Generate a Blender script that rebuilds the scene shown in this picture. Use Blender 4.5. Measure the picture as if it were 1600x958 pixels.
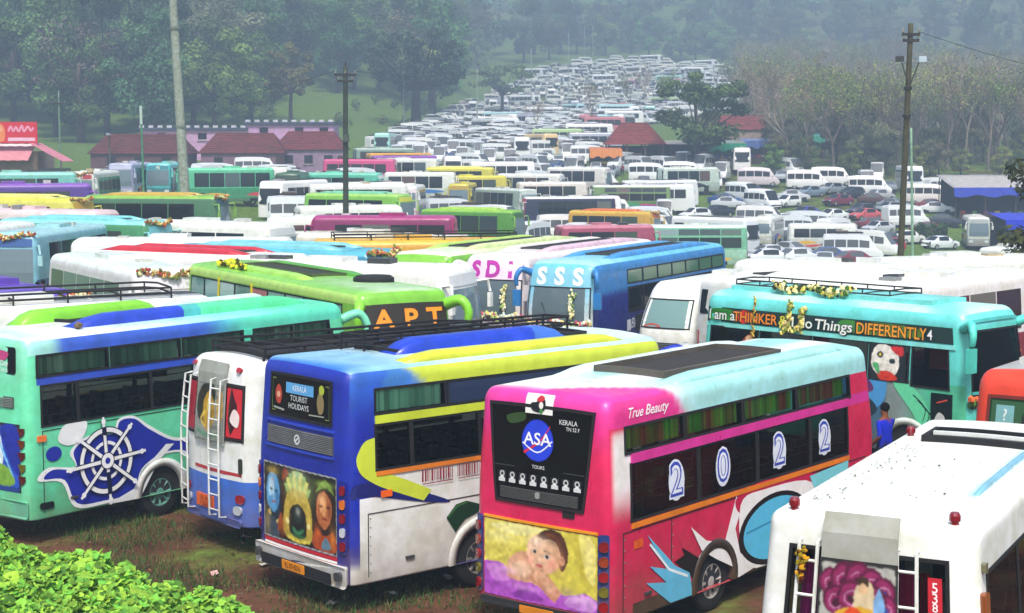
import bpy, math, random
import numpy as np
from mathutils import Vector
from mathutils.geometry import tessellate_polygon
random.seed(7); np.random.seed(7)
R = math.radians
scene = bpy.context.scene
for o in list(bpy.data.objects): bpy.data.objects.remove(o)

# ---------------------------------------------------------------- camera
CAMZ = 6.95
PITCH = math.atan((479 - 227) / 2600)
cam_d = bpy.data.cameras.new('camera'); cam = bpy.data.objects.new('camera', cam_d)
scene.collection.objects.link(cam); scene.camera = cam
cam.location = (0, 0, CAMZ); cam.rotation_euler = (math.pi / 2 - PITCH, 0, 0)
cam_d.sensor_width = 36; cam_d.lens = 36 * 2600 / 1600; cam_d.clip_start = 0.5; cam_d.clip_end = 5000
# ---------------------------------------------------------------- sky, sun, exposure
SUN_EL, SUN_AZ = R(58), R(178)       # high, behind the camera
w = bpy.data.worlds.new('World'); scene.world = w; w.use_nodes = True
nt = w.node_tree; bg = nt.nodes['Background']
sky = nt.nodes.new('ShaderNodeTexSky'); sky.sky_type = 'NISHITA'; sky.sun_disc = False
sky.sun_elevation = SUN_EL; sky.sun_rotation = SUN_AZ; sky.dust_density = 4; sky.air_density = 1.0
nt.links.new(sky.outputs[0], bg.inputs[0]); bg.inputs[1].default_value = 0.07
sd = bpy.data.lights.new('sun', 'SUN'); sun = bpy.data.objects.new('sun', sd); scene.collection.objects.link(sun)
sd.energy = 1.5; sd.angle = R(10); sd.color = (1, 0.96, 0.9)
_sv = Vector((math.sin(SUN_AZ) * math.cos(SUN_EL), math.cos(SUN_AZ) * math.cos(SUN_EL), math.sin(SUN_EL)))
sun.rotation_euler = _sv.to_track_quat('Z', 'Y').to_euler()
scene.view_settings.view_transform = 'Standard'; scene.view_settings.look = 'None'
scene.view_settings.exposure = 1.68; scene.view_settings.gamma = 1
scene.cycles.max_bounces = 4; scene.cycles.transparent_max_bounces = 12; scene.cycles.volume_bounces = 0
scene.cycles.use_denoising = True

# ---------------------------------------------------------------- helpers
C = scene.collection
def lin(h, k=1.0):
    if not isinstance(h, str): return h
    h = h.lstrip('#'); o = []
    for i in (0, 2, 4):
        v = int(h[i:i + 2], 16) / 255
        o.append(k * (v / 12.92 if v <= .04045 else ((v + .055) / 1.055) ** 2.4))
    return tuple(o)
def mixc(a, b, t):
    t = max(0, min(1, t)); return tuple(a[i] * (1 - t) + b[i] * t for i in range(3))
def sst(e0, e1, x):
    t = max(0, min(1, (x - e0) / (e1 - e0))); return t * t * (3 - 2 * t)

def mat(name, col=None, rough=.5, metal=0, attr=False, dirt=0.0, coat=0, spec=.5, scale=3.0, bump=0, dust=0):
    m = bpy.data.materials.new(name); m.use_nodes = True
    n = m.node_tree; b = n.nodes['Principled BSDF']
    b.inputs['Roughness'].default_value = rough; b.inputs['Metallic'].default_value = metal
    b.inputs['Coat Weight'].default_value = coat; b.inputs['Specular IOR Level'].default_value = spec
    src = None
    if attr:
        a = n.nodes.new('ShaderNodeAttribute'); a.attribute_name = 'Col'; src = a.outputs['Color']
    else: b.inputs['Base Color'].default_value = (*lin(col), 1)
    if dirt or bump:
        tc = n.nodes.new('ShaderNodeTexCoord'); no = n.nodes.new('ShaderNodeTexNoise')
        no.inputs['Scale'].default_value = scale; no.inputs['Detail'].default_value = 6; no.inputs['Roughness'].default_value = .65
        n.links.new(tc.outputs['Object'], no.inputs['Vector'])
        if dirt:
            rp = n.nodes.new('ShaderNodeMapRange'); rp.inputs[1].default_value = .35; rp.inputs[2].default_value = .7
            rp.inputs[3].default_value = 1 - dirt; rp.inputs[4].default_value = 1.0
            n.links.new(no.outputs[0], rp.inputs[0])
            mx = n.nodes.new('ShaderNodeMix'); mx.data_type = 'RGBA'; mx.blend_type = 'MULTIPLY'; mx.inputs[0].default_value = 1
            cc = n.nodes.new('ShaderNodeCombineColor')
            mq = n.nodes.new('ShaderNodeMath'); mq.operation = 'POWER'; mq.inputs[1].default_value = 1.5
            n.links.new(rp.outputs[0], mq.inputs[0])
            n.links.new(rp.outputs[0], cc.inputs[0]); n.links.new(rp.outputs[0], cc.inputs[1]); n.links.new(mq.outputs[0], cc.inputs[2])
            if src: n.links.new(src, mx.inputs[6])
            else: mx.inputs[6].default_value = (*lin(col), 1)
            n.links.new(cc.outputs[0], mx.inputs[7]); src = mx.outputs[2]
        if bump:
            bp = n.nodes.new('ShaderNodeBump'); bp.inputs['Strength'].default_value = bump; bp.inputs['Distance'].default_value = .05
            n.links.new(no.outputs[0], bp.inputs['Height']); n.links.new(bp.outputs[0], b.inputs['Normal'])
    if dust:
        sx = n.nodes.new('ShaderNodeSeparateXYZ'); n.links.new(tc.outputs['Object'], sx.inputs[0]); n2 = n.nodes.new('ShaderNodeTexNoise'); n2.inputs['Scale'].default_value = 4; n2.inputs['Detail'].default_value = 8; n.links.new(tc.outputs['Object'], n2.inputs['Vector'])
        ma = n.nodes.new('ShaderNodeMath'); ma.operation = 'MULTIPLY_ADD'; ma.inputs[1].default_value = -1.1; n.links.new(n2.outputs[0], ma.inputs[0]); n.links.new(sx.outputs[2], ma.inputs[2])
        mr = n.nodes.new('ShaderNodeMapRange'); mr.inputs[1].default_value = .75; mr.inputs[2].default_value = -.15; mr.inputs[3].default_value = 0; mr.inputs[4].default_value = dust; n.links.new(ma.outputs[0], mr.inputs[0])
        md = n.nodes.new('ShaderNodeMix'); md.data_type = 'RGBA'; n.links.new(mr.outputs[0], md.inputs[0]); n.links.new(src, md.inputs[6]); md.inputs[7].default_value = (.16, .095, .055, 1); src = md.outputs[2]
        rq = n.nodes.new('ShaderNodeMapRange'); rq.inputs[1].default_value = .3; rq.inputs[2].default_value = .7; rq.inputs[3].default_value = rough - .1; rq.inputs[4].default_value = rough + .2; n.links.new(n2.outputs[0], rq.inputs[0]); n.links.new(rq.outputs[0], b.inputs['Roughness'])
    if src: n.links.new(src, b.inputs['Base Color'])
    return m
M = {}
M['paint'] = mat('paint', attr=True, rough=.36, dirt=.26, coat=.15, scale=2.6, dust=.5)
M['print'] = mat('print', attr=True, rough=.45, dirt=.12, scale=5)
M['matte'] = mat('matte', attr=True, rough=.85, dirt=.3, scale=2.0)
M['cloth'] = mat('cloth', attr=True, rough=.95, spec=.1)
M['rubber'] = mat('rubber', (.012, .012, .013), rough=.75, dirt=.3)
M['chrome'] = mat('chrome', (.62, .62, .62), rough=.28, metal=1, dirt=.2, scale=6)
M['lamp'] = mat('lamp', attr=True, rough=.12, coat=.6)
M['dglass'] = mat('dark_glass', attr=True, rough=.07, spec=.35)
M['dark'] = mat('dark_underbody', (.01, .01, .01), rough=.9)
M['wood'] = mat('weathered_wood', attr=True, rough=.9, dirt=.5, scale=4)
def glassmat(name='tinted_glass', tint=(.24, .27, .26, 1)):
    m = bpy.data.materials.new(name); m.use_nodes = True; n = m.node_tree
    n.nodes.remove(n.nodes['Principled BSDF']); out = n.nodes['Material Output']
    tr = n.nodes.new('ShaderNodeBsdfTransparent'); tr.inputs[0].default_value = tint
    gl = n.nodes.new('ShaderNodeBsdfGlossy'); gl.inputs['Roughness'].default_value = .05; gl.inputs[0].default_value = (.5, .5, .5, 1)
    fr = n.nodes.new('ShaderNodeFresnel'); fr.inputs[0].default_value = 1.35
    mx = n.nodes.new('ShaderNodeMixShader')
    n.links.new(fr.outputs[0], mx.inputs[0]); n.links.new(tr.outputs[0], mx.inputs[1]); n.links.new(gl.outputs[0], mx.inputs[2])
    n.links.new(mx.outputs[0], out.inputs[0]); return m
M['glass'] = glassmat(); M['cglass'] = glassmat('clear_glass', (.8, .83, .81, 1))
def leafmat():
    m = bpy.data.materials.new('leaf'); m.use_nodes = True; n = m.node_tree; b = n.nodes['Principled BSDF']
    a = n.nodes.new('ShaderNodeAttribute'); a.attribute_name = 'Col'
    oi = n.nodes.new('ShaderNodeObjectInfo'); hs = n.nodes.new('ShaderNodeHueSaturation')
    r1 = n.nodes.new('ShaderNodeMapRange'); r1.inputs[3].default_value = .465; r1.inputs[4].default_value = .545
    r2 = n.nodes.new('ShaderNodeMapRange'); r2.inputs[3].default_value = .6; r2.inputs[4].default_value = 1.45
    n.links.new(oi.outputs['Random'], r1.inputs[0]); wn = n.nodes.new('ShaderNodeTexWhiteNoise'); wn.noise_dimensions = '1D'; n.links.new(oi.outputs['Random'], wn.inputs['W']); n.links.new(wn.outputs[0], r2.inputs[0])
    n.links.new(r1.outputs[0], hs.inputs[0]); n.links.new(r2.outputs[0], hs.inputs[2]); n.links.new(a.outputs[0], hs.inputs[4])
    n.links.new(hs.outputs[0], b.inputs['Base Color']); b.inputs['Roughness'].default_value = .6; b.inputs['Specular IOR Level'].default_value = .25
    tl = n.nodes.new('ShaderNodeBsdfTranslucent'); n.links.new(hs.outputs[0], tl.inputs[0])
    mx = n.nodes.new('ShaderNodeMixShader'); mx.inputs[0].default_value = .25
    n.links.new(b.outputs[0], mx.inputs[1]); n.links.new(tl.outputs[0], mx.inputs[2]); n.links.new(mx.outputs[0], n.nodes['Material Output'].inputs[0])
    return m
M['leaf'] = leafmat()

def link(name, data, parent=None):
    o = bpy.data.objects.new(name, data); C.objects.link(o)
    if parent is not None: o.parent = parent
    return o
def tag(o, label, cat, group=None, kind=None):
    if label: o['label'] = label
    if cat: o['category'] = cat
    if group: o['group'] = group
    if kind: o['kind'] = kind
    return o
def empty(name, loc=(0, 0, 0), rz=0):
    o = link(name, None); o.location = loc; o.rotation_euler = (0, 0, rz); o.empty_display_size = .3; return o
KIDS = {}
def copy_tree(o, parent=None):
    c = o.copy(); C.objects.link(c); c.parent = parent
    for ch in list(o.children): copy_tree(ch, c)
    return c

class MB:
    """collects faces with a colour each"""
    def __init__(s): s.V = []; s.F = []; s.K = []
    def add(s, V, F, col):
        b = len(s.V); s.V += [tuple(v) for v in V]
        for f in F: s.F.append([i + b for i in f]); s.K.append(col)
    def box(s, c, d, col, rz=0, taper=1.0):
        x, y, z = [v / 2 for v in d]; ca, sa = math.cos(rz), math.sin(rz); V = []
        for sz in (-1, 1):
            t = taper if sz > 0 else 1
            for sx, sy in ((-1, -1), (1, -1), (1, 1), (-1, 1)):
                px, py = sx * x * t, sy * y * t
                V.append((c[0] + px * ca - py * sa, c[1] + px * sa + py * ca, c[2] + sz * z))
        s.add(V, [(3, 2, 1, 0), (4, 5, 6, 7), (0, 1, 5, 4), (1, 2, 6, 5), (2, 3, 7, 6), (3, 0, 4, 7)], col)
    def tube(s, pts, r, col, n=6, r2=None, cap=True):
        pts = [Vector(p) for p in pts]; m = len(pts); V = []; F = []
        for i, p in enumerate(pts):
            d = (pts[min(i + 1, m - 1)] - pts[max(i - 1, 0)])
            d = d.normalized() if d.length > 1e-9 else Vector((0, 0, 1))
            u = d.cross(Vector((0, 0, 1)) if abs(d.z) < .9 else Vector((1, 0, 0))).normalized(); v = d.cross(u)
            rr = r if r2 is None else r + (r2 - r) * i / max(1, m - 1)
            if isinstance(r, (list, tuple)): rr = r[i]
            for k in range(n):
                a = 2 * math.pi * k / n; V.append(p + (u * math.cos(a) + v * math.sin(a)) * rr)
        for i in range(m - 1):
            for k in range(n): F.append((i * n + k, i * n + (k + 1) % n, (i + 1) * n + (k + 1) % n, (i + 1) * n + k))
        if cap: F.append(tuple(range(n - 1, -1, -1))); F.append(tuple((m - 1) * n + k for k in range(n)))
        s.add(V, F, col)
    def lathe(s, prof, col, n=20, axis='y', c=(0, 0, 0), cols=None):
        V = []; m = len(prof)
        for (r, h) in prof:
            for k in range(n):
                a = 2 * math.pi * k / n; q = (r * math.cos(a), r * math.sin(a))
                V.append((c[0] + q[0], c[1] + h, c[2] + q[1]) if axis == 'y' else (c[0] + q[0], c[1] + q[1], c[2] + h))
        for i in range(m - 1):
            F = [(i * n + k, i * n + (k + 1) % n, (i + 1) * n + (k + 1) % n, (i + 1) * n + k) for k in range(n)]
            b = len(s.V)
            s.F += [[j + b for j in f] for f in F]; s.K += [cols[i] if cols else col] * n
        s.V += V
    def ell(s, c, r, col, nu=8, nv=6, jit=0):
        V = []; F = []
        for j in range(nv + 1):
            ph = math.pi * j / nv
            for i in range(nu):
                a = 2 * math.pi * i / nu; k = 1 + (random.uniform(-jit, jit) if jit else 0)
                V.append((c[0] + r[0] * k * math.sin(ph) * math.cos(a), c[1] + r[1] * k * math.sin(ph) * math.sin(a), c[2] + r[2] * k * math.cos(ph)))
        for j in range(nv):
            for i in range(nu): F.append((j * nu + i, j * nu + (i + 1) % nu, (j + 1) * nu + (i + 1) % nu, (j + 1) * nu + i))
        s.add(V, F, col)
    def mesh(s, name, m, smooth=False):
        me = bpy.data.meshes.new(name); me.from_pydata(s.V, [], s.F)
        at = me.color_attributes.new('Col', 'FLOAT_COLOR', 'CORNER')
        cs = []
        for f, k in zip(s.F, s.K):
            if len(k) == len(f) and isinstance(k[0], tuple):
                for q in k: cs += (*q, 1)
            else: cs += (*k, 1) * len(f)
        at.data.foreach_set('color', cs)
        if smooth: me.polygons.foreach_set('use_smooth', [True] * len(me.polygons))
        me.materials.append(m); return me
    def build(s, name, m, parent=None, smooth=False):
        return link(name, s.mesh(name, M[m] if isinstance(m, str) else m, smooth), parent)
def cr(pts, n=6, closed=False):
    """smooth curve through the points"""
    P = [np.array(p, float) for p in pts]; m = len(P); out = []
    for i in range(m if closed else m - 1):
        g = (lambda k: P[k % m]) if closed else (lambda k: P[max(0, min(m - 1, k))])
        a, b, c, d = g(i - 1), g(i), g(i + 1), g(i + 2)
        for k in range(n):
            t = k / n
            out.append(tuple(.5 * (2 * b + (c - a) * t + (2 * a - 5 * b + 4 * c - d) * t * t + (3 * b - a - 3 * c + d) * t ** 3)))
    if not closed: out.append(tuple(P[-1]))
    return out

class Shape:
    """rounded coach-like box; local x forward, y to its left, z up, centred"""
    def __init__(s, L, W, z0=.35, z1=3.5, r=(.25, .25, .3), tum=.06, zb=1.9, rf=.25, rb=.08, bulge=.1, bb=.05, crown=.07):
        s.L, s.W, s.z0, s.z1, s.r, s.tum, s.zb, s.rf, s.rb, s.bulge, s.bb, s.crown = L, W, z0, z1, r, tum, zb, rf, rb, bulge, bb, crown
    def rnd(s, p, n, off=0):
        hx, hy, zc, hz = s.L / 2, s.W / 2, (s.z0 + s.z1) / 2, (s.z1 - s.z0) / 2
        q = (p[0], p[1], p[2] - zc); h = (hx, hy, hz); inn = []; d = []
        for i in range(3):
            c = max(-h[i] + s.r[i], min(h[i] - s.r[i], q[i])); inn.append(c); d.append((q[i] - c) / s.r[i])
        if q[2] < 0: d[2] *= .3; inn[2] = q[2] if abs(d[2]) == 0 else inn[2]
        l = math.sqrt(sum(v * v for v in d))
        if l < 1e-6: d = list(n); l = 1
        d = [v / l for v in d]
        o = [inn[i] + d[i] * (s.r[i] + off) for i in range(3)]
        if q[2] < 0: o[2] = q[2] + (off * d[2])
        return (o[0], o[1], o[2] + zc)
    def deform(s, p):
        x, y, z = p; H = s.z1 - s.zb; t = max(0, (z - s.zb) / H); hx = s.L / 2
        yy = y * 2 / s.W
        z2 = z + s.crown * (1 - yy * yy) * max(0, min(1, (z - s.z1 + .5) / .5))
        y2 = y * (1 - s.tum * t * t * (3 - 2 * t) if t < 1 else 1 - s.tum)
        if x > 0:
            k = sst(hx - 1.4, hx, x); x2 = x - s.rf * k * t ** 1.3 + s.bulge * k * (1 - yy * yy)
        else:
            k = sst(hx - 1.0, hx, -x); x2 = x + s.rb * k * t ** 1.3 - s.bb * k * (1 - yy * yy)
        return (x2, y2, z2)
    def pt(s, side, a, b, off=0):
        if side == 'R': p, n = (a - s.L / 2, -s.W / 2, b), (0, -1, 0)
        elif side == 'L': p, n = (a - s.L / 2, s.W / 2, b), (0, 1, 0)
        elif side == 'B': p, n = (-s.L / 2, -a, b), (-1, 0, 0)
        elif side == 'F': p, n = (s.L / 2, a, b), (1, 0, 0)
        elif side == 'T': p, n = (a - s.L / 2, b, s.z1), (0, 0, 1)
        else: p, n = (a - s.L / 2, b, s.z0), (0, 0, -1)
        return s.deform(s.rnd(p, n, off))
    def lines(s, lo, hi, step, extra, rad):
        v = {round(lo, 3), round(hi, 3)}
        for e in extra:
            if lo < e < hi: v.add(round(e, 3))
        for k in (.12, .4, .7, 1.0): v.add(round(lo + rad * k, 3)); v.add(round(hi - rad * k, 3))
        b = sorted(v); out = [b[0]]
        for a0, a1 in zip(b, b[1:]):
            if a1 - a0 < 1e-3: continue
            n = max(1, int(math.ceil((a1 - a0) / step - .2)))
            out += [a0 + (a1 - a0) * (k + 1) / n for k in range(n)]
        return out
    def body(s, colf, step=.25, holes=(), arches=(), ex=(), ez=(), ey=(), off=0.0, skip=''):
        L, W = s.L, s.W
        hx = [h for h in holes if h[0] in 'RL']; hb = [h for h in holes if h[0] in 'BF']
        xs = s.lines(0, L, step, list(ex) + [v for h in hx for v in h[1:3]], s.r[0])
        zs = s.lines(s.z0, s.z1, step, list(ez) + [v for h in holes for v in h[3:5]], s.r[2])
        ys = s.lines(-W / 2, W / 2, step, list(ey) + [v for h in hb for v in h[1:3]], s.r[1])
        mb = MB(); idx = {}
        def vert(side, a, b):
            if side == 'R': k = (a, -W / 2, b)
            elif side == 'L': k = (a, W / 2, b)
            elif side == 'B': k = (0, -a, b)
            elif side == 'F': k = (L, a, b)
            elif side == 'T': k = (a, b, s.z1)
            else: k = (a, b, s.z0)
            kk = (round(k[0], 3), round(k[1], 3), round(k[2], 3))
            if kk not in idx:
                idx[kk] = len(mb.V); mb.V.append(s.pt(side, a, b, off))
            return idx[kk], k
        for side, A, B in (('R', xs, zs), ('L', xs, zs), ('B', ys, zs), ('F', ys, zs), ('T', xs, ys), ('U', xs, ys)):
            if side in skip: continue
            H = [h for h in holes if h[0] == side]
            for i in range(len(A) - 1):
                for j in range(len(B) - 1):
                    ac, bc = (A[i] + A[i + 1]) / 2, (B[j] + B[j + 1]) / 2
                    if any(h[1] < ac < h[2] and h[3] < bc < h[4] for h in H): continue
                    if side in 'RL' and any((ac - q[0]) ** 2 + (bc - q[1]) ** 2 < q[2] ** 2 for q in arches): continue
                    q = [vert(side, A[i], B[j]), vert(side, A[i + 1], B[j]), vert(side, A[i + 1], B[j + 1]), vert(side, A[i], B[j + 1])]
                    if side in 'LT' or side == 'F' and False: q = q if side == 'T' else q[::-1]
                    if side == 'U': q = q[::-1]
                    kc = tuple(sum(v[1][t] for v in q) / 4 for t in range(3))
                    mb.F.append([v[0] for v in q])
                    mb.K.append(tuple(colf(*(v[1][t] * .96 + kc[t] * .04 for t in range(3)), side) for v in q))
        return mb

class Flat:
    """a plain board in 3D for prints: origin, right vector, up vector"""
    def __init__(s, o, u, v): s.o, s.u, s.v = Vector(o), Vector(u), Vector(v); s.n = s.u.cross(s.v).normalized()
    def pt(s, side, a, b, off=0): return tuple(s.o + s.u * a + s.v * b + s.n * off)

TXT = {}
def text_geo(t, shear=0, bold=0):
    k = (t, shear, bold)
    if k not in TXT:
        cu = bpy.data.curves.new('txt', 'FONT'); cu.body = t; cu.size = 1; cu.resolution_u = 3; cu.shear = shear; cu.offset = bold
        cu.align_x = 'CENTER'; cu.align_y = 'CENTER'
        o = bpy.data.objects.new('txt', cu); me = bpy.data.meshes.new_from_object(o)
        TXT[k] = ([(v.co.x, v.co.y) for v in me.vertices], [tuple(p.vertices) for p in me.polygons])
        bpy.data.objects.remove(o); bpy.data.meshes.remove(me); bpy.data.curves.remove(cu)
    return TXT[k]
class Decal:
    def __init__(s, sh, side, off=.006, zo=0.0, flip=1, fine=False, rast=False):
        s.fine = fine; s.rast = [] if rast else None
        s.sh, s.side, s.off, s.zo, s.mb, s.flip = sh, side, off, zo, MB(), flip
    def _add(s, pts, F, col):
        if s.rast is not None:
            s.rast.append(([[pts[i] for i in f] for f in F], lin(col), None)); return
        if s.fine:
            P = list(pts); T = []
            for f in F: T += [(f[0], f[k], f[k + 1]) for k in range(1, len(f) - 1)]
            out = []
            while T:
                a, b, c = T.pop(); e = [(math.dist(P[a], P[b]), 0), (math.dist(P[b], P[c]), 1), (math.dist(P[c], P[a]), 2)]; l, k = max(e)
                if l < .11: out.append((a, b, c)); continue
                if k == 1: a, b, c = b, c, a
                elif k == 2: a, b, c = c, a, b
                P.append(((P[a][0] + P[b][0]) / 2, (P[a][1] + P[b][1]) / 2)); m = len(P) - 1; T += [(a, m, c), (m, b, c)]
            pts, F = P, out
        s.mb.add([s.sh.pt(s.side, p[0], p[1] + s.zo, s.off) for p in pts], F, lin(col)); s.off += .0012
    def poly(s, pts, col):
        T = tessellate_polygon([[Vector((p[0], p[1], 0)) for p in pts]]); s._add(pts, T, col)
    def blob(s, pts, col, n=5): s.poly(cr(pts, n, True), col)
    def circle(s, x, y, r, col, ry=None, n=24):
        s.poly([(x + r * math.cos(2 * math.pi * k / n), y + (ry or r) * math.sin(2 * math.pi * k / n)) for k in range(n)], col)
    def rect(s, a0, a1, b0, b1, col, n=1):
        P = []; F = []
        for i in range(n + 1):
            a = a0 + (a1 - a0) * i / n; P += [(a, b0), (a, b1)]
        for i in range(n): F.append((2 * i, 2 * i + 2, 2 * i + 3, 2 * i + 1))
        s._add(P, F, col)
    def ring(s, x, y, r0, r1, col, n=32, a0=0, a1=2 * math.pi):
        P = []; F = []
        for k in range(n + 1):
            a = a0 + (a1 - a0) * k / n; P += [(x + r0 * math.cos(a), y + r0 * math.sin(a)), (x + r1 * math.cos(a), y + r1 * math.sin(a))]
        for k in range(n): F.append((2 * k, 2 * k + 1, 2 * k + 3, 2 * k + 2))
        s._add(P, F, col)
    def stroke(s, pts, w, col, w2=None, sm=0):
        if sm: pts = cr(pts, sm)
        P = []; F = []; m = len(pts)
        for i, p in enumerate(pts):
            q0, q1 = pts[max(0, i - 1)], pts[min(m - 1, i + 1)]; dx, dy = q1[0] - q0[0], q1[1] - q0[1]; l = math.hypot(dx, dy) or 1
            ww = (w + ((w if w2 is None else w2) - w) * i / max(1, m - 1)) / 2
            P += [(p[0] - dy / l * ww, p[1] + dx / l * ww), (p[0] + dy / l * ww, p[1] - dx / l * ww)]
        for i in range(m - 1): F.append((2 * i, 2 * i + 1, 2 * i + 3, 2 * i + 2))
        s._add(P, F, col)
    def text(s, t, x, y, size, col, shear=0, bold=0, sx=1.0, slope=0):
        V, F = text_geo(t, shear, bold); s._add([(x + s.flip * v[0] * size * sx, y + v[1] * size + slope * v[0] * size) for v in V], F, col)
    def soft(s, x, y, rx, ry, col, al=.6): s.rast.append(((x, y, rx, ry), lin(col), al))
    def build(s, name, parent, m='print'):
        if s.rast is None: return s.mb.build(name, m, parent)
        A = np.array([q for L in s.rast if L[2] is None for t in L[0] for q in t]); a0, b0 = A.min(0); a1, b1 = A.max(0); st = .0105
        na, nb = int((a1 - a0) / st) + 2, int((b1 - b0) / st) + 2; ga, gb = np.meshgrid(np.linspace(a0, a1, na), np.linspace(b0, b1, nb), indexing='ij')
        rng = np.random.default_rng(na * 31 + nb); wx = ga + .004 * np.sin(gb * 37 + 2 * np.sin(ga * 23)) + rng.normal(0, .0015, ga.shape); wy = gb + .004 * np.sin(ga * 41 + 2 * np.sin(gb * 29)) + rng.normal(0, .0015, ga.shape)
        img = np.zeros((na, nb, 3)) + .02
        for geo, col, al in s.rast:
            if al is not None:
                x, y, rx, ry = geo; w_ = al * np.exp(-((wx - x) / rx) ** 2 - ((wy - y) / ry) ** 2); img = img * (1 - w_[..., None]) + np.array(col) * w_[..., None]; continue
            msk = np.zeros(ga.shape, bool)
            for t in geo:
                for k in range(1, len(t) - 1):
                    (x0, y0), (x1, y1), (x2, y2) = t[0], t[k], t[k + 1]
                    d0 = (x1 - x0) * (wy - y0) - (y1 - y0) * (wx - x0); d1 = (x2 - x1) * (wy - y1) - (y2 - y1) * (wx - x1); d2 = (x0 - x2) * (wy - y2) - (y0 - y2) * (wx - x2)
                    msk |= ((d0 >= 0) & (d1 >= 0) & (d2 >= 0)) | ((d0 <= 0) & (d1 <= 0) & (d2 <= 0))
            img[msk] = col
        for _ in range(1):
            p = np.pad(img, ((1, 1), (1, 1), (0, 0)), 'edge'); img = (p[1:-1, 1:-1] * 2 + p[:-2, 1:-1] + p[2:, 1:-1] + p[1:-1, :-2] + p[1:-1, 2:]) / 6
        low = np.repeat(np.repeat(rng.normal(0, 1, (na // 5 + 1, nb // 5 + 1)), 5, 0), 5, 1)[:na, :nb]; p = np.pad(low, 2, 'edge'); low = sum(p[i:i + na, j:j + nb] for i in range(5) for j in range(5)) / 25
        img = np.clip(img * (1 + .14 * low + rng.normal(0, .025, low.shape))[..., None], 0, 1)
        mb = MB(); mb.V = [s.sh.pt(s.side, float(ga[i, j]), float(gb[i, j]) + s.zo, s.off) for i in range(na) for j in range(nb)]; K = [[tuple(img[i, j]) for j in range(nb)] for i in range(na)]
        for i in range(na - 1):
            for j in range(nb - 1): mb.F.append((i * nb + j, (i + 1) * nb + j, (i + 1) * nb + j + 1, i * nb + j + 1)); mb.K.append((K[i][j], K[i + 1][j], K[i + 1][j + 1], K[i][j + 1]))
        return mb.build(name, m, parent, True)

def slab(sh, side, a0, a1, b0, b1, o0, o1, col, rad=0.0, nx=1, nz=1, taper=0.0, mb=None):
    """thin plate on a surface, real edges; taper narrows the lower edge"""
    mb = mb or MB(); col = lin(col)
    def tp(a, b): k = 1 - taper * (1 - (b - b0) / (b1 - b0)); c = (a0 + a1) / 2; return c + (a - c) * k
    if rad > 0:
        P = []
        for cx, cy, s0 in ((a1 - rad, b0 + rad, -90), (a1 - rad, b1 - rad, 0), (a0 + rad, b1 - rad, 90), (a0 + rad, b0 + rad, 180)):
            for k in range(5): a = R(s0 + 22.5 * k); P.append((cx + rad * math.cos(a), cy + rad * math.sin(a)))
        n = len(P); V = [sh.pt(side, tp(*p), p[1], o1) for p in P] + [sh.pt(side, tp(*p), p[1], o0) for p in P]
        mb.add(V, [tuple(range(n))] + [(k, k + n, (k + 1) % n + n, (k + 1) % n) for k in range(n)], col)
    else:
        V = []; F = []
        for j in range(nz + 1):
            for i in range(nx + 1):
                b = b0 + (b1 - b0) * j / nz; a = a0 + (a1 - a0) * i / nx; V.append(sh.pt(side, tp(a, b), b, o1))
        w_ = nx + 1
        for j in range(nz):
            for i in range(nx): F.append((j * w_ + i, j * w_ + i + 1, (j + 1) * w_ + i + 1, (j + 1) * w_ + i))
        edge = [(i, 0) for i in range(nx)] + [(nx, j) for j in range(nz)] + [(nx - i, nz) for i in range(nx)] + [(0, nz - j) for j in range(nz)]
        base = len(V); m = len(edge)
        for (i, j) in edge:
            b = b0 + (b1 - b0) * j / nz; a = a0 + (a1 - a0) * i / nx; V.append(sh.pt(side, tp(a, b), b, o0))
        for k in range(m):
            p0 = edge[k][1] * w_ + edge[k][0]; k2 = (k + 1) % m; p1 = edge[k2][1] * w_ + edge[k2][0]
            F.append((p0, base + k, base + k2, p1))
        mb.add(V, F, col)
    return mb
def frame(sh, side, a0, a1, b0, b1, wd, o0, o1, col, nx=4, nz=2, taper=0.0, mb=None):
    """gasket round an opening"""
    mb = mb or MB(); col = lin(col)
    def tp(a, b): k = 1 - taper * (1 - (b - b0) / (b1 - b0)); c = (a0 + a1) / 2; return c + (a - c) * k
    def loop(e):
        P = []
        for i in range(nx): P.append((a0 - e + (a1 - a0 + 2 * e) * i / nx, b0 - e))
        for j in range(nz): P.append((a1 + e, b0 - e + (b1 - b0 + 2 * e) * j / nz))
        for i in range(nx): P.append((a1 + e - (a1 - a0 + 2 * e) * i / nx, b1 + e))
        for j in range(nz): P.append((a0 - e, b1 + e - (b1 - b0 + 2 * e) * j / nz))
        return P
    I, O = loop(-.008), loop(wd); n = len(I)
    V = [sh.pt(side, tp(*p), p[1], o1) for p in I] + [sh.pt(side, tp(*p), p[1], o1) for p in O] + [sh.pt(side, tp(*p), p[1], o0) for p in O] + [sh.pt(side, tp(*p), p[1], o0) for p in I]
    F = []
    for k in range(n):
        q = (k + 1) % n; F += [(k, k + n, q + n, q), (k + n, k + 2 * n, q + 2 * n, q + n), (k + 3 * n, k, q, q + 3 * n)]
    mb.add(V, F, col); return mb

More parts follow.
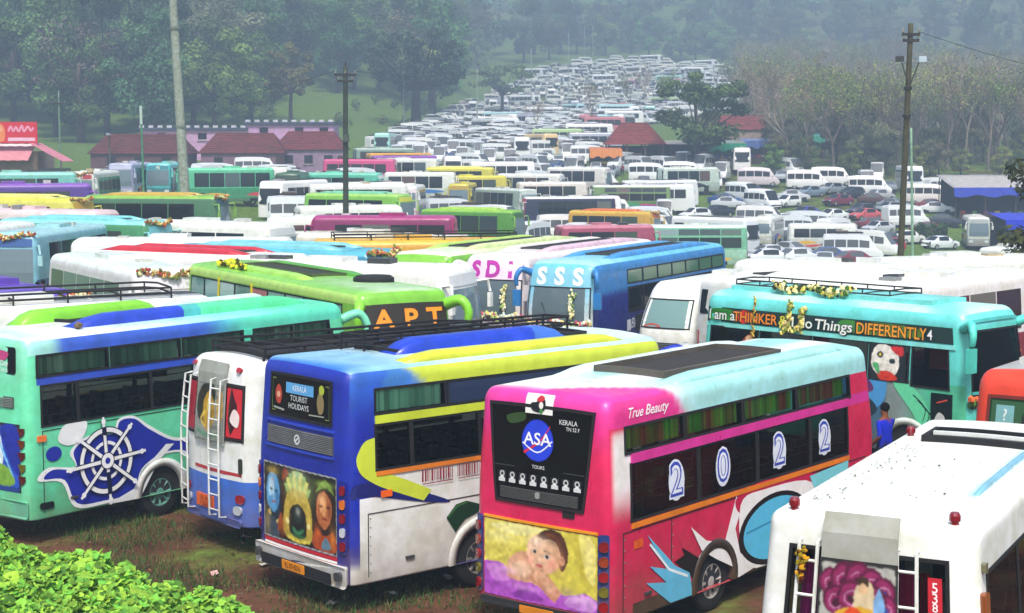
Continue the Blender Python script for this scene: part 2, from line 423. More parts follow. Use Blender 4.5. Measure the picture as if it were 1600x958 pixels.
# ---------------------------------------------------------------- terrain
PC = [(0, 0), (60, 0), (90, -1.0), (120, -1.8), (150, -2.0), (180, -1.2), (215, 1.4), (240, 4.4), (350, 10.2), (475, 18.2), (560, 28.5), (620, 36.5), (680, 42), (760, 58), (900, 98), (1300, 200)]
PL = [(0, 0), (60, 0), (90, -.6), (120, -.8), (150, -.4), (180, .5), (215, 2.6), (240, 4.8), (290, 8.5), (330, 13.8), (420, 30), (520, 50), (700, 92), (900, 140), (1300, 230)]
_pc = np.array(PC); _pl = np.array(PL)
def gz(x, y):
    d = y; u = x / max(y, 20)
    c = np.interp(d, _pc[:, 0], _pc[:, 1]); l = np.interp(d, _pl[:, 0], _pl[:, 1])
    t = sst(-.11, -.015, u)
    z = l * (1 - t) + c * t
    z -= .06 * max(-60, min(60, x)) * sst(60, 105, d) * (1 - sst(175, 240, d))
    if d > 200: z += (math.sin(x * .021 + y * .013) + math.sin(x * .043 - y * .02 + 1)) * min(1, (d - 200) / 300) * 1.6
    return float(z)
def unproj(px, py, h=0.0):
    """where the thing seen at this spot of the photo stands, its top h above the ground"""
    u = (px - 800) / 2600; v = -(py - 479) / 2600
    dx, dy, dz = u, math.cos(PITCH) + v * math.sin(PITCH), -math.sin(PITCH) + v * math.cos(PITCH)
    dx /= dy; dz /= dy; lo = 10.0; f = lambda d: CAMZ + dz * d - gz(dx * d, d) - h
    d = lo
    while d < 1200 and f(d) > 0: d += 1.0
    a, b = d - 1, d
    for _ in range(20):
        m = (a + b) / 2
        if f(m) > 0: a = m
        else: b = m
    return dx * b, b
def at_depth(px, d): return (px - 800) / 2600 * d

# ---------------------------------------------------------------- ground
def ground():
    ys = [-30, 0, 10] + list(np.arange(14, 60, 2.0)) + list(np.arange(60, 260, 5)) + list(np.arange(260, 700, 10)) + list(np.arange(700, 1401, 25))
    us = list(np.linspace(-1, 1, 121))
    V = []; F = []; K = []
    for y in ys:
        hw = max(60, abs(y) * .45 + 40)
        for u in us:
            x = u * hw; V.append((x, y, gz(x, max(y, 0))))
    n = len(us)
    mb = MB(); mb.V = V
    def g(v):
        x, y, _ = v; px = 800 + 2600 * x / max(y, 1)
        k = .35
        if y > 200 and px < 800: k = 1.0
        elif y > 200 and px > 1120: k = .42
        elif y > 60: k = .68
        elif y < 60: k = .28
        return (k, k, k)
    for j in range(len(ys) - 1):
        for i in range(n - 1):
            q = [j * n + i, j * n + i + 1, (j + 1) * n + i + 1, (j + 1) * n + i]; mb.F.append(q); mb.K.append(tuple(g(V[t]) for t in q))
    m = bpy.data.materials.new('earth_and_grass'); m.use_nodes = True; t = m.node_tree; b = t.nodes['Principled BSDF']
    b.inputs['Roughness'].default_value = .95; b.inputs['Specular IOR Level'].default_value = .1
    tc = t.nodes.new('ShaderNodeTexCoord')
    def noise(s, d=6):
        q = t.nodes.new('ShaderNodeTexNoise'); q.inputs['Scale'].default_value = s; q.inputs['Detail'].default_value = d; q.inputs['Roughness'].default_value = .65
        t.links.new(tc.outputs['Object'], q.inputs['Vector']); return q.outputs[0]
    def ramp(src, c0, c1, p0=.35, p1=.65):
        q = t.nodes.new('ShaderNodeValToRGB'); e = q.color_ramp.elements; e[0].position = p0; e[1].position = p1
        e[0].color = (*c0, 1); e[1].color = (*c1, 1); t.links.new(src, q.inputs[0]); return q.outputs[0]
    dirt = ramp(noise(.9), (.045, .02, .011), (.135, .062, .034)); grass = ramp(noise(2.3), (.05, .085, .014), (.15, .25, .04))
    at = t.nodes.new('ShaderNodeAttribute'); at.attribute_name = 'Col'
    ad = t.nodes.new('ShaderNodeMath'); ad.operation = 'ADD'; t.links.new(noise(.35, 8), ad.inputs[0]); t.links.new(at.outputs['Fac'], ad.inputs[1])
    mr = t.nodes.new('ShaderNodeMapRange'); mr.inputs[1].default_value = .78; mr.inputs[2].default_value = .98; t.links.new(ad.outputs[0], mr.inputs[0])
    mx = t.nodes.new('ShaderNodeMix'); mx.data_type = 'RGBA'; t.links.new(mr.outputs[0], mx.inputs[0]); t.links.new(dirt, mx.inputs[6]); t.links.new(grass, mx.inputs[7])
    t.links.new(mx.outputs[2], b.inputs['Base Color'])
    bp = t.nodes.new('ShaderNodeBump'); bp.inputs['Strength'].default_value = .6; bp.inputs['Distance'].default_value = .08
    t.links.new(noise(6), bp.inputs['Height']); t.links.new(bp.outputs[0], b.inputs['Normal'])
    o = mb.build('ground', m, smooth=True); o['kind'] = 'structure'
ground()

# ---------------------------------------------------------------- coach kit
def wheel_meshes(r, wd, rimc):
    k = (round(r, 2), wd, rimc)
    if k in KIDS: return KIDS[k]
    t = MB(); t.lathe([(r * .58, -wd / 2), (r * .9, -wd / 2), (r, -wd * .38), (r, wd * .38), (r * .9, wd / 2), (r * .58, wd / 2)], (.012, .012, .013), 24)
    q = MB(); c = lin(rimc); dk = tuple(v * .15 for v in c)
    q.lathe([(r * .62, -wd * .46), (r * .55, -wd * .5), (r * .5, -wd * .3), (r * .3, -wd * .22), (r * .27, -wd * .42), (r * .12, -wd * .48), (.001, -wd * .48)], c, 24, cols=[c, c, dk, c, c, c])
    for i in range(8):
        a = 2 * math.pi * i / 8; q.tube([(r * .27 * math.cos(a), -wd * .34, r * .27 * math.sin(a)), (r * .56 * math.cos(a), -wd * .42, r * .56 * math.sin(a))], r * .07, c, 5)
    KIDS[k] = (t.mesh('tyre', M['matte'], True), q.mesh('rim', M['paint'])); return KIDS[k]
def add_wheel(root, sh, a, side, r=.46, wd=.27, rimc='#b9bcc0', detail=True):
    t, q = wheel_meshes(r, wd, rimc); s = -1 if side == 'R' else 1
    o = link('wheel', t, root); o.location = (a - sh.L / 2, s * (sh.W / 2 - wd / 2 - .05), r)
    if s > 0: o.rotation_euler = (0, 0, math.pi)
    if detail: link('rim', q, o)
    return o
def arch_trim(root, sh, side, a, z, r, col, wd=.09, proud=.02):
    mb = MB(); V = []; n = 22
    lo = math.asin(max(-1, min(1, (sh.z0 - z) / (r + wd)))) if z > sh.z0 else 0.0
    for k in range(n + 1):
        th = lo + (math.pi - 2 * lo) * k / n; c, s_ = math.cos(th), math.sin(th)
        for rr, of in ((r - .06, -.10), (r - .05, proud), (r + wd, proud), (r + wd, -.02)):
            V.append(sh.pt(side, a + rr * c, max(sh.z0 + .002, z + rr * s_), of))
    F = [(k * 4 + j, k * 4 + j + 1, k * 4 + j + 5, k * 4 + j + 4) for k in range(n) for j in range(3)]
    mb.add(V, F, lin(col)); mb.build('wheel_arch', 'paint', root, True)
def seat_mesh():
    if 'seat' not in KIDS:
        m = MB(); c = lin('#3a4668')
        m.box((0, 0, .22), (.42, .86, .12), c); m.box((-.2, 0, .55), (.1, .86, .6), c); m.box((-.22, -.21, .92), (.09, .3, .2), lin('#a8a9a4')); m.box((-.22, .21, .92), (.09, .3, .2), lin('#a8a9a4'))
        KIDS['seat'] = m.mesh('seat', M['cloth'])
    return KIDS['seat']
def pose_root(name, pose, L):
    x, y, h = pose; h = R(h); cx, cy = x + math.sin(h) * L / 2, y + math.cos(h) * L / 2
    OBB.append((cx, cy, h, L, 2.5)); return empty(name, (cx, cy, gz(cx, cy)), math.pi / 2 - h)
OBB = []
def add_pane(root, sh, side, a0, a1, b0, b1, m='glass', col=(.02, .025, .025), name='window', gasket='#0d0d0e', nx=4, nz=3, gw=.03, taper=0, label=None):
    o = slab(sh, side, a0, a1, b0, b1, -.02, .006, col, 0, nx, nz, taper).build(name, m, root)
    if gasket: frame(sh, side, a0, a1, b0, b1, gw, -.03, .014, gasket, nx, nz, taper).build('gasket', 'matte', o)
    if label: o['label'] = label
    return o
def coach(name, label, pose, sh, colf, wins, wheels, cat='bus', step=.12, open_=True, wr=.46, rimc='#b9bcc0', archc='#15151a', ex=(), ez=(), group=None, seats=True, floor_z=1.15):
    root = pose_root(name, pose, sh.L); tag(root, label, cat, group)
    holes = [w_[:5] for w_ in wins] if open_ else []
    arches = [(a, wr, wr + .1) for a in wheels]
    sh.body(colf, step, holes, arches, ex, ez).build('body', 'paint', root, True)
    if open_:
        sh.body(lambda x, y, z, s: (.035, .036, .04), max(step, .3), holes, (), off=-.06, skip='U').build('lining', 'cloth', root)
    u = MB(); u.box((0, 0, .62), (sh.L - .5, sh.W - .75, .5), (.01, .01, .01)); u.box((0, 0, floor_z - .05), (sh.L - .4, sh.W - .3, .06), (.02, .02, .02)); u.build('chassis', 'dark', root)
    for a in wheels:
        for side in 'RL':
            add_wheel(root, sh, a, side, wr, .27, rimc); arch_trim(root, sh, side, a, wr, wr + .1, archc)
    for w_ in wins:
        side, a0, a1, b0, b1 = w_[:5]; kw = w_[5] if len(w_) > 5 else {}
        kw = dict(kw); kw.setdefault('m', 'glass' if open_ else 'dglass')
        add_pane(root, sh, side, a0, a1, b0, b1, **kw)
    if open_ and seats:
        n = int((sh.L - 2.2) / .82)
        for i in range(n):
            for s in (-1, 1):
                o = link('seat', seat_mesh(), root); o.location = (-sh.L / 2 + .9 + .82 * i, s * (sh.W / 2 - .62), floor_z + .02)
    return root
def curtain(root, sh, side, a0, a1, b0, b1, c0, c1, n=30, off=-.1):
    mb = MB(); V = []; F = []; K = []
    for i in range(n + 1):
        a = a0 + (a1 - a0) * i / n
        for b in (b0, b1): V.append(sh.pt(side, a, b, off + .025 * math.sin(i * 2.1)))
    mb.V = V
    rc = random.Random(int(a0 * 100 + b0 * 10 + n)); t_ = .5
    for i in range(n):
        t_ = max(0, min(1, t_ + rc.gauss(0, .3))); k_ = rc.uniform(.55, 1.25); mb.F.append((2 * i, 2 * i + 2, 2 * i + 3, 2 * i + 1)); mb.K.append(tuple(min(1, v * k_) for v in mixc(lin(c0), lin(c1), t_)))
    return mb.build('curtain', 'cloth', root)
def beam(root, sh, a0, a1, y, w, h, colf, name='roof_fairing', m='paint', n=14):
    """rounded fairing running along the roof"""
    mb = MB(); V = []; K = []; prof = [(-.5, -.3), (-.48, .6), (-.3, .95), (0, 1), (.3, .95), (.48, .6), (.5, -.3)]
    for i in range(n + 1):
        t = i / n; e = min(1, t * 7, (1 - t) * 7); e = math.sin(e * math.pi / 2)
        a = a0 + (a1 - a0) * t
        for (py, pz) in prof:
            yy = y + py * w; V.append(sh.pt('T', a, yy, max(-.05, pz * h * (e if pz > 0 else 1))))
    m_ = len(prof); mb.V = V
    for i in range(n):
        c = colf(a0 + (a1 - a0) * (i + .5) / n) if callable(colf) else lin(colf)
        for k in range(m_ - 1): mb.F.append((i * m_ + k, i * m_ + k + 1, (i + 1) * m_ + k + 1, (i + 1) * m_ + k)); mb.K.append(c)
    mb.F.append(tuple(range(m_ - 1, -1, -1))); mb.K.append(mb.K[0]); mb.F.append(tuple(n * m_ + k for k in range(m_))); mb.K.append(mb.K[-1])
    return mb.build(name, m, root, True)
def roof_rack(root, sh, a0, a1, y0, y1, h, col='#141416', rails=2, r=.022, name='roof_rack', posts=7, cross=True):
    mb = MB(); c = lin(col)
    for k in range(rails):
        o = h * (k + 1) / rails
        P = [sh.pt('T', a0, y0, o), sh.pt('T', (a0 + a1) / 2, y0, o), sh.pt('T', a1, y0, o), sh.pt('T', a1, (y0 + y1) / 2, o), sh.pt('T', a1, y1, o), sh.pt('T', (a0 + a1) / 2, y1, o), sh.pt('T', a0, y1, o), sh.pt('T', a0, (y0 + y1) / 2, o), sh.pt('T', a0, y0, o)]
        mb.tube(P, r, c, 5)
    for i in range(posts):
        a = a0 + (a1 - a0) * i / (posts - 1)
        for y in (y0, y1): mb.tube([sh.pt('T', a, y, -.02), sh.pt('T', a, y, h)], r * .9, c, 5)
        if cross: mb.tube([sh.pt('T', a, y0, h * .5), sh.pt('T', a, 0, h * .5), sh.pt('T', a, y1, h * .5)], r * .9, c, 5)
    return mb.build(name, 'matte', root)
def tray(root, sh, a0, a1, y0, y1, col='#17171a', rim='#4a4a4e', h=.09, name='roof_tray'):
    o = slab(sh, 'T', a0, a1, y0, y1, -.02, .03, col, 0, 8, 4).build(name, 'matte', root)
    frame(sh, 'T', a0, a1, y0, y1, .05, -.02, h, rim, 8, 4).build('tray_rim', 'matte', o); return o
def ladder(root, sh, side, a, w, b0, b1, n, col='#e8ecef', off=.12, r=.018):
    mb = MB(); c = lin(col)
    for s in (-1, 1):
        mb.tube([sh.pt(side, a + s * w / 2, b0, .01), sh.pt(side, a + s * w / 2, b0 + .03, off)] + [sh.pt(side, a + s * w / 2, b0 + (b1 - b0) * k / 6, off) for k in range(1, 7)] + [sh.pt(side, a + s * w / 2, b1 + .02, .01)], r, c, 6)
    for k in range(n):
        b = b0 + (b1 - b0) * (k + .5) / n; mb.tube([sh.pt(side, a - w / 2, b, off), sh.pt(side, a + w / 2, b, off)], r * .8, c, 6)
    return mb.build('ladder', 'paint', root)
def lamp(root, sh, side, a, b, w, h, col, name='tail_lamp', rad=.03, o1=.03):
    return slab(sh, side, a - w / 2, a + w / 2, b - h / 2, b + h / 2, -.01, o1, col, min(rad, w * .45, h * .45)).build(name, 'lamp', root)
def mirror(root, sh, s, col, reach=.45, drop=.75, z=None, thick=.11, name='mirror'):
    """horn mirror curling from the top corner of the front"""
    z = z or sh.z1 - .35; y0 = s * sh.W * .44; x0 = sh.L / 2 - sh.rf * .8 - .05
    mb = MB(); P = cr([(x0, y0, z), (x0 + reach * .7, y0 + s * .18, z + .12), (x0 + reach, y0 + s * .3, z - .1), (x0 + reach * .95, y0 + s * .3, z - drop * .5)], 5)
    mb.tube(P, [thick * (1 - .45 * i / len(P)) for i in range(len(P))], lin(col), 8)
    o = mb.build(name, 'paint', root, True)
    q = MB(); q.box((x0 + reach * .93, y0 + s * .3, z - drop), (.12, .24, .5), lin(col)); q.build('mirror_housing', 'paint', o)
    g = MB(); g.box((x0 + reach * .93 - .065, y0 + s * .3, z - drop), (.01, .19, .44), (.4, .42, .45)); g.build('mirror_glass', 'chrome', o)
    return o
def garland(name, label, pts, r, cols, group=None, n=3, parent=None, cat='garland', dens=9):
    mb = MB(); P = cr(pts, dens)
    for p in P:
        for _ in range(n):
            q = [p[i] + random.gauss(0, r * .6) for i in range(3)]; s = r * random.uniform(.5, 1)
            mb.ell(q, (s, s, s), lin(random.choice(cols)), 5, 3, .25)
    o = mb.build(name, 'cloth', parent)
    if label: tag(o, label, cat, group)
    return o

# ================================================================ the near buses
Z = .25
def joints(t, sh, a0, a1, z0, z1, n, side='R', wheels=(), col='#20201f'):
    """recessed-looking panel joints with rivets, and luggage hatches with handles"""
    m = MB(); c = lin(col)
    for k in range(n + 1):
        a = a0 + (a1 - a0) * k / n
        if any(abs(a - w_) < .7 for w_ in wheels): continue
        slab(sh, side, a - .006, a + .006, z0, z1, -.004, .0085, c, 0, 1, 3, mb=m)
        for j in range(7): slab(sh, side, a + .03, a + .045, z0 + (z1 - z0) * (j + .4) / 7, z0 + (z1 - z0) * (j + .4) / 7 + .014, 0, .012, '#8a8a88', 0, mb=m)
    slab(sh, side, a0, a1, z1 - .006, z1 + .006, -.004, .0085, c, 0, 12, 1, mb=m)
    o = m.build('panel_joints', 'matte', t); o['kind'] = 'stuff'
    for k in range(n):
        a = a0 + (a1 - a0) * (k + .5) / n
        if any(abs(a - w_) < .95 for w_ in wheels): continue
        slab(sh, side, a - .08, a + .08, z0 + .16, z0 + .2, 0, .03, '#3a3a3c', 0).build('hatch_handle', 'matte', t)
# ---------------------------------------------------------------- pink bus with the baby picture
def pink_bus():
    sh = Shape(8.0, 2.4, .38, 3.5, (.18, .17, .2), rb=.06, crown=.05)
    hot, mag, red, wh, cy = lin('#e0245e'), lin('#ea3aa6'), lin('#d41f52'), lin('#f3f0f4'), lin('#9be4ea')
    def col(a, y, z, s):
        roofc = mixc(wh, cy, .75 * sst(.2, .9, abs(math.sin(y * 2.2 + .6)) * sst(0, 3, a)) + .15)
        if s == 'B' or (a < .02): return mixc(mixc(red, hot, sst(.6, 2.2, z)), mag, sst(2.6, 3.5, z))
        if s == 'T':
            edge = a + 1.3 * max(0, y + 1.2) * .9
            k = 1 - sst(.05, .35, a); k = max(k, 1 - sst(1.75, 1.95, edge + .2)) if y < .2 else k
            return mixc(roofc, mag, k)
        if s in 'RL':
            if z > 3.1:
                lim = 1.95; return mixc(mixc(hot, mag, .7), roofc, sst(lim - .1, lim + .1, a + (z - 3.1) * .8))
            if a < .55:
                k = sst(1.75, 2.35, z) * (1 - sst(2.95, 3.1, z)) * sst(.02, .16, a); return mixc(mixc(red, hot, .5), wh, k)
            if 2.58 < z < 2.76: return lin('#d6329a')
            if z < .6 and a > .25: return lin('#170c12')
            return mixc(red, hot, .3)
        return red
    dv = dict(gasket='#101012')
    wins = []
    for a0, a1 in ((.38, 1.88), (1.96, 3.52), (3.6, 5.2), (5.28, 7.1)): wins += [('R', a0, a1, 2.74, 3.08, dict(m='cglass')), ('L', a0, a1, 2.74, 3.08, dv)]
    for a0, a1 in ((.5, 2.2), (2.28, 3.9), (3.98, 5.6), (5.68, 6.95)): wins += [('R', a0, a1, 1.79, 2.56, dv), ('L', a0, a1, 1.79, 2.56, dv)]
    wins.append(('F', -1.0, 1.0, 1.5, 3.0, dict(name='windscreen', nx=8, nz=5)))
    t = coach('coach_bus', 'pink bus with a baby picture on its tail and 2022 on its windows', (.4, 22.95, 38.3), sh, col, wins, (2.72, 6.5), ex=(.55, 1.95), ez=(.6, 2.58, 2.76, 3.1), archc='#17100f', rimc='#d8dde2')
    for side in 'RL':
        slab(sh, side, .5, 7.0, 2.585, 2.715, 0, .03, '#d6329a', 0, 8).build('stripe', 'paint', t)
        slab(sh, side, .5, 7.0, 1.67, 1.745, 0, .02, '#f0861e', 0, 8).build('stripe', 'paint', t)
        for a0, a1 in ((.4, 1.86), (1.98, 3.5), (3.62, 5.18), (5.3, 7.0)): curtain(t, sh, side, a0, a1, 2.76, 3.06, '#6fc43c', '#9a5a34', 34)
        for a0, a1 in ((.75, 1.0), (2.3, 2.5), (3.7, 3.88)): curtain(t, sh, side, a0, a1, 1.82, 2.54, '#5a9a40', '#3a5a2a', 8)
        r_ = MB()
        for b in (2.0, 2.12, 2.24): r_.tube([sh.pt(side, .5, b, -.07), sh.pt(side, 3.5, b, -.07), sh.pt(side, 6.9, b, -.07)], .009, lin('#c9b79c'), 4)
        r_.build('window_bars', 'paint', t)
    joints(t, sh, .3, 7.6, .5, 1.64, 6, 'R', (2.72, 6.5))
    # side graphics
    d = Decal(sh, 'R', .01, Z)
    d.poly([(1.6, 1.26), (1.79, .91), (2.39, .6), (2.2, .24), (2.06, .43), (1.6, .74), (1.86, .79)], '#120a10')
    d.poly([(.88, 1.27), (1.61, .68), (2.0, .5), (2.1, .15), (1.5, .16), (.86, .58), (1.39, .48), (.95, .8), (1.38, .68)], '#63bfe6')
    d.stroke([(.95, 1.12), (1.45, .66), (1.95, .46)], .04, '#e9f4fa')
    d.poly([(2.02, 1.17), (2.45, .89), (2.97, .76), (3.3, 1.42), (3.45, 1.19), (3.28, .92), (3.43, .52), (3.88, .2), (3.4, .14), (3.2, .35), (2.73, .56), (2.32, .77)], '#f2f0f2')
    d.blob([(3.3, 1.38), (4.13, 1.52), (5.9, 1.36), (5.3, 1.2), (4.29, 1.3), (3.5, 1.1)], '#c2154a')
    d.blob([(3.42, 1.25), (4.15, 1.38), (5.7, 1.24), (5.6, .5), (4.6, .2), (3.6, .3)], '#f4f2f4')
    d.circle(4.5, .72, 1.12, '#0c0c10', .56, 36); d.circle(4.52, .72, 1.0, '#58bfe8', .48, 36)
    d.stroke([(3.6, .78), (4.4, .84), (5.4, .9)], .03, '#2a8fc0')
    d.poly([(5.6, 1.36), (6.95, 1.42), (6.95, 1.1), (5.9, .95)], '#7fd6e4')
    d.build('side_graphic', t)
    d = Decal(sh, 'R', .012, Z); d.text('True Beauty', .95, 3.02, .2, '#fdf4fa', .35, .012, 1.05); d.build('lettering', t)
    d = Decal(sh, 'R', .008, Z)
    d.rect(.55, .78, 1.12, 1.24, '#e2601c'); d.text('2', .66, 1.18, .1, '#b01818'); d.build('side_marker', t)
    for ch, a in zip('2022', (1.62, 2.9, 4.6, 6.1)):
        d = Decal(sh, 'R', .02, Z); d.circle(a, 1.92, .21, '#dfe6f4', .29, 20); d.text(ch, a, 1.92, .68, '#dfe6f4', 0, .07); d.text(ch, a, 1.92, .66, '#2b46b4', 0, .035); d.text(ch, a, 1.92, .6, '#e6ecf8', 0, -.008); d.build('window_number', t)
    # tail
    o = slab(sh, 'B', -.94, .94, 1.95, 3.28, -.01, .012, '#08090a', 0, 6, 4, .2).build('rear_window', 'dglass', t)
    frame(sh, 'B', -.94, .94, 1.95, 3.28, .035, -.02, .022, '#1b0a12', 6, 4, .2).build('gasket', 'matte', o)
    d = Decal(sh, 'B', .016)
    d.blob([(-.62, 3.14), (-.3, 3.2), (-.28, 3.1), (-.55, 3.04)], '#2f4a1e')
    d.circle(-.03, 2.84, .29, '#1f35c8'); d.circle(-.03, 2.84, .27, '#2340d8'); d.stroke([(-.27, 2.66), (.0, 2.83), (.2, 3.06)], .04, '#d8243a', .012, 4)
    d.stroke([(-.3, 2.8), (-.02, 2.68), (.24, 2.86)], .02, '#e8ecff', None, 5)
    d.text('ASA', -.03, 2.86, .24, '#f6f8ff', 0, .014, 1.15)
    d.text('TOURS', .0, 2.47, .07, '#d8dade', 0, .003); d.text('KERALA', .52, 3.13, .09, '#d8dade', 0, .004); d.text('TN 52 F', .6, 3.05, .07, '#d8dade', 0, .003)
    d.stroke([(-.8, 2.44), (.8, 2.44)], .012, '#3c3f42')
    d.build('rear_window_print', t)
    for i in range(8):
        a = -.66 + i * .19; d = Decal(sh, 'B', .016); d.rect(a - .07, a + .07, 2.24, 2.36, '#1c1e20'); d.ring(a, 2.31, .025, .045, '#c9cccf', 10); d.rect(a - .06, a + .06, 2.2, 2.25, '#d2d5d8'); d.poly([(a - .05, 2.25), (a, 2.29), (a + .05, 2.25)], '#e6e8ea'); d.build('window_sticker', t)
    g = MB()
    for i in range(9):
        slab(sh, 'B', -.68, .68, 1.98 + i * .018, 1.99 + i * .018, .01, .03, '#4f5052', 0, 4, 1, mb=g)
    slab(sh, 'B', -.04, .04, 2.03, 2.12, .01, .036, '#9a9da0', .03, mb=g); g.build('grille', 'matte', t)
    slab(sh, 'B', .42, .62, 1.82, 1.92, 0, .012, '#1a1113', .01).build('badge', 'matte', t)
    p = slab(sh, 'B', -.27, .23, 3.2, 3.49, 0, .02, '#f4f4f2', 0, 4, 10).build('roof_badge', 'print', t)
    d = Decal(sh, 'B', .028, -.05, fine=True)
    d.blob([(-.14, 3.3), (-.16, 3.38), (-.06, 3.4), (.02, 3.46), (.1, 3.42), (.1, 3.32), (0, 3.27)], '#17181c'); d.blob([(-.06, 3.42), (.0, 3.5), (.08, 3.46), (.04, 3.4)], '#b8252c'); d.circle(.03, 3.36, .04, '#e8e4e0'); d.blob([(.0, 3.3), (.06, 3.32), (.04, 3.25)], '#3b8a3a'); d.build('emblem', p)
    # baby picture
    d = Decal(sh, 'B', .006, 0, rast=True)
    d.rect(-1.0, 1.0, .52, 1.63, '#d5c84e', 4)
    d.poly([(-1, 1.63), (-1, .98), (-.6, 1.12), (-.3, 1.3), (.1, 1.48), (.5, 1.63)], '#e7d964'); d.blob([(-.9, 1.55), (-.4, 1.45), (.1, 1.58), (-.3, 1.62)], '#f2ea9a')
    d.poly([(.5, 1.63), (1, 1.63), (1, .7), (.75, .95), (.62, 1.35)], '#cfc04a'); d.blob([(.7, 1.6), (.95, 1.5), (.95, .95), (.8, 1.1)], '#ece07c')
    d.poly([(-1, .52), (-1, 1.0), (-.7, 1.02), (-.4, .9), (0, .78), (.5, .72), (.8, .8), (1, .72), (1, .52)], '#b455c8')
    d.blob([(-.95, .95), (-.6, .98), (-.5, .8), (-.8, .74)], '#cf82dc'); d.blob([(.45, .6), (.7, .78), (.98, .7), (.9, .55)], '#d596e2'); d.blob([(-.5, .58), (-.2, .7), (.1, .6), (-.2, .54)], '#8c3aa6')
    d.blob([(-.55, 1.05), (-.4, 1.2), (-.1, 1.25), (.1, 1.1), (.05, .85), (-.3, .8), (-.55, .85)], '#dfa584')
    d.blob([(-.5, .98), (-.3, 1.1), (-.12, 1.02), (-.25, .85), (-.45, .84)], '#eebd9c')
    d.stroke([(-.1, .98), (.12, .86), (.35, .66)], .24, '#d89a78', .2, 4); d.stroke([(-.15, .9), (.05, .78), (.3, .6)], .07, '#c98964', .04, 4)
    d.circle(.02, .93, .11, '#e6b08e'); d.circle(.12, .88, .08, '#e6b08e')
    d.blob([(-.2, 1.28), (-.12, 1.45), (.1, 1.56), (.34, 1.5), (.42, 1.25), (.3, 1.04), (.1, .97), (-.1, 1.04)], '#edbd9a')
    d.blob([(-.02, 1.5), (.18, 1.62), (.42, 1.56), (.52, 1.3), (.44, 1.06), (.36, 1.12), (.38, 1.32), (.26, 1.48), (.12, 1.46)], '#4a2616')
    d.blob([(.1, 1.55), (.3, 1.56), (.38, 1.4), (.28, 1.46)], '#6f3b20')
    d.circle(-.06, 1.27, .045, '#f5efe8', .03); d.circle(-.055, 1.27, .026, '#2a1812'); d.circle(.15, 1.22, .05, '#f5efe8', .032); d.circle(.155, 1.22, .028, '#2a1812')
    d.stroke([(-.12, 1.33), (-.04, 1.35)], .012, '#5a3420'); d.stroke([(.1, 1.3), (.22, 1.28)], .012, '#5a3420')
    d.blob([(.0, 1.2), (.04, 1.15), (-.02, 1.14)], '#d99c78'); d.blob([(-.03, 1.09), (.03, 1.1), (.08, 1.07), (.02, 1.05)], '#c45a5a'); d.circle(.24, 1.12, .06, '#eda990'); d.circle(.41, 1.2, .05, '#dc9f7c', .07)
    for q in ((-.1, 1.22, .05, .04, '#b87858', .5), (.34, 1.2, .1, .22, '#c88a66', .55), (.08, 1.02, .18, .05, '#b8745a', .5), (-.02, 1.42, .16, .08, '#f8dcc4', .7), (.02, 1.17, .03, .05, '#f6d4b8', .7), (-.14, 1.12, .07, .06, '#ee9a88', .6), (.24, 1.12, .08, .06, '#ee9a88', .5), (-.06, 1.275, .035, .02, '#1a100c', .8), (.155, 1.225, .038, .022, '#1a100c', .8), (.02, 1.075, .05, .02, '#c04a50', .8), (-.35, .98, .2, .12, '#f6d2b6', .6), (-.45, .85, .2, .06, '#a86a50', .5), (.1, .86, .12, .05, '#a86848', .45), (.2, .8, .08, .06, '#f0c4a4', .6), (.28, 1.46, .12, .08, '#2a120a', .6), (-.7, 1.4, .25, .08, '#f6f0b0', .5), (-.8, 1.2, .3, .06, '#a89a2c', .45), (.75, 1.2, .06, .3, '#a8982c', .5), (.86, 1.35, .05, .2, '#f4eca0', .5), (-.8, .68, .25, .06, '#7a2c94', .5), (-.2, .72, .3, .04, '#e2a8ec', .5), (.6, .6, .2, .04, '#8a3aa4', .5), (.72, .7, .2, .04, '#eec4f2', .5), (-.6, .92, .2, .04, '#e6b0f0', .5), (.5, .78, .12, .06, '#6a2a80', .4)): d.soft(*q)
    d.build('tail_picture', t)
    slab(sh, 'B', -1.0, 1.0, 1.645, 1.68, 0, .02, '#f0a21e', 0, 4).build('picture_trim', 'paint', t)
    for s in (-1, 1):
        h = slab(sh, 'B', s * 1.105 - .085, s * 1.105 + .085, .55, 1.66, -.01, .03, '#1d3a86', .04).build('lamp_housing', 'paint', t)
        for k in range(5):
            lamp(h, sh, 'B', s * 1.105, .66 + .21 * k, .12, .14, ['#8c1218', '#6a6418', '#8c1218', '#8a3410', '#7a1014'][k], 'tail_lamp', .05, .06)
    slab(sh, 'B', -1.05, 1.05, .4, .5, 0, .05, '#2a2a2e', .04).build('bumper', 'matte', t)
    p = slab(sh, 'B', -.3, .3, .38, .48, .05, .06, '#e08a1c', .01).build('number_plate', 'print', t)
    tray(t, sh, 2.2, 5.6, -.62, .62, '#2b2826', '#59534e', .1)
    beam(t, sh, 1.6, 6.8, .9, .34, .1, '#d9eef0'); beam(t, sh, 1.9, 7.2, -.9, .34, .09, '#a9e6ea')
    for y in (.6, -.6): lamp(t, sh, 'F', y * 1.3, .8, .3, .2, '#d8dade', 'headlight', .08)
    return t
pink_bus()

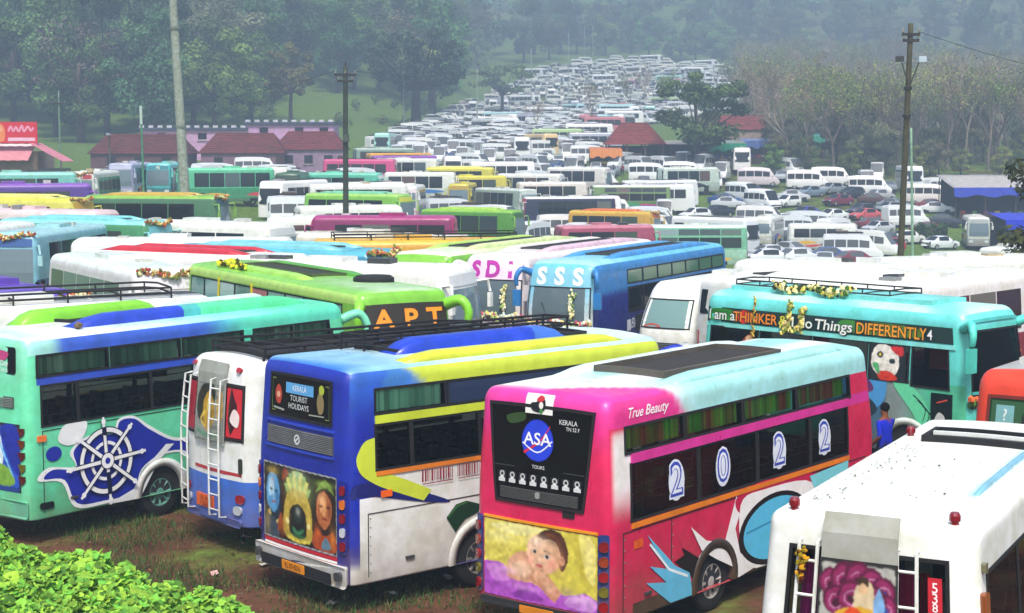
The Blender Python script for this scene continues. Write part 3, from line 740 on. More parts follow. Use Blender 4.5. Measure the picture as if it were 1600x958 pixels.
# ---------------------------------------------------------------- blue bus with the three painted faces
def blue_bus():
    sh = Shape(6.9, 2.5, .45, 3.66, (.2, .18, .2), rb=.08, crown=.05)
    blue, lb, wh, lime = lin('#1a2fae'), lin('#8fc4ea'), lin('#eef1f4'), lin('#c9da3e')
    def col(a, y, z, s):
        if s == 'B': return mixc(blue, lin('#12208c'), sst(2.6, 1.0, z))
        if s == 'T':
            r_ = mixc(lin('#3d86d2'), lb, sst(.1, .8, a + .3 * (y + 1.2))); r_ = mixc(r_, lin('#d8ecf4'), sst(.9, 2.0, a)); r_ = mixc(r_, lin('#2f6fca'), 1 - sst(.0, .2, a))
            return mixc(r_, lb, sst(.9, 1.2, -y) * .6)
        if s in 'RL':
            if z < 1.74: return wh if a > .2 else mixc(blue, wh, sst(.8, .7, z))
            if a < .5 + .25 * sst(2.9, 3.6, z): return mixc(blue, lin('#2d63cc'), sst(2.8, 3.5, z))
            if z > 3.36: return mixc(lin('#3f7fd4'), lime, sst(1.4, 1.6, a + (z - 3.3)))
            if z < 2.17: return wh
            return lin('#121a4a')
        return blue
    dv = {}
    wins = [('R', .52, 1.86, 2.99, 3.33, dict(m='cglass')), ('R', 1.94, 6.3, 2.99, 3.33, dict(m='dglass', col=lin('#2a3550'), nx=10)), ('L', .52, 6.3, 2.99, 3.33, dv)]
    for a0, a1 in ((.51, 1.15), (1.21, 2.5), (2.56, 3.9), (3.96, 5.2), (5.26, 6.3)): wins += [('R', a0, a1, 2.15, 2.8, dv), ('L', a0, a1, 2.15, 2.8, dv)]
    wins.append(('F', -1.0, 1.0, 1.5, 3.1, dict(name='windscreen', nx=8, nz=5)))
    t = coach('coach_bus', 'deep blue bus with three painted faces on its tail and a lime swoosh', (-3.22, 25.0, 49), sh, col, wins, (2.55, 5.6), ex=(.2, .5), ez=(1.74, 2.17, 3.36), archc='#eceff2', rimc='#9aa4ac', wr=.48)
    curtain(t, sh, 'R', .54, 1.84, 3.0, 3.32, '#b8f4cc', '#8fe0b4', 20, -.06)
    for side in 'RL':
        slab(sh, side, .5, 6.35, 2.83, 2.95, 0, .025, '#c9da3e', 0, 8).build('stripe', 'paint', t)
        slab(sh, side, .5, 6.35, 2.05, 2.12, 0, .02, '#e8842a', 0, 8).build('stripe', 'paint', t)
        r_ = MB()
        for b in (2.34, 2.44, 2.54): r_.tube([sh.pt(side, .5, b, -.07), sh.pt(side, 3.4, b, -.07), sh.pt(side, 6.3, b, -.07)], .008, lin('#a8a294'), 4)
        r_.build('window_bars', 'paint', t)
    joints(t, sh, .35, 6.5, .55, 1.5, 4, 'R', (2.55, 5.6))
    d = Decal(sh, 'R', .01, Z, fine=True)
    d.blob([(.04, 1.5), (.35, 1.52), (1.4, 1.29), (1.9, 1.24), (.9, 1.62), (.5, 1.72), (.1, 1.7)], '#141f6e')
    d.poly(cr([(.49, 2.38), (.3, 2.34), (.19, 2.22), (.14, 2.06), (.22, 1.86), (.45, 1.7), (.7, 1.58), (1.39, 1.31)], 5) + cr([(1.54, 1.46), (1.1, 1.66), (.75, 1.8), (.53, 1.9), (.49, 2.1)], 4), '#c9da3e')
    d.poly([(1.83, .98), (2.02, 1.16), (2.23, 1.19), (2.5, 1.1), (2.48, .98), (2.2, .9), (2.01, .72)], '#153a24'); d.stroke([(1.86, .98), (2.04, 1.13), (2.24, 1.17)], .03, '#3f7a3a')
    d.build('side_graphic', t)
    for x0, x1 in ((1.36, 1.95), (2.06, 2.6)):
        d = Decal(sh, 'R', .006, Z); a = x0; rr = random.Random(int(x0 * 100))
        while a < x1:
            wd = rr.choice((.012, .02, .034)); d.rect(a, min(a + wd, x1), 1.6, 1.78, '#8c2440'); a += wd + rr.choice((.014, .022))
        d.rect(x0, x1, 1.56, 1.575, '#8c2440'); d.build('barcode_print', t)
    slab(sh, 'R', .58, .78, 1.72, 1.82, 0, .03, '#e8641c', .01).build('side_marker', 'lamp', t)
    # tail
    o = slab(sh, 'B', -.84, .84, 2.82, 3.42, -.01, .012, '#0c0f10', 0, 6, 3).build('rear_window', 'dglass', t)
    frame(sh, 'B', -.84, .84, 2.82, 3.42, .03, -.02, .022, '#0d0d14', 6, 3).build('gasket', 'matte', o)
    d = Decal(sh, 'B', .016)
    d.stroke([(-.78, 2.9), (-.8, 3.36), (.8, 3.36), (.8, 2.88), (-.78, 2.88)], .02, '#6a7a3a'); d.blob([(-.66, 3.02), (-.7, 3.18), (-.6, 3.28), (-.5, 3.16), (-.54, 3.0)], '#b8412e'); d.circle(-.6, 3.13, .05, '#e6b08e')
    d.rect(-.38, .4, 3.18, 3.33, '#5da7e0'); d.text('KERALA', .01, 3.255, .11, '#e8f4fc', 0, .004); d.text('TOURIST', .0, 3.11, .12, '#c9ced2', 0, .005); d.text('HOLIDAYS', .0, 2.99, .12, '#d2d7da', 0, .005)
    d.blob([(.55, 2.96), (.5, 3.14), (.58, 3.28), (.68, 3.16), (.66, 2.98)], '#8a7a52'); d.circle(.62, 3.3, .07, '#a8b83a'); d.stroke([(-.72, 2.93), (-.4, 2.91)], .03, '#9aa39a'); d.stroke([(.3, 2.91), (.7, 2.92)], .02, '#9aa39a')
    d.build('rear_window_print', t)
    g = slab(sh, 'B', -.9, .9, 2.36, 2.64, -.005, .012, '#4b4e56', 0, 4, 1).build('vent_panel', 'matte', t); q = MB()
    for i in range(10): slab(sh, 'B', -.87, .87, 2.375 + i * .027, 2.389 + i * .027, .01, .03, '#74777e', 0, 4, 1, mb=q)
    q.build('slats', 'matte', g)
    d = Decal(sh, 'B', .034); d.ring(0, 2.5, .05, .08, '#d0d4d8', 16); d.stroke([(-.05, 2.46), (.05, 2.54)], .03, '#d0d4d8'); d.build('emblem', g)
    for b in (2.7, 2.31): slab(sh, 'B', -.92, .92, b, b + .03, 0, .03, '#2c48c8', 0, 4).build('moulding', 'paint', t)
    # painted faces
    d = Decal(sh, 'B', .006, rast=True)
    d.rect(-1.0, .98, .86, 2.05, '#14100e', 4); d.stroke([(-.99, .87), (-.99, 2.04), (.97, 2.04), (.97, .87), (-.99, .87)], .025, '#a9adb0')
    d.blob([(-.95, 1.2), (-.98, 1.6), (-.9, 1.95), (-.6, 2.0), (-.46, 1.7), (-.5, 1.2), (-.7, .95)], '#20242c')
    d.blob([(-.9, 1.4), (-.9, 1.72), (-.78, 1.88), (-.6, 1.84), (-.52, 1.62), (-.58, 1.36), (-.72, 1.26)], '#5fa4d8'); d.blob([(-.84, 1.5), (-.84, 1.72), (-.74, 1.82), (-.68, 1.6)], '#a6d2f0')
    d.stroke([(-.82, 1.62), (-.74, 1.63)], .02, '#18202c'); d.stroke([(-.66, 1.6), (-.58, 1.62)], .02, '#18202c'); d.stroke([(-.74, 1.44), (-.64, 1.44)], .025, '#a8404a'); d.stroke([(-.86, 1.28), (-.7, 1.1), (-.5, 1.2)], .08, '#c9b26a', .05, 4); d.circle(-.72, 1.78, .02, '#c8342c'); d.blob([(-.95, .92), (-.9, 1.2), (-.65, 1.15), (-.55, .9)], '#3b4a58')
    for k in range(9):
        a = R(30 + 15 * k); d.stroke([(-.02 + .1 * math.cos(a), 1.5 + .1 * math.sin(a)), (-.02 + .3 * math.cos(a), 1.52 + .3 * math.sin(a)), (-.02 + .36 * math.cos(a), 1.55 + .46 * math.sin(a))], .07, '#d8d470' if k % 2 else '#9cc070', .1, 3)
    d.blob([(-.4, 1.0), (-.38, 1.45), (-.2, 1.7), (.16, 1.7), (.34, 1.45), (.36, 1.0), (0, .9)], '#c0a43c'); d.blob([(-.22, 1.02), (-.24, 1.36), (-.02, 1.5), (.2, 1.36), (.18, 1.0)], '#1c1a14')
    d.blob([(-.12, 1.28), (-.02, 1.46), (.1, 1.28), (-.02, 1.18)], '#2c3a34'); d.circle(-.02, 1.4, .05, '#4a5a60'); d.stroke([(-.16, 1.12), (-.02, 1.05), (.14, 1.12)], .06, '#3f8a5a', None, 4); d.stroke([(-.3, .96), (0, .92), (.3, .96)], .05, '#dcc84a', None, 4); d.circle(-.3, 1.2, .05, '#efe3a0'); d.circle(.27, 1.2, .05, '#efe3a0')
    d.blob([(.42, 1.0), (.38, 1.5), (.46, 1.86), (.7, 1.98), (.92, 1.84), (.95, 1.4), (.9, 1.0)], '#2a1c14')
    d.blob([(.5, 1.36), (.5, 1.66), (.66, 1.8), (.84, 1.66), (.84, 1.4), (.68, 1.22)], '#c07040'); d.blob([(.58, 1.48), (.6, 1.7), (.72, 1.7), (.7, 1.44)], '#e09a60'); d.blob([(.46, 1.76), (.7, 1.98), (.92, 1.78), (.7, 1.86)], '#6f9440')
    d.stroke([(.55, 1.56), (.63, 1.57)], .02, '#1c100c'); d.stroke([(.73, 1.56), (.81, 1.57)], .02, '#1c100c'); d.stroke([(.62, 1.38), (.74, 1.38)], .025, '#8a2a24'); d.blob([(.4, .92), (.46, 1.2), (.68, 1.12), (.9, 1.2), (.95, .92)], '#a8441c'); d.blob([(.6, .92), (.7, 1.1), (.84, .95)], '#5f7f90'); d.blob([(-.6, 1.0), (-.5, 1.3), (-.42, 1.1)], '#9a4a1c'); d.blob([(-.44, 1.8), (-.4, 2.0), (-.25, 1.95)], '#8a3218')
    for q in ((-.76, 1.7, .08, .1, '#d2ecfa', .7), (-.6, 1.5, .06, .2, '#1c5a94', .6), (-.78, 1.62, .05, .018, '#0a1420', .9), (-.62, 1.61, .05, .018, '#0a1420', .9), (-.7, 1.43, .06, .02, '#8a2a3a', .8), (-.7, 1.53, .02, .06, '#cfeaf8', .5), (-.72, 1.92, .16, .06, '#d8b84a', .6), (-.9, 1.1, .08, .2, '#c8a850', .4), (0, 1.75, .3, .16, '#e8ec9a', .5), (-.02, 1.95, .2, .05, '#bcd8c0', .5), (-.3, 1.35, .06, .2, '#e0c860', .5), (.28, 1.35, .06, .2, '#e0c860', .5), (0, 1.15, .14, .1, '#0a0a0a', .6), (0, 1.38, .06, .05, '#c8ccb8', .5), (0, 1.0, .25, .04, '#3f8a50', .5), (.62, 1.66, .08, .1, '#f2c088', .7), (.8, 1.5, .05, .2, '#6a3018', .6), (.6, 1.57, .045, .018, '#100806', .9), (.77, 1.57, .045, .018, '#100806', .9), (.68, 1.38, .06, .02, '#8a1c1c', .8), (.67, 1.48, .02, .06, '#f0b478', .6), (.68, 1.9, .2, .05, '#a8c85a', .6), (.5, 1.15, .08, .12, '#d86a2a', .6), (.88, 1.1, .06, .15, '#d8902a', .5), (-.45, 1.05, .08, .12, '#b85a20', .5), (.38, 1.7, .04, .2, '#3a5a2a', .5), (-.42, 1.6, .04, .25, '#5a2a14', .6)): d.soft(*q)
    d.build('tail_picture', t)
    for s in (-1, 1):
        h = slab(sh, 'B', s * 1.12 - .07, s * 1.12 + .07, .92, 2.02, -.01, .025, '#16228c', .04).build('lamp_housing', 'paint', t)
        for k in range(5): lamp(h, sh, 'B', s * 1.12, 1.04 + .21 * k, .085, .14, ['#7a1020', '#b8bcc4', '#7a1020', '#c86a20', '#7a1020'][k], 'tail_lamp', .04, .045)
    d = Decal(sh, 'B', .006); d.rect(-.98, .98, .79, .85, '#c02030', 4); d.rect(-.98, .98, .75, .785, '#f0f0f0', 4); d.rect(-.98, .98, .725, .745, '#c02030', 4); d.build('reflective_strip', t)
    b = slab(sh, 'B', -1.2, 1.2, .44, .74, -.02, .1, '#f0f2f4', .05).build('bumper', 'paint', t)
    slab(sh, 'B', -.95, .95, .47, .62, .1, .112, '#15161a', .02).build('bumper_slot', 'matte', b)
    p = slab(sh, 'B', -.3, .3, .5, .62, .112, .125, '#e8921c', .01).build('number_plate', 'print', t); d = Decal(sh, 'B', .13); d.text('KL 07 4216', 0, .56, .1, '#3a2008', 0, .003, .9); d.build('plate_lettering', p)
    for s in (-1, 1): lamp(t, sh, 'B', s * 1.08, .6, .1, .12, '#3a3c40', 'fog_lamp', .05, .12)
    tray(t, sh, 1.6, 5.6, -.35, .75, '#0c0c0e', '#16161c', .07)
    beam(t, sh, 1.5, 5.2, -.2, .5, .22, lambda a: lin('#1c3fc4') if a < 4.4 else lin('#3f6fd8')); beam(t, sh, 1.2, 5.9, -.98, .3, .12, '#d8e23e'); beam(t, sh, 1.7, 6.0, .98, .25, .1, '#2448c8')
    roof_rack(t, sh, 1.4, 5.8, .28, .95, .26, '#141418', 2, .024)
    for s in (-1, 1): mirror(t, sh, s, '#1a2fae')
    return t
blue_bus()

# ---------------------------------------------------------------- mint bus with the ship's wheel
def mint_bus():
    sh = Shape(8.4, 2.4, .45, 3.62, (.2, .18, .2), rb=.08, crown=.05)
    mint, blu, wh = lin('#6fe3b4'), lin('#3d63d4'), lin('#eaf3f4')
    def col(a, y, z, s):
        if s == 'B': return mixc(mint, lin('#8fe8cc'), sst(2.5, 3.6, z))
        if s == 'T':
            r_ = mixc(lin('#c8ecf0'), wh, sst(.1, .9, a) * (1 - sst(1.5, 3, a))); r_ = mixc(r_, lin('#8fd9f0'), sst(2.5, 5, a)); return mixc(r_, lin('#5fe0b8'), sst(5.0, 7, a))
        if s in 'RL':
            if z > 3.32: return mixc(mixc(lin('#a8e8e4'), blu, sst(.5, .9, a)), lin('#5fdcc0'), sst(4.0, 5.5, a))
            if a > .2 and 2.8 < z < 2.96: return mixc(lin('#3556d0'), lin('#54c8c4'), sst(4.2, 5, a))
            return mixc(mint, lin('#58d8a8'), sst(1.6, .6, z))
        return mint
    wins = []
    for a0, a1 in ((.22, 1.82), (1.9, 3.55), (3.63, 5.2), (5.5, 6.6), (6.68, 7.8)): wins += [('R', a0, a1, 2.96, 3.3, dict(m='cglass')), ('L', a0, a1, 2.96, 3.3)]
    for a0, a1 in ((.3, 1.06), (1.12, 2.76), (2.82, 4.4), (4.46, 6.0), (6.06, 7.4)): wins += [('R', a0, a1, 2.09, 2.77), ('L', a0, a1, 2.09, 2.77)]
    wins.append(('F', -1.0, 1.0, 1.5, 3.1, dict(name='windscreen', nx=8, nz=5)))
    t = coach('coach_bus', "mint green bus with a white ship's wheel on a blue splash", (-9.31, 29.06, 36.4), sh, col, wins, (3.0, 6.9), ex=(.2,), ez=(2.8, 2.96, 3.32), archc='#e9edf0', rimc='#3fb8b4')
    for side in 'RL':
        for a0, a1 in ((.24, 1.8), (1.92, 3.53), (3.65, 5.18), (5.52, 6.58), (6.7, 7.78)): curtain(t, sh, side, a0, a1, 2.97, 3.29, '#8ab892', '#5f8a6a', 18, -.06)
        r_ = MB()
        for b in (2.25, 2.36): r_.tube([sh.pt(side, .3, b, -.07), sh.pt(side, 3.4, b, -.07), sh.pt(side, 7.3, b, -.07)], .01, lin('#c2b672'), 4)
        r_.build('window_bars', 'paint', t)
        slab(sh, side, 5.25, 5.45, 2.93, 3.33, 0, .03, '#58dcc0', 0).build('pillar', 'paint', t)
    joints(t, sh, .3, 8.0, .55, 2.0, 6, 'R', (3.0, 6.9))
    d = Decal(sh, 'R', .01, Z, fine=True)
    d.blob([(1.85, 1.5), (1.98, 1.74), (2.35, 1.75), (2.72, 1.52), (3.3, 1.22), (3.9, 1.2), (4.4, 1.3), (4.2, .9), (3.75, .72), (3.5, .9), (3.0, .92), (2.5, .7), (2.35, .3), (1.6, .24), (.95, .3), (.68, .78), (.17, .89), (.4, 1.09), (.98, 1.02), (.87, 1.28), (1.11, 1.48), (1.5, 1.55)], '#f0f2f6')
    d.blob([(1.9, 1.5), (2.02, 1.7), (2.35, 1.7), (2.7, 1.46), (3.3, 1.16), (3.9, 1.14), (4.3, 1.22), (4.1, .95), (3.75, .8), (3.5, .95), (3.0, .96), (2.5, .74), (2.28, .34), (1.6, .3), (1.0, .36), (.74, .82), (.3, .9), (.5, 1.04), (1.0, .98), (.95, 1.28), (1.15, 1.44), (1.5, 1.5)], '#1d2aa4')
    d.blob([(.62, 1.55), (.78, 1.8), (1.25, 1.8), (1.15, 1.5), (.85, 1.42)], '#eef1f4'); d.circle(.52, 1.32, .17, '#1d2aa4', .13)
    d.poly([(2.5, .68), (3.1, 1.12), (3.3, 1.1), (2.9, .82), (2.45, .2), (1.7, .22), (2.3, .4)], '#eef1f4')
    d.build('side_graphic', t)
    d = Decal(sh, 'R', .042, Z); cx, cy, r_ = 1.66, 1.03, .6
    wc = '#f4f5f8'
    d.ring(cx, cy, r_ - .1, r_ + .02, '#0f1440', 40); d.ring(cx, cy, r_ - .08, r_, wc, 40)
    d.ring(cx, cy, .3, .36, wc, 28)
    for k in range(8):
        a = R(45 * k + 4); q = lambda f: (cx + 1.15 * f * math.cos(a), cy + f * math.sin(a))
        d.stroke([q(.1), q(.62)], .1, '#0f1440'); d.stroke([q(.1), q(.8)], .07, wc, .05); d.circle(*q(.72), .05, wc, None, 10)
    d.circle(cx, cy, .16, '#0f1440'); d.circle(cx, cy, .14, wc); d.circle(cx, cy, .06, '#1d2aa4', None, 12)
    d.build('wheel_emblem', t)
    slab(sh, 'R', .18, .36, 1.82, 1.93, 0, .03, '#e8742a', .01).build('side_marker', 'lamp', t)
    lamp(t, sh, 'R', .35, .68, .3, .12, '#17181a', 'step_lamp', .05, .02)
    # tail
    o = slab(sh, 'B', -.92, .92, 2.99, 3.45, -.01, .012, '#0b0c0d', .06).build('rear_window', 'dglass', t)
    d = Decal(sh, 'B', .016); d.blob([(.3, 3.3), (.5, 3.38), (.74, 3.34), (.6, 3.22)], '#b8407a'); d.text('Moon Day', .45, 3.17, .13, '#e4e6e8', 0, .004); d.text('Tours', .6, 3.06, .1, '#d8dadc', 0, .003); d.build('rear_window_print', t)
    g = slab(sh, 'B', -.86, .86, 2.4, 2.6, -.005, .014, '#4d5a5a', .02).build('vent_panel', 'matte', t); q = MB()
    for i in range(6): slab(sh, 'B', -.83, .83, 2.42 + i * .028, 2.434 + i * .028, .01, .03, '#808c8a', 0, 4, 1, mb=q)
    q.build('slats', 'matte', g)
    d = Decal(sh, 'B', .006, rast=True); d.rect(-.95, .95, 1.02, 2.08, '#274fc0', 4); d.blob([(-.6, 1.2), (-.2, 1.95), (.4, 2.0), (.55, 1.5), (.3, 1.1)], '#cfe2ea'); d.blob([(.2, 1.05), (.4, 1.4), (.75, 1.3), (.8, 1.05)], '#78a83c'); d.blob([(.5, 2.05), (.95, 2.05), (.95, 1.25), (.7, 1.5)], '#1a2c9c'); d.stroke([(.3, 2.05), (.5, 1.7), (.8, 1.2)], .07, '#7fc6ea', .03, 4); d.rect(-.95, .95, .93, 1.02, '#1f3f8a'); d.build('tail_picture', t)
    for s in (-1, 1):
        for k in range(5):
            b = 1.16 + .21 * k; mb = MB(); mb.add([sh.pt('B', s * (1.02 + x), b + y, .03) for x, y in ((-.07, .07), (.08, .07), (.08, -.02), (.01, -.09))] + [sh.pt('B', s * (1.02 + x), b + y, -.01) for x, y in ((-.07, .07), (.08, .07), (.08, -.02), (.01, -.09))], [(0, 1, 2, 3), (0, 4, 5, 1), (1, 5, 6, 2), (2, 6, 7, 3), (3, 7, 4, 0)], lin(['#4a1010', '#5a5410', '#4a1010', '#5a2a10', '#4a1010'][k])); mb.build('tail_lamp', 'lamp', t)
    slab(sh, 'B', -1.15, 1.15, .5, .78, -.01, .07, '#62d4b0', .05).build('bumper', 'paint', t); slab(sh, 'B', -.3, .3, .7, .84, .02, .085, '#e07a28', .01).build('number_plate', 'print', t)
    tray(t, sh, 2.0, 7.2, -.3, .62, '#0a0a0d', '#14141c', .06)
    beam(t, sh, 1.5, 7.6, -.5, .42, .2, lambda a: lin('#2746c8') if a < 4.0 else mixc(lin('#2746c8'), lin('#5ce0a4'), sst(4.0, 4.6, a)))
    beam(t, sh, 1.2, 4.6, .78, .5, .26, '#86d838'); beam(t, sh, 4.8, 7.8, .82, .4, .16, '#c9f0ec')
    for s in (-1, 1): mirror(t, sh, s, '#7fe0c0', .5, .7)
    k = MB(); k.ell((sh.L / 2 - 6.9, -.75, 3.72), (.1, .07, .07), lin('#6a5a48'), 6, 5, .2); k.build('roof_vent', 'matte', t)
    return t
mint_bus()

# ---------------------------------------------------------------- white and blue minibus with ladders
def ladder_bus():
    sh = Shape(6.4, 2.2, .5, 3.28, (.24, .24, .22), rb=.12, bb=.12)
    wh, bl = lin('#eef2f5'), lin('#3f74e0')
    def col(a, y, z, s):
        if z < 1.28: return bl
        return wh
    wins = [('R', .5, 1.7, 1.95, 2.9), ('R', 1.78, 3.1, 1.95, 2.9), ('R', 3.18, 4.5, 1.95, 2.9), ('L', .5, 1.7, 1.95, 2.9), ('L', 1.78, 3.1, 1.95, 2.9), ('L', 3.18, 4.5, 1.95, 2.9), ('F', -.85, .85, 1.5, 2.8, dict(name='windscreen', nx=8, nz=5))]
    t = coach('minibus', 'white over blue minibus with twin ladders and a golden figure on its tail glass', (-5.11, 28.4, 50), sh, col, wins, (1.8, 5.2), cat='minibus', ez=(1.28,), archc='#3f74e0', wr=.42)
    o = slab(sh, 'B', -.92, .92, 1.98, 2.88, -.01, .012, '#3a1014', 0, 6, 3).build('rear_window', 'dglass', t); frame(sh, 'B', -.92, .92, 1.98, 2.88, .03, -.02, .022, '#101010', 6, 3).build('gasket', 'matte', o)
    d = Decal(sh, 'B', .016); d.rect(-.9, -.6, 2.02, 2.84, '#b02034'); d.build('rear_window_print', t); d = Decal(sh, 'B', .016); d.rect(.5, .9, 2.02, 2.84, '#c8202c'); d.blob([(.6, 2.3), (.7, 2.5), (.85, 2.4), (.8, 2.2)], '#e8d8d8'); d.build('rear_window_print', t)
    c = slab(sh, 'B', -.5, .48, 1.85, 3.2, .03, .05, '#9ca19f', 0, 4, 8).build('tail_banner', 'matte', t)
    d = Decal(sh, 'B', .056, rast=True)
    d.rect(-.48, .46, 1.9, 2.86, '#8a8e88')
    d.blob([(-.42, 2.6), (-.3, 2.8), (-.1, 2.86), (.15, 2.84), (.2, 2.7), (.1, 2.3), (-.2, 2.2), (-.4, 2.3)], '#2c2c18'); d.blob([(-.15, 2.2), (-.2, 2.5), (-.05, 2.74), (.15, 2.6), (.2, 2.3), (.0, 2.05)], '#b89228'); d.blob([(-.06, 2.46), (.0, 2.66), (.1, 2.5), (.02, 2.38)], '#e6cf60'); d.blob([(.28, 2.3), (.26, 2.62), (.4, 2.7), (.44, 2.4), (.36, 2.2)], '#c09a34'); d.circle(.35, 2.72, .07, '#d8b048'); d.stroke([(-.4, 2.05), (0, 1.98), (.4, 2.05)], .1, '#5f8a70', .06, 4); d.stroke([(-.1, 2.4), (-.25, 2.25), (-.1, 2.12)], .07, '#d8b848', .05, 4); d.build('banner_picture', c)
    for a in (-.78, .32): ladder(t, sh, 'B', a, .3, .62, 2.95, 9, '#e6eaee', .14)
    d = Decal(sh, 'B', .008); d.rect(-.98, .9, 1.36, 1.42, '#b83038', 4); d.build('reflective_strip', t)
    for a, b in ((-.98, 1.7), (.88, 1.55)): slab(sh, 'B', a - .035, a + .035, b - .13, b + .13, 0, .03, '#2c3428', .03).build('hinge', 'matte', t)
    for a, b in ((.86, .98), (.8, .78), (-.9, .98), (-.86, .78)): lamp(t, sh, 'B', a, b, .2, .15, '#8a2028' if b > .9 else '#b0b4bc', 'tail_lamp', .07, .035)
    p = slab(sh, 'B', -.5, .1, .7, .92, 0, .03, '#e0621c', .01).build('number_plate', 'print', t); d = Decal(sh, 'B', .036); d.text('KL 14', -.2, .85, .1, '#401c08', 0, .003); d.text('7 2263', -.2, .75, .1, '#401c08', 0, .003); d.build('plate_lettering', p)
    slab(sh, 'B', -.9, .9, .5, .62, 0, .06, '#2f5cc0', .04).build('bumper', 'paint', t)
    tray(t, sh, .6, 5.4, -.85, .85, '#101012', '#1c1c1e', .1); roof_rack(t, sh, .4, 5.6, -.9, .9, .22, '#15151a', 2, .028)
    for s in (-1, 1): lamp(t, sh, 'B', s * .8, 3.14, .12, .08, '#a02028', 'roof_lamp', .04, .05)
    return t
ladder_bus()

# ---------------------------------------------------------------- white minibus in the near corner
def white_minibus():
    sh = Shape(6.6, 2.24, .45, 3.32, (.12, .14, .13), rb=.06, tum=.07, crown=.03)
    wh = lin('#f2f5f6')
    def col(a, y, z, s):
        if s == 'T': return mixc(wh, lin('#a8e2ee'), sst(.55, .62, -y) * sst(1.4, 1.6, a) * (1 - sst(.78, .82, -y)))
        return wh
    wins = [('R', .3, 1.7, 1.9, 2.85), ('R', 1.78, 3.1, 1.9, 2.85), ('R', 3.18, 4.6, 1.9, 2.85), ('L', .3, 1.7, 1.9, 2.85), ('L', 1.78, 3.1, 1.9, 2.85), ('L', 3.18, 4.6, 1.9, 2.85), ('F', -.85, .85, 1.5, 2.8, dict(name='windscreen', nx=8, nz=5)), ('B', -.82, .8, 1.9, 2.98, dict(m='cglass'))]
    t = coach('minibus', 'white minibus with red roof lamps and a peacock feather banner over its tail', (3.46, 15.86, 28), sh, col, wins, (1.7, 5.3), cat='minibus', archc='#dfe3e5', wr=.42, step=.14)
    for a0, a1, c0, c1 in ((-.7, -.5, '#d83aa4', '#a82478'), (-.48, -.26, '#d83a9c', '#a42a78'), (.3, .5, '#c82c88', '#9a1c54'), (.52, .62, '#b82440', '#8a1c30')): curtain(t, sh, 'B', a0, a1, 1.95, 2.86, c0, c1, 8, -.05)
    d = Decal(sh, 'B', .02); d.rect(-.78, -.46, 1.9, 2.32, '#dde1e8', 2); d.build('window_sticker', t); d = Decal(sh, 'B', .02); d.rect(.62, .76, 2.5, 2.84, '#c01c2c'); d.text('5', .69, 2.74, .14, '#f4e8ea', 0, .008); d.text('3', .69, 2.64, .14, '#f4e8ea', 0, .008); d.text('8', .69, 2.55, .12, '#f4e8ea', 0, .008); d.build('window_sticker', t)
    # banner hanging from the roof edge
    c = slab(sh, 'B', -.46, .34, 1.9, 3.32, .09, .11, '#a8aaa6', 0, 4, 10).build('tail_banner', 'matte', t)
    d = Decal(sh, 'B', .118, rast=True); d.rect(-.44, .32, 2.02, 2.9, '#a9aaa4')
    for x, y, r_, k in ((-.34, 2.72, .13, 0), (-.2, 2.76, .15, 0), (-.06, 2.78, .15, 0), (.08, 2.74, .14, 0), (.2, 2.68, .13, 1), (-.28, 2.55, .14, 0), (.22, 2.52, .13, 1), (-.12, 2.6, .15, 0), (.1, 2.58, .14, 0)):
        d.circle(x, y, r_, '#5a1038', r_ * 1.1, 14); d.circle(x, y - .01, r_ * .8, '#8a2058', r_ * .9, 14); d.ring(x, y - .02, r_ * .45, r_ * .52, '#c08ab0', 12); d.circle(x, y - .03, r_ * .3, '#2f3f8a' if k else '#401028', None, 10)
    d.blob([(-.1, 2.5), (-.06, 2.72), (.02, 2.78), (.1, 2.7), (.1, 2.45), (.0, 2.38)], '#d8c4a0'); d.circle(.0, 2.74, .06, '#3a2a18'); d.circle(.0, 2.68, .05, '#e0b890')
    d.blob([(-.3, 2.3), (-.24, 2.45), (.0, 2.5), (.25, 2.42), (.26, 2.2), (0, 2.1)], '#d8a830'); d.blob([(-.2, 2.38), (-.12, 2.5), (.02, 2.42), (-.05, 2.3)], '#d84a1c'); d.blob([(.08, 2.32), (.14, 2.48), (.24, 2.4), (.2, 2.26)], '#d8501c'); d.blob([(.1, 2.5), (.16, 2.7), (.22, 2.5), (.16, 2.36)], '#7aa8d8'); d.blob([(-.28, 2.16), (-.2, 2.32), (-.04, 2.26), (-.1, 2.1)], '#3a8a6a'); d.blob([(.02, 2.12), (.1, 2.28), (.24, 2.2), (.16, 2.08)], '#2f7a5a')
    d.build('banner_picture', c)
    for a in (-.62, .42): ladder(t, sh, 'B', a, .2, 1.0, 3.05, 6, '#eef1f3', .07, .02)
    garland('garland', None, [sh.pt('B', -.68, 2.98, .08), sh.pt('B', -.66, 2.85, .1), sh.pt('B', -.68, 2.7, .1)], .03, ['#d8a020', '#8a7a18', '#5a2a10'], parent=t)
    for p_ in ((.12, .86), (.16, -.84), (4.9, .93)):
        q = MB(); x, y, z = sh.pt('T', p_[0], p_[1], 0); q.lathe([(.042, -.05), (.042, .035), (.056, .035), (.056, .09), (.04, .12), (.001, .125)], lin('#7a1420'), 12, 'z', (x, y, z)); q.build('roof_lamp', 'lamp', t)
    h = slab(sh, 'T', 4.55, 5.15, -.62, .62, -.02, .05, '#16181c', 0, 4, 6).build('roof_hatch', 'dglass', t); frame(sh, 'T', 4.55, 5.15, -.62, .62, .06, -.02, .08, '#101216', 4, 6).build('hatch_rim', 'matte', h)
    slab(sh, 'T', 4.78, 4.84, -.6, .6, .04, .09, '#e8edf0', 0, 2, 6).build('hatch_bar', 'paint', h)
    beam(t, sh, 1.6, 4.4, -.72, .07, .05, '#7fb8d8', 'roof_rib')
    for a in (1.2, 2.3, 3.4): slab(sh, 'T', a, a + .025, -.85, .85, -.005, .012, '#dfe6ea', 0, 1, 6).build('roof_seam', 'paint', t)
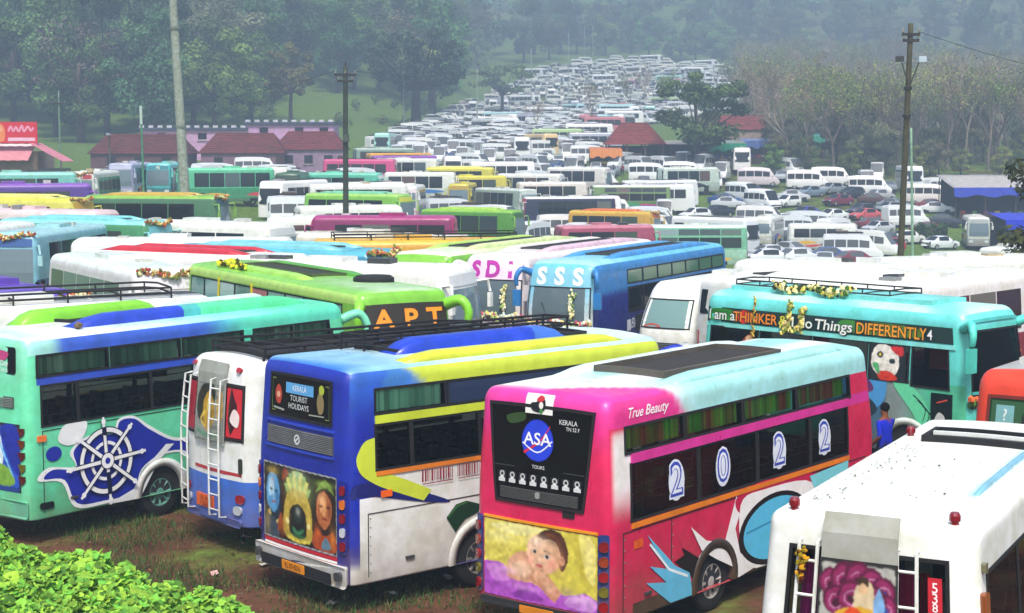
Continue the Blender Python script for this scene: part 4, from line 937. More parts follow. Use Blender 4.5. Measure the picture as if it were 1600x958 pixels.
    slab(sh, 'R', .06, .16, 2.3, 2.72, 0, .06, '#8a4a20', .03).build('marker_strip', 'lamp', t); slab(sh, 'R', .1, .18, 2.9, 3.0, 0, .05, '#6a6a50', .02).build('marker_lamp', 'lamp', t)
    for s in (-1, 1): lamp(t, sh, 'B', s * .92, 1.3, .14, .5, '#901820', 'tail_lamp', .05, .04)
    slab(sh, 'B', -1.0, 1.0, .5, .75, 0, .08, '#d8dcde', .04).build('bumper', 'paint', t)
    # leaf litter on the roof
    lf = MB(); rr = random.Random(4)
    for i in range(150):
        a, y = (rr.uniform(.6, 4.4), rr.gauss(.72, .12)) if i < 125 else (rr.uniform(1, 3.5), rr.uniform(-.5, .4)); s = rr.uniform(.006, .022); th = rr.uniform(0, 6)
        P = [sh.pt('T', a + s * math.cos(th + k) * (1.6 if k == 0 else 1), y + s * math.sin(th + k), .012 + .01 * (k == 0)) for k in (0, 1.6, 3.1, 4.7)]
        lf.add(P, [(0, 1, 2, 3)], lin(rr.choice(['#5a5a4a', '#6a7a3a', '#3a3a34', '#8a8a7a'])))
    o = lf.build('fallen_leaves', 'cloth', t); o['kind'] = 'stuff'
    return t
white_minibus()

# ---------------------------------------------------------------- turquoise bus with the slogan
def slogan_bus():
    sh = Shape(7.2, 2.3, .42, 3.52, (.3, .28, .3), rf=.2)
    tq, dk = lin('#66dcd6'), lin('#141a24')
    def col(a, y, z, s):
        if s == 'T': return mixc(lin('#7fe2e4'), lin('#bff0f0'), sst(.2, .9, abs(math.sin(a * 1.1 + y))))
        if z > 3.2: return lin('#6fdde0')
        if s == 'R':
            if a > 5.2 and z < 2.0: return mixc(lin('#8a9a9c'), lin('#58c8a0'), sst(5.5, 6.3, a))
            if z < 1.9 and a > 3.6: return lin('#3a6a8a')
        return tq
    wins = []
    for a0, a1 in ((.3, 1.7), (1.78, 3.2), (3.28, 4.7), (4.78, 5.75)): wins += [('R', a0, a1, 1.95, 2.72), ('L', a0, a1, 1.95, 2.72)]
    wins += [('R', 5.85, 6.75, 1.9, 2.72), ('F', -.98, .98, 1.55, 3.1, dict(name='windscreen', nx=8, nz=5))]
    t = coach('coach_bus', 'turquoise bus with a painted slogan band and garlands along its roof', (5.3, 39.93, 137), sh, col, wins, (1.5, 5.75), ez=(3.2, 2.0, 1.9), archc='#dfe8e4', rimc='#1c2cb0', wr=.5)
    o = slab(sh, 'R', .12, 6.9, 2.84, 3.18, 0, .02, '#17332e', 0, 8).build('slogan_band', 'print', t)
    d = Decal(sh, 'R', .026)
    for a0, a1, c in ((.2, 1.1, '#2f8a2c'), (1.1, 1.6, '#8a1c18'), (3.9, 4.6, '#3f8a34'), (4.6, 6.0, '#5a7a1c')): d.blob([(a0, 2.9), (a0 + .1, 3.14), (a1 - .1, 3.12), (a1, 2.92)], c)
    d.circle(1.28, 3.0, .16, '#d8261c')
    d.build('slogan_patches', o)['kind'] = 'stuff'
    for q in (('I am a', .62, 3.01, .28, '#eaf2ea', 0, .012, 1.05,), ('THINKER', 1.62, 3.0, .28, '#f08a1c', 0, .014, .95,), ('&', 2.42, 3.0, .28, '#d8d23c', 0, .012, 1.2,), ('I do', 2.95, 3.0, .28, '#e8f0e8', 0, .012, 1.15,), ('Things', 3.8, 3.0, .28, '#eef4ee', .1, .014, 1.2,), ('DIFFERENTLY', 5.3, 3.0, .3, '#f2a01c', 0, .014, .86,), ('4', 6.3, 3.0, .26, '#f0f0f0', 0, .01,)): q = list(q); d = Decal(sh, 'R', .046); d.text(q[0], q[1], q[2] - .01, q[3] * 1.2, '#10201c', 0, .045, q[7] if len(q) > 7 else 1); d.text(q[0], q[1], q[2] - .01, q[3] * 1.16, *q[4:]); d.build('slogan_word', o)
    slab(sh, 'R', .1, 6.95, 2.73, 2.82, 0, .03, '#8ae6e4', 0, 8).build('stripe', 'paint', t)
    d = Decal(sh, 'R', .02)
    d.blob([(1.15, 2.1), (1.3, 2.5), (1.55, 2.62), (1.65, 2.3), (1.45, 2.05)], '#8a3a1c'); d.blob([(1.35, 2.3), (1.5, 2.6), (1.6, 2.4)], '#e8b040'); d.circle(1.45, 2.5, .09, '#e0b08a'); d.build('window_figure', t)
    d = Decal(sh, 'R', .02, rast=True); d.rect(4.8, 5.7, 1.96, 2.7, '#1c2226'); d.blob([(4.85, 2.2), (4.9, 2.62), (5.2, 2.7), (5.5, 2.5), (5.5, 2.15), (5.2, 1.98)], '#ece6dc'); d.blob([(5.3, 2.66), (5.6, 2.68), (5.62, 2.5), (5.45, 2.52)], '#c82a2c'); d.blob([(5.0, 2.1), (5.3, 2.14), (5.5, 1.98), (5.1, 1.94)], '#d8341c'); d.blob([(4.86, 2.25), (5.0, 2.3), (5.05, 2.05)], '#4fae6a'); d.circle(5.05, 2.48, .09, '#26363a', .07, 12); d.circle(5.36, 2.36, .08, '#26363a', .06, 12); d.circle(5.05, 2.48, .03, '#e8c830', None, 8); d.build('window_face', t)
    d = Decal(sh, 'R', .006)
    d.blob([(3.7, 1.7), (4.0, 2.0), (4.6, 1.9), (5.2, 1.95), (5.1, 1.4), (4.5, 1.2), (3.9, 1.2)], '#4a9ad8'); d.blob([(4.3, 1.9), (4.7, 1.95), (4.9, 1.7), (4.5, 1.6)], '#6a2a6a'); d.blob([(4.1, 1.5), (4.6, 1.6), (5.0, 1.3), (4.6, 1.0), (4.2, 1.1)], '#20303c'); d.blob([(5.4, 1.9), (5.9, 1.86), (6.3, 1.4), (6.5, .9), (6.2, .8), (5.9, 1.3)], '#6adca8')
    for q in range(4): d.stroke([(5.9 + .12 * q, 1.7 - .1 * q), (6.2 + .1 * q, 1.45 - .1 * q), (6.15 + .08 * q, 1.15 - .05 * q)], .03, '#0e2a28', .015, 4)
    d.build('side_graphic', t)
    dd = slab(sh, 'R', 6.35, 6.85, .7, 1.8, 0, .03, '#14201f', 0, 2, 3).build('door', 'dglass', t); d = Decal(sh, 'R', .036); d.blob([(6.45, 1.2), (6.55, 1.4), (6.7, 1.3), (6.62, 1.1)], '#c8ccc8'); d.stroke([(6.5, 1.6), (6.75, 1.68)], .03, '#d84a3a'); d.build('door_print', dd)
    for b in (1.85, 3.3): slab(sh, 'F', -1.0, 1.0, b - .03, b + .03, 0, .03, '#4ab8b8', 0, 8).build('moulding', 'paint', t)
    garland('garland', None, [sh.pt('F', a, 1.65 + .06 * math.cos(a * 5), .06) for a in (-1, -.4, .2, .8)], .09, ['#e8c83a', '#d86a3a', '#f0e8c8', '#5a8a3a'], parent=t)
    slab(sh, 'T', .5, 6.0, -.7, .7, -.01, .1, '#7fdfe2', 0, 8, 4).build('roof_deck', 'paint', t); roof_rack(t, sh, .5, 4.8, -.5, .8, .22, '#2a2a2c', 2, .02)
    for s in (-1, 1): mirror(t, sh, s, '#58d8cc', .4, .6)
    for y in (.75, -.75): lamp(t, sh, 'F', y, .95, .4, .22, '#d8dcdc', 'headlight', .1)
    pts = [sh.pt('T', a, -.75 + .12 * math.sin(a * 5), .16 + .05 * math.sin(a * 7)) for a in (1.9, 2.3, 2.7, 3.1, 3.5, 3.9)]
    garland('garland', None, pts, .07, ['#e8d890', '#d8c860', '#f0e8b0', '#4a6a2a', '#38401c'], parent=t)
    garland('garland', None, [sh.pt('R', 2.55, 3.45, .05), sh.pt('R', 2.6, 3.1, .06), sh.pt('R', 2.5, 2.8, .06), sh.pt('R', 2.9, 2.9, .06), sh.pt('R', 2.95, 3.3, .06)], .06, ['#e8d890', '#e0d070', '#7a8a3a'], parent=t)
    garland('garland', None, [sh.pt('R', 1.55, 3.5, .05), sh.pt('R', 1.6, 3.0, .05), sh.pt('R', 1.58, 2.6, .05)], .03, ['#d8b850', '#a88a30'], parent=t)
    return t
slogan_bus()

# ---------------------------------------------------------------- orange bus at the edge
def orange_bus():
    sh = Shape(7.5, 2.4, .42, 3.42, (.25, .22, .26))
    org, gr = lin('#e8462a'), lin('#aeb0b4')
    col = lambda a, y, z, s: gr if s == 'T' and a > .2 and abs(y) < 1.0 else org
    wins = [(sd_, a0, a1, 1.9, 2.9) for sd_ in 'RL' for a0, a1 in ((.4, 1.8), (1.88, 3.3), (3.38, 4.8), (4.88, 6.4))] + [('F', -1.0, 1.0, 1.5, 2.9, dict(name='windscreen', nx=8, nz=5))]
    t = coach('coach_bus', 'orange bus with green posters in its tail window', (8.2, 25.3, 35), sh, col, wins, (1.9, 5.9), archc='#c03a20', step=.2)
    o = slab(sh, 'B', -.92, .92, 2.3, 3.02, -.01, .012, '#1f3a24', 0, 6, 3).build('rear_window', 'dglass', t); frame(sh, 'B', -.92, .92, 2.3, 3.02, .04, -.02, .022, '#7a2418', 6, 3).build('gasket', 'matte', o)
    d = Decal(sh, 'B', .016); d.rect(-.88, -.3, 2.36, 2.98, '#2f5a38'); d.rect(-.8, -.5, 2.62, 2.92, '#7ab0b4'); d.text('?', -.65, 2.76, .26, '#e0eaea', 0, .01); d.circle(-.2, 2.72, .17, '#1c2220'); d.build('rear_window_print', t); d = Decal(sh, 'B', .03); d.circle(-.2, 2.72, .15, '#20282a'); d.text('M', -.2, 2.76, .16, '#e6e8e6', 0, .008); d.text('TOUR', -.2, 2.63, .08, '#e6e8e6'); d.build('rear_window_print', t); d = Decal(sh, 'B', .016); d.rect(.1, .85, 2.4, 2.9, '#3f6a3a'); d.build('rear_window_print', t)
    g = slab(sh, 'B', -.95, .95, 1.95, 2.2, 0, .015, '#5a1430', .02).build('vent_panel', 'matte', t); q = MB()
    for i in range(5): slab(sh, 'B', -.9, .9, 1.97 + .045 * i, 1.99 + .045 * i, .01, .03, '#7c2c48', 0, 4, 1, mb=q)
    q.build('slats', 'matte', g)
    d = Decal(sh, 'B', .006); d.rect(-.95, .95, .75, 1.8, '#c43a22'); d.blob([(-.6, .9), (-.3, 1.6), (.4, 1.5), (.5, .9)], '#e8b060'); d.build('tail_picture', t)
    for s in (-1, 1):
        for k in range(4): lamp(t, sh, 'B', s * 1.05, .95 + .22 * k, .12, .15, '#8c1218', 'tail_lamp')
    tray(t, sh, 1.2, 6.2, -.8, .8, '#8a8c90', '#c8cacc', .08)
    return t
orange_bus()

# ---------------------------------------------------------------- green bus with the letters APT
def green_bus():
    sh = Shape(11.5, 2.5, .42, 3.62, (.25, .2, .18), rf=.3)
    gn, lg = lin('#7cc43a'), lin('#b4e06a')
    def col(a, y, z, s):
        if s == 'T': return mixc(mixc(gn, lin('#8fd060'), .5), lin('#c2dcc0'), sst(6.5, 10.5, a) * .7 * (1 - sst(.6, 1.0, abs(y))))
        if s == 'F': return mixc(gn, lin('#3a5a2a'), sst(3.0, 3.2, z) * 0)
        return lg if z > 3.36 else gn
    wins = [('R', .4 + 1.13 * k, .4 + 1.13 * k + 1.05, 2.6, 3.3, dict(m='dglass', col=lin(['#5f8f86', '#7aa8a0', '#8fb8ac', '#5a8478', '#b06a70', '#7fa89a', '#8ab4a4', '#4a6a62', '#6a988c'][k]))) for k in range(9)] + [('L', .4 + 1.13 * k, .4 + 1.13 * k + 1.05, 2.6, 3.3) for k in range(9)]
    wins += [('F', -1.08, 1.08, 1.5, 2.68, dict(name='windscreen', m='dglass', col=lin('#6f8a94'), nx=10, nz=5))]
    t = coach('coach_bus', 'long green bus with APT in orange letters above its windscreen', (-8.2, 47.6, 149.4), sh, col, wins, (2.6, 8.6), open_=False, step=.25, archc='#4a8a24', ez=(3.36,))
    o = slab(sh, 'F', -1.1, 1.1, 2.76, 3.34, 0, .02, '#2c2418', 0, 10, 4).build('name_board', 'print', t); d = Decal(sh, 'F', .03)
    for ch, a in zip('APT', (-.62, .08, .74)): d = Decal(sh, 'F', .03); d.text(ch, a, 3.0, .58, '#4a2408', 0, .05, 1.3); d.text(ch, a, 3.0, .56, '#f0981c', 0, .03, 1.3); d.build('letter', o)
    d = Decal(sh, 'F', .02); d.rect(-1.0, 1.0, 2.5, 2.66, '#9fd8c8', 8); d.build('sun_strip', t)
    garland('garland', None, [sh.pt('F', a, 1.6 + .06 * math.cos(a * 5), .06) for a in (-1, -.5, 0, .5, 1)], .09, ['#e8c83a', '#d85a2a', '#f0e8c8', '#4a7a3a'], parent=t)
    for s in (-1, 1): mirror(t, sh, s, '#8cdc3c', .55, .8, None, .15)
    for y in (.8, -.8): lamp(t, sh, 'F', y, .9, .45, .25, '#d8dcdc', 'headlight', .1)
    q = MB(); x, y, z = sh.pt('T', 9.0, .35, 0); q.lathe([(.5, -.06), (.5, .08), (.42, .14), (.001, .15)], lin('#17181a'), 20, 'z', (x, y, z)); q.build('roof_vent', 'matte', t)
    beam(t, sh, 1.0, 7.5, -.75, .35, .1, '#a8e05a'); beam(t, sh, 1.4, 7.8, .75, .35, .12, '#5aa82c'); tray(t, sh, 2.4, 7.0, -.4, .5, '#2a3020', '#4a5a30', .07)
    for a in (2.55, 4.9): slab(sh, 'R', a, a + .1, 1.9, 3.4, .01, .035, '#d8cc2c', 0, 1, 5).build('ribbon', 'cloth', t)
    garland('garland', None, [sh.pt('T', 2.0, -1.0, .12), sh.pt('T', 2.8, -.95, .14), sh.pt('T', 3.8, -1.0, .1)], .08, ['#e8d02c', '#c8d83c', '#4a4a18'], parent=t)
    return t
green_bus()

# ---------------------------------------------------------------- two coaches face on, and the white van beside them
def front_coach(label, pose, L, colf, roofc, word, wordc, bandc, sidewin, mirc, z1=3.4, low='#b02a78', stripes=()):
    sh = Shape(L, 2.4, .42, z1, (.3, .28, .3), rf=.3)
    wins = []
    n = int((L - 2.2) / 1.25)
    for k in range(n):
        a = .5 + 1.25 * k
        for sd_ in 'RL': wins += [(sd_, a, a + 1.15, 2.65, z1 - .35, dict(m='dglass', col=lin(sidewin))), (sd_, a, a + 1.15, 1.75, 2.5, dict(m='dglass', col=lin('#141c20')))]
    wins += [('F', -1.05, 1.05, 1.45, z1 - .75, dict(name='windscreen', m='dglass', col=lin('#5a6a70'), nx=10, nz=5))]
    t = coach('coach_bus', label, pose, sh, colf, wins, (2.6, L - 2.6), open_=False, step=.25, ez=(1.7, 2.55))
    o = slab(sh, 'F', -1.05, 1.05, z1 - .72, z1 - .2, 0, .02, bandc, 0, 10, 3).build('name_board', 'print', t); d = Decal(sh, 'F', .03)
    for i, ch in enumerate(word): d = Decal(sh, 'F', .03); d.text(ch, -.64 + .64 * i, z1 - .45, .64, wordc, 0, .045, 1.15); d.build('letter', o)
    garland('garland', None, [sh.pt('F', a, 1.58 + .05 * math.cos(a * 6), .06) for a in (-1, -.5, 0, .5, 1)], .08, ['#e8d88a', '#d8e0d8', '#b8c87a', '#c85a6a', '#f4f0e0'], parent=t)
    garland('garland', None, [sh.pt('F', .5, 2.5, .05), sh.pt('F', .45, 2.2, .06), sh.pt('F', .5, 1.8, .06)], .06, ['#e8e0a0', '#f0ecd0', '#9ab86a'], parent=t)
    for i, c in enumerate(stripes): slab(sh, 'F', -1.0, 1.0, 1.05 + .17 * i, 1.2 + .17 * i, 0, .02, c, 0, 10).build('front_stripe', 'paint', t)
    for s in (-1, 1):
        mirror(t, sh, s, mirc, .45, .75); lamp(t, sh, 'F', s * .8, .88, .42, .24, '#d8dcdc', 'headlight', .1)
        wp = MB(); wp.tube([sh.pt('F', s * .2, 1.45, .02), sh.pt('F', s * .55, 2.2, .03)], .012, (.01, .01, .01), 4); wp.build('wiper', 'matte', t)
    slab(sh, 'F', -.3, .3, .5, .64, .02, .06, '#e8e4d8', .01).build('number_plate', 'print', t)
    beam(t, sh, 1.0, L - 2.0, -.75, .35, .14, roofc[0]); beam(t, sh, 1.0, L - 2.0, .75, .35, .14, roofc[1]); tray(t, sh, 2, L - 3, -.45, .45, '#1c1e22', '#3a3c40', .06)
    return t, sh
def sss_col(a, y, z, s):
    b, l = lin('#2f7fc8'), lin('#6cc4e4')
    if s == 'T': return mixc(l, lin('#a0e0ee'), sst(8, 11, a))
    if s == 'F': return mixc(lin('#d8dce0'), l, sst(1.3, 3.0, z))
    return b if z > 2.5 else lin('#1c2c8c')
t, sh = front_coach('blue coach with SSS above its windscreen and a pale blue roof', (6.8, 60.7, 207.3), 11.75, sss_col, ('#4f9fdc', '#3f8fd8'), 'SSS', '#e9f2f4', '#7fc4dc', '#3f6a4a', '#2f7fc8', 3.4, stripes=('#e8ecf0', '#d8dce0'))
d = Decal(sh, 'L', .012, 0, -1); d.text('Bharath', 8.3, 1.35, .45, '#e8ecf4', .3, .01); d.rect(9.0, 9.3, 1.15, 1.5, '#e8ecf4'); d.build('lettering', t)
def sdi_col(a, y, z, s):
    if s == 'F' and z < 1.4: return lin('#c23a8c')
    if s == 'T': return lin('#ece8ea')
    return lin('#e8dfe6')
front_coach('white coach with SDI in magenta letters beside the blue coach', (4.4, 62.3, 207.3), 11.0, sdi_col, ('#f0ecee', '#e6c4d8'), 'SDI', '#b82aa4', '#f0d8ee', '#6a7a7a', '#e8dfe6', 3.45, stripes=('#c8308c', '#f0e4ee'))
def lime_col(a, y, z, s):
    if s == 'T': return mixc(lin('#c4e08a'), lin('#e6efd4'), sst(5, 10, a))
    return lin('#7ec43c') if z > 1.7 else lin('#5aa834')
front_coach('lime coach with a long pale roof between the APT bus and the SDI coach', (1.95, 63.6, 207.3), 11.0, lime_col, ('#b8dc6a', '#d8e8a8'), '', '#f4f4e0', '#8cd048', '#6a8a5a', '#7ec43c', 3.45, stripes=('#a8d84a', '#e6efd4'))
def front_van():
    sh = Shape(6.4, 1.95, .4, 2.78, (.4, .3, .35), rf=.85, rb=.1, zb=1.35, tum=.12, bulge=.12)
    wh = lin('#f3f5f6')
    wins = [('F', -.8, .8, 1.5, 2.3, dict(name='windscreen', m='dglass', col=lin('#6f8f8c'), nx=10, nz=6))] + [(sd_, a0, a1, 1.6, 2.3, dict(m='dglass', col=lin('#2a3638'))) for sd_ in 'RL' for a0, a1 in ((.5, 1.7), (1.78, 3.0), (3.08, 4.3), (4.4, 5.2))]
    t = coach('passenger_van', 'white passenger van with a sloping windscreen next to the slogan bus', (7.95, 55.1, 211.8), sh, lambda a, y, z, s: wh, wins, (1.3, 5.1), cat='van', open_=False, step=.2, wr=.36, archc='#d8dcdc')
    g = MB()
    for i in range(4): slab(sh, 'F', -.5, .5, .85 + .06 * i, .88 + .06 * i, 0, .03, '#3a3e42', 0, 6, 1, mb=g)
    g.build('grille', 'matte', t); slab(sh, 'F', -.9, .9, .45, .68, 0, .06, '#c8ccce', 0, 8).build('bumper', 'paint', t)
    for s in (-1, 1): lamp(t, sh, 'F', s * .72, 1.0, .3, .26, '#dfe6ea', 'headlight', .1); mirror(t, sh, s, '#22262a', .12, .2, 1.75, .035)
    slab(sh, 'T', 1.5, 2.4, -.4, .4, 0, .12, '#e2e6e8', .08).build('roof_vent', 'paint', t)
    d = Decal(sh, 'F', .012); d.blob([(-.7, 1.52), (-.4, 1.62), (-.1, 1.52)], '#b04a3a'); d.build('windscreen_print', t)
    return t
front_van()

# ================================================================ the crowd of vehicles behind
def caps(o): return o
def seg_dist(p, q):
    def ends(o):
        cx, cy, h, L, W = o; k = max(0, L / 2 - W / 2); return np.array([cx - math.sin(h) * k, cy - math.cos(h) * k]), np.array([cx + math.sin(h) * k, cy + math.cos(h) * k])
    a0, a1 = ends(p); b0, b1 = ends(q); best = 9e9
    for t in np.linspace(0, 1, 7):
        for A0, A1, B0, B1 in ((a0, a1, b0, b1), (b0, b1, a0, a1)):
            s = A0 + (A1 - A0) * t; d = B1 - B0; l = float(d @ d); u = 0 if l < 1e-9 else max(0, min(1, float((s - B0) @ d) / l)); best = min(best, float(np.hypot(*(s - B0 - d * u))))
    return best - (p[4] + q[4]) / 2
def free(o, gap=.2): return all(abs(q[0] - o[0]) + abs(q[1] - o[1]) > (q[3] + o[3]) or seg_dist(o, q) > gap for q in OBB)
def nudge(cx, cy, h, L, W, gap=.15):
    """first clear parking place around the wanted one"""
    for rad in (0, .8, 1.6, 2.4, 3.4, 4.5, 6):
        for k in range(1 if rad == 0 else 10):
            a = 2 * math.pi * k / 10; o = (cx + rad * math.cos(a) * .6, cy + rad * math.sin(a), R(h), L, W)
            if free(o, gap): return o
    return None
DARK = ['#10151a', '#161d20', '#1c2a2c', '#20282e', '#0d1114']
def swoosh(sh, side, cols, seed, root):
    rr = random.Random(seed); d = Decal(sh, side, .006)
    for c in cols:
        a = rr.uniform(.2, sh.L * .55); l = rr.uniform(1.5, 4); b = rr.uniform(.75, 1.4)
        d.blob([(a, b), (min(sh.L - .4, a + l * .5), min(1.6, b + rr.uniform(.1, .35))), (min(sh.L - .4, a + l), b + rr.uniform(-.1, .15)), (min(sh.L - .5, a + l * .5), max(.5, b - rr.uniform(.05, .3)))], c)
    return d.build('side_graphic', root)
def midbus(px, py, h, L, roof, side, low, label, glass=0, two=False, face=None, sw=(), fair=None, rack=False, garl=False, front='#6a7c84', cat='bus', group=None, z1=3.45, W=2.4, name='coach_bus', word=None, roof2=None, force=False):
    x, y = unproj(px, py, z1)
    rj = random.Random(sum(map(ord, label)) * 7)
    if 88 <= h <= 101 and cat == 'bus': h += rj.choice((-24, -16, -8, 6, 14, 22)); L = min(L, 8.4)
    if not sw: sw = rj.sample(['#d83a4a', '#3a7ac8', '#e8b83a', '#f0f0ee', '#3a9a6a', '#8a4ac0', '#e0742a', '#22262c'], 3)
    o = nudge(x, y, h, L, W)
    if o is None: print('NOPLACE', label); return
    cx, cy, hr = o[0], o[1], o[2]
    sh = Shape(L, W, .42, z1, (.26, .25, .28), rf=.22); rc, sc, lc, fc = lin(roof), lin(side), lin(low), lin(face or side); r2 = lin(roof2 or roof)
    def col(a, y_, z, s):
        if s == 'T' or z > z1 - .12: return r2 if abs(y_) < .5 and s == 'T' else rc
        if s in 'BF': return fc if z > 1.2 else lc
        return sc if z > 1.62 else lc
    root = empty(name, (cx, cy, gz(cx, cy)), math.pi / 2 - hr); tag(root, label, cat, group); OBB.append(o)
    sh.body(col, .7, (), [(a, .46, .5) for a in (2.2, L - 2.0)], (), (1.62, 1.2, z1 - .12)).build('body', 'paint', root, True)
    u = MB(); u.box((0, 0, .7), (L - .4, W - .5, .6), (.01, .01, .01)); u.build('chassis', 'dark', root)
    n = max(3, int((L - 2) / 1.35)); st = (L - 1.9) / n; g = lin(DARK[glass % 5]) if isinstance(glass, int) else lin(glass)
    rp = random.Random(sum(map(ord, label)) + 1); g0 = g
    for sd_ in 'RL':
        for k in range(n):
            a = .5 + st * k; g = mixc(g0, lin(rp.choice(['#5a6a6c', '#4a5a48', '#707468', '#20282c', '#0c0f12', '#6a5048'])), rp.choice((0, 0, .3, .7)))
            if two:
                slab(sh, sd_, a, a + st - .07, 2.72, z1 - .26, -.01, .01, tuple(min(1, v * 3 + .03) for v in g), 0, 1, 1).build('upper_window', 'dglass', root)
                slab(sh, sd_, a, a + st - .07, 1.75, 2.55, -.01, .01, g, 0, 1, 1).build('window', 'dglass', root)
            else: slab(sh, sd_, a, a + st - .07, 1.75, z1 - .42, -.01, .01, g, 0, 1, 2).build('window', 'dglass', root)
        if sw: swoosh(sh, sd_, sw, sum(map(ord, label)), root)
        for a in (2.2, L - 2.0): add_wheel(root, sh, a, sd_, .46, .27, '#9a9ea2', False)
    o = slab(sh, 'F', -1.02, 1.02, 1.45, z1 - .6, -.01, .012, front, 0, 8, 3).build('windscreen', 'dglass', root)
    slab(sh, 'F', -1.0, 1.0, z1 - .52, z1 - .22, 0, .02, face or low, 0, 8).build('name_board', 'print', root)
    if word: d = Decal(sh, 'F', .03); d.text(word, 0, z1 - .37, .32, '#f4f0e0', 0, .015, 1.2); d.build('lettering', root)
    slab(sh, 'B', -.9, .9, 2.05, z1 - .35, -.01, .012, '#12171a', .06).build('rear_window', 'dglass', root)
    for s in (-1, 1):
        lamp(root, sh, 'F', s * .8, .92, .4, .24, '#d8dcdc', 'headlight'); lamp(root, sh, 'B', s * 1.0, 1.3, .14, .5, '#8c1620', 'tail_lamp')
        mb = MB(); X = L / 2 - .25; yy = s * W * .47; mb.tube([(X, yy, z1 - .5), (X + .35, yy + s * .18, z1 - .45), (X + .4, yy + s * .25, z1 - .8)], .05, rc, 5); mb.box((X + .4, yy + s * .25, z1 - 1.05), (.1, .2, .42), rc); mb.build('mirror', 'paint', root)
    if fair:
        for s in (-1, 1): beam(root, sh, 1.0, L - 1.4, s * .72, .4, .16, fair, n=8)
        tray(root, sh, 1.6, L - 2, -.42, .42, '#1a1b1e', '#3a3b3e', .05)
    else:
        slab(sh, 'T', L * .35, L * .35 + 1.4, -.55, .55, -.02, .14, tuple(v * .92 for v in rc), 0, 3, 3).build('roof_vent', 'paint', root)
    for k in range(4): slab(sh, 'T', 1 + (L - 2) * k / 3, 1.04 + (L - 2) * k / 3, -W * .42, W * .42, -.005, .012, tuple(v * .75 for v in rc), 0, 1, 6).build('roof_seam', 'paint', root)
    rq = random.Random(sum(map(ord, label)))
    for k in range(rq.randrange(1, 4)):
        a, y_ = rq.uniform(.8, L - 2), rq.uniform(-.6, .6)
        if not fair: slab(sh, 'T', a, a + rq.uniform(.3, .8), y_ - .25, y_ + .25, -.01, rq.uniform(.06, .2), rq.choice(['#c8c8c4', '#8a8c90', '#3a3c40', '#b8a888', '#d8dce0']), 0, 2, 2).build('roof_box', 'paint', root)
    if rack: roof_rack(root, sh, .8, L - 1.2, -.95, .95, .24, '#1c1c20', 2, .025, posts=6)
    if garl:
        garland('garland', None, [sh.pt('F', a, z1 - .1 - .12 * math.cos(a * 3), .1) for a in (-1.1, -.5, 0, .5, 1.1)], .07, garl, parent=root)
        garland('garland', None, [sh.pt('F', a, 1.2 + .1 * math.cos(a * 3), .1) for a in (-1.1, -.5, 0, .5, 1.1)], .1, garl, parent=root)
    return root
FL = ['#d8b860', '#c87a4a', '#e8dca8', '#a84a40', '#7a8a4a', '#8a7a3a']
WH, OW = '#f1f4f5', '#e9e6de'
# rows just behind the near ones
midbus(60, 472, 58, 8, WH, '#e8ecec', '#d8dcdc', 'white bus with black rails on its roof beyond the mint bus', rack=True, roof2='#1a1a1c')
midbus(-10, 447, 140, 7, '#6a4ac0', '#7a5acc', '#e0b02a', 'purple and yellow bus next to the flower decked buses', garl=FL)
midbus(195, 408, 149.4, 9, '#e9f3f4', '#e4e6ea', '#b02a5c', 'white bus with a crimson belt parallel to the green bus', glass='#6f8a80', sw=('#8a4ac0', '#d84a9a', '#e8ecf0'), garl=FL, face='#ece8f0', roof2='#dff0f0')
midbus(300, 394, 96, 8.5, WH, '#eef0f2', '#dfe3e6', 'white bus with a red rail along its roof before two white coaches', roof2='#e8f2f4', fair='#c8283c')
midbus(290, 373, 96, 9, WH, '#f0f2f4', '#d8dce0', 'white coach of the middle row near the pale mast', glass=3)
midbus(330, 347, 96, 10, WH, '#f2f4f5', '#d6dade', 'white coach with a dark tail window by the foot of the pale mast', glass=3)
midbus(150, 343, 97, 9, '#8fd8e0', '#4f9a6a', '#6ab8c4', 'pale turquoise roofed bus with green sides behind the white coaches', garl=FL, fair='#7fd0dc')
midbus(40, 345, 183, 9, '#eef2f2', '#f0f2f4', '#c8ccd4', 'white bus facing the lens with people at its side', garl=FL)
midbus(85, 350, 185, 9, '#a8d8e4', '#7fb8d0', '#345a9a', 'sky blue bus facing the lens with garlands on its front', garl=FL)
midbus(60, 328, 95, 9, '#ecd0d8', '#e8d8dc', '#c87a90', 'pale pink roofed bus close to the flower decked fronts')
midbus(30, 309, 95, 9, '#d8d84a', '#e4e06a', '#c8a030', 'yellow bus with flowers on its roof below the purple bus', garl=FL, fair='#e6e27a')
midbus(35, 288, 95, 10, '#8a5ac0', '#5a3a9a', '#c87ad0', 'purple bus with a lilac belt beyond the yellow bus')
midbus(30, 270, 95, 10, '#9ad8d0', '#78c4c0', '#d0d040', 'aqua and yellow roofed bus below the red sign')
midbus(245, 306, 94, 8.5, '#8ac04a', '#4a7a5a', '#3a5a6a', 'green bus with orange flowers along its roof behind the thin post', garl=FL, fair='#c8a83c')
midbus(146, 268, 180, 9, '#e8ecea', '#d8dcda', '#b02a34', 'white bus with a red lower front facing the lens', word='KSR', garl=FL)
midbus(205, 255, 180, 9, '#b8bcd8', '#9a9cc4', '#c0c4e0', 'lavender bus facing the lens beside the thin post')
midbus(262, 255, 180, 9, '#7ad4d8', '#54bcc4', '#3a8a9a', 'turquoise bus facing the lens beside the pale mast', word='AJ')
midbus(335, 262, 250, 9, '#7adcb4', '#5cc49a', '#3a9a70', 'mint coloured bus slanting away behind the pale mast', glass=2)
midbus(398, 262, 100, 7.5, WH, '#f2f2f0', '#e6e6e4', 'white minibus with dark windows above the bright grass patch', cat='minibus', name='minibus', z1=3.1)
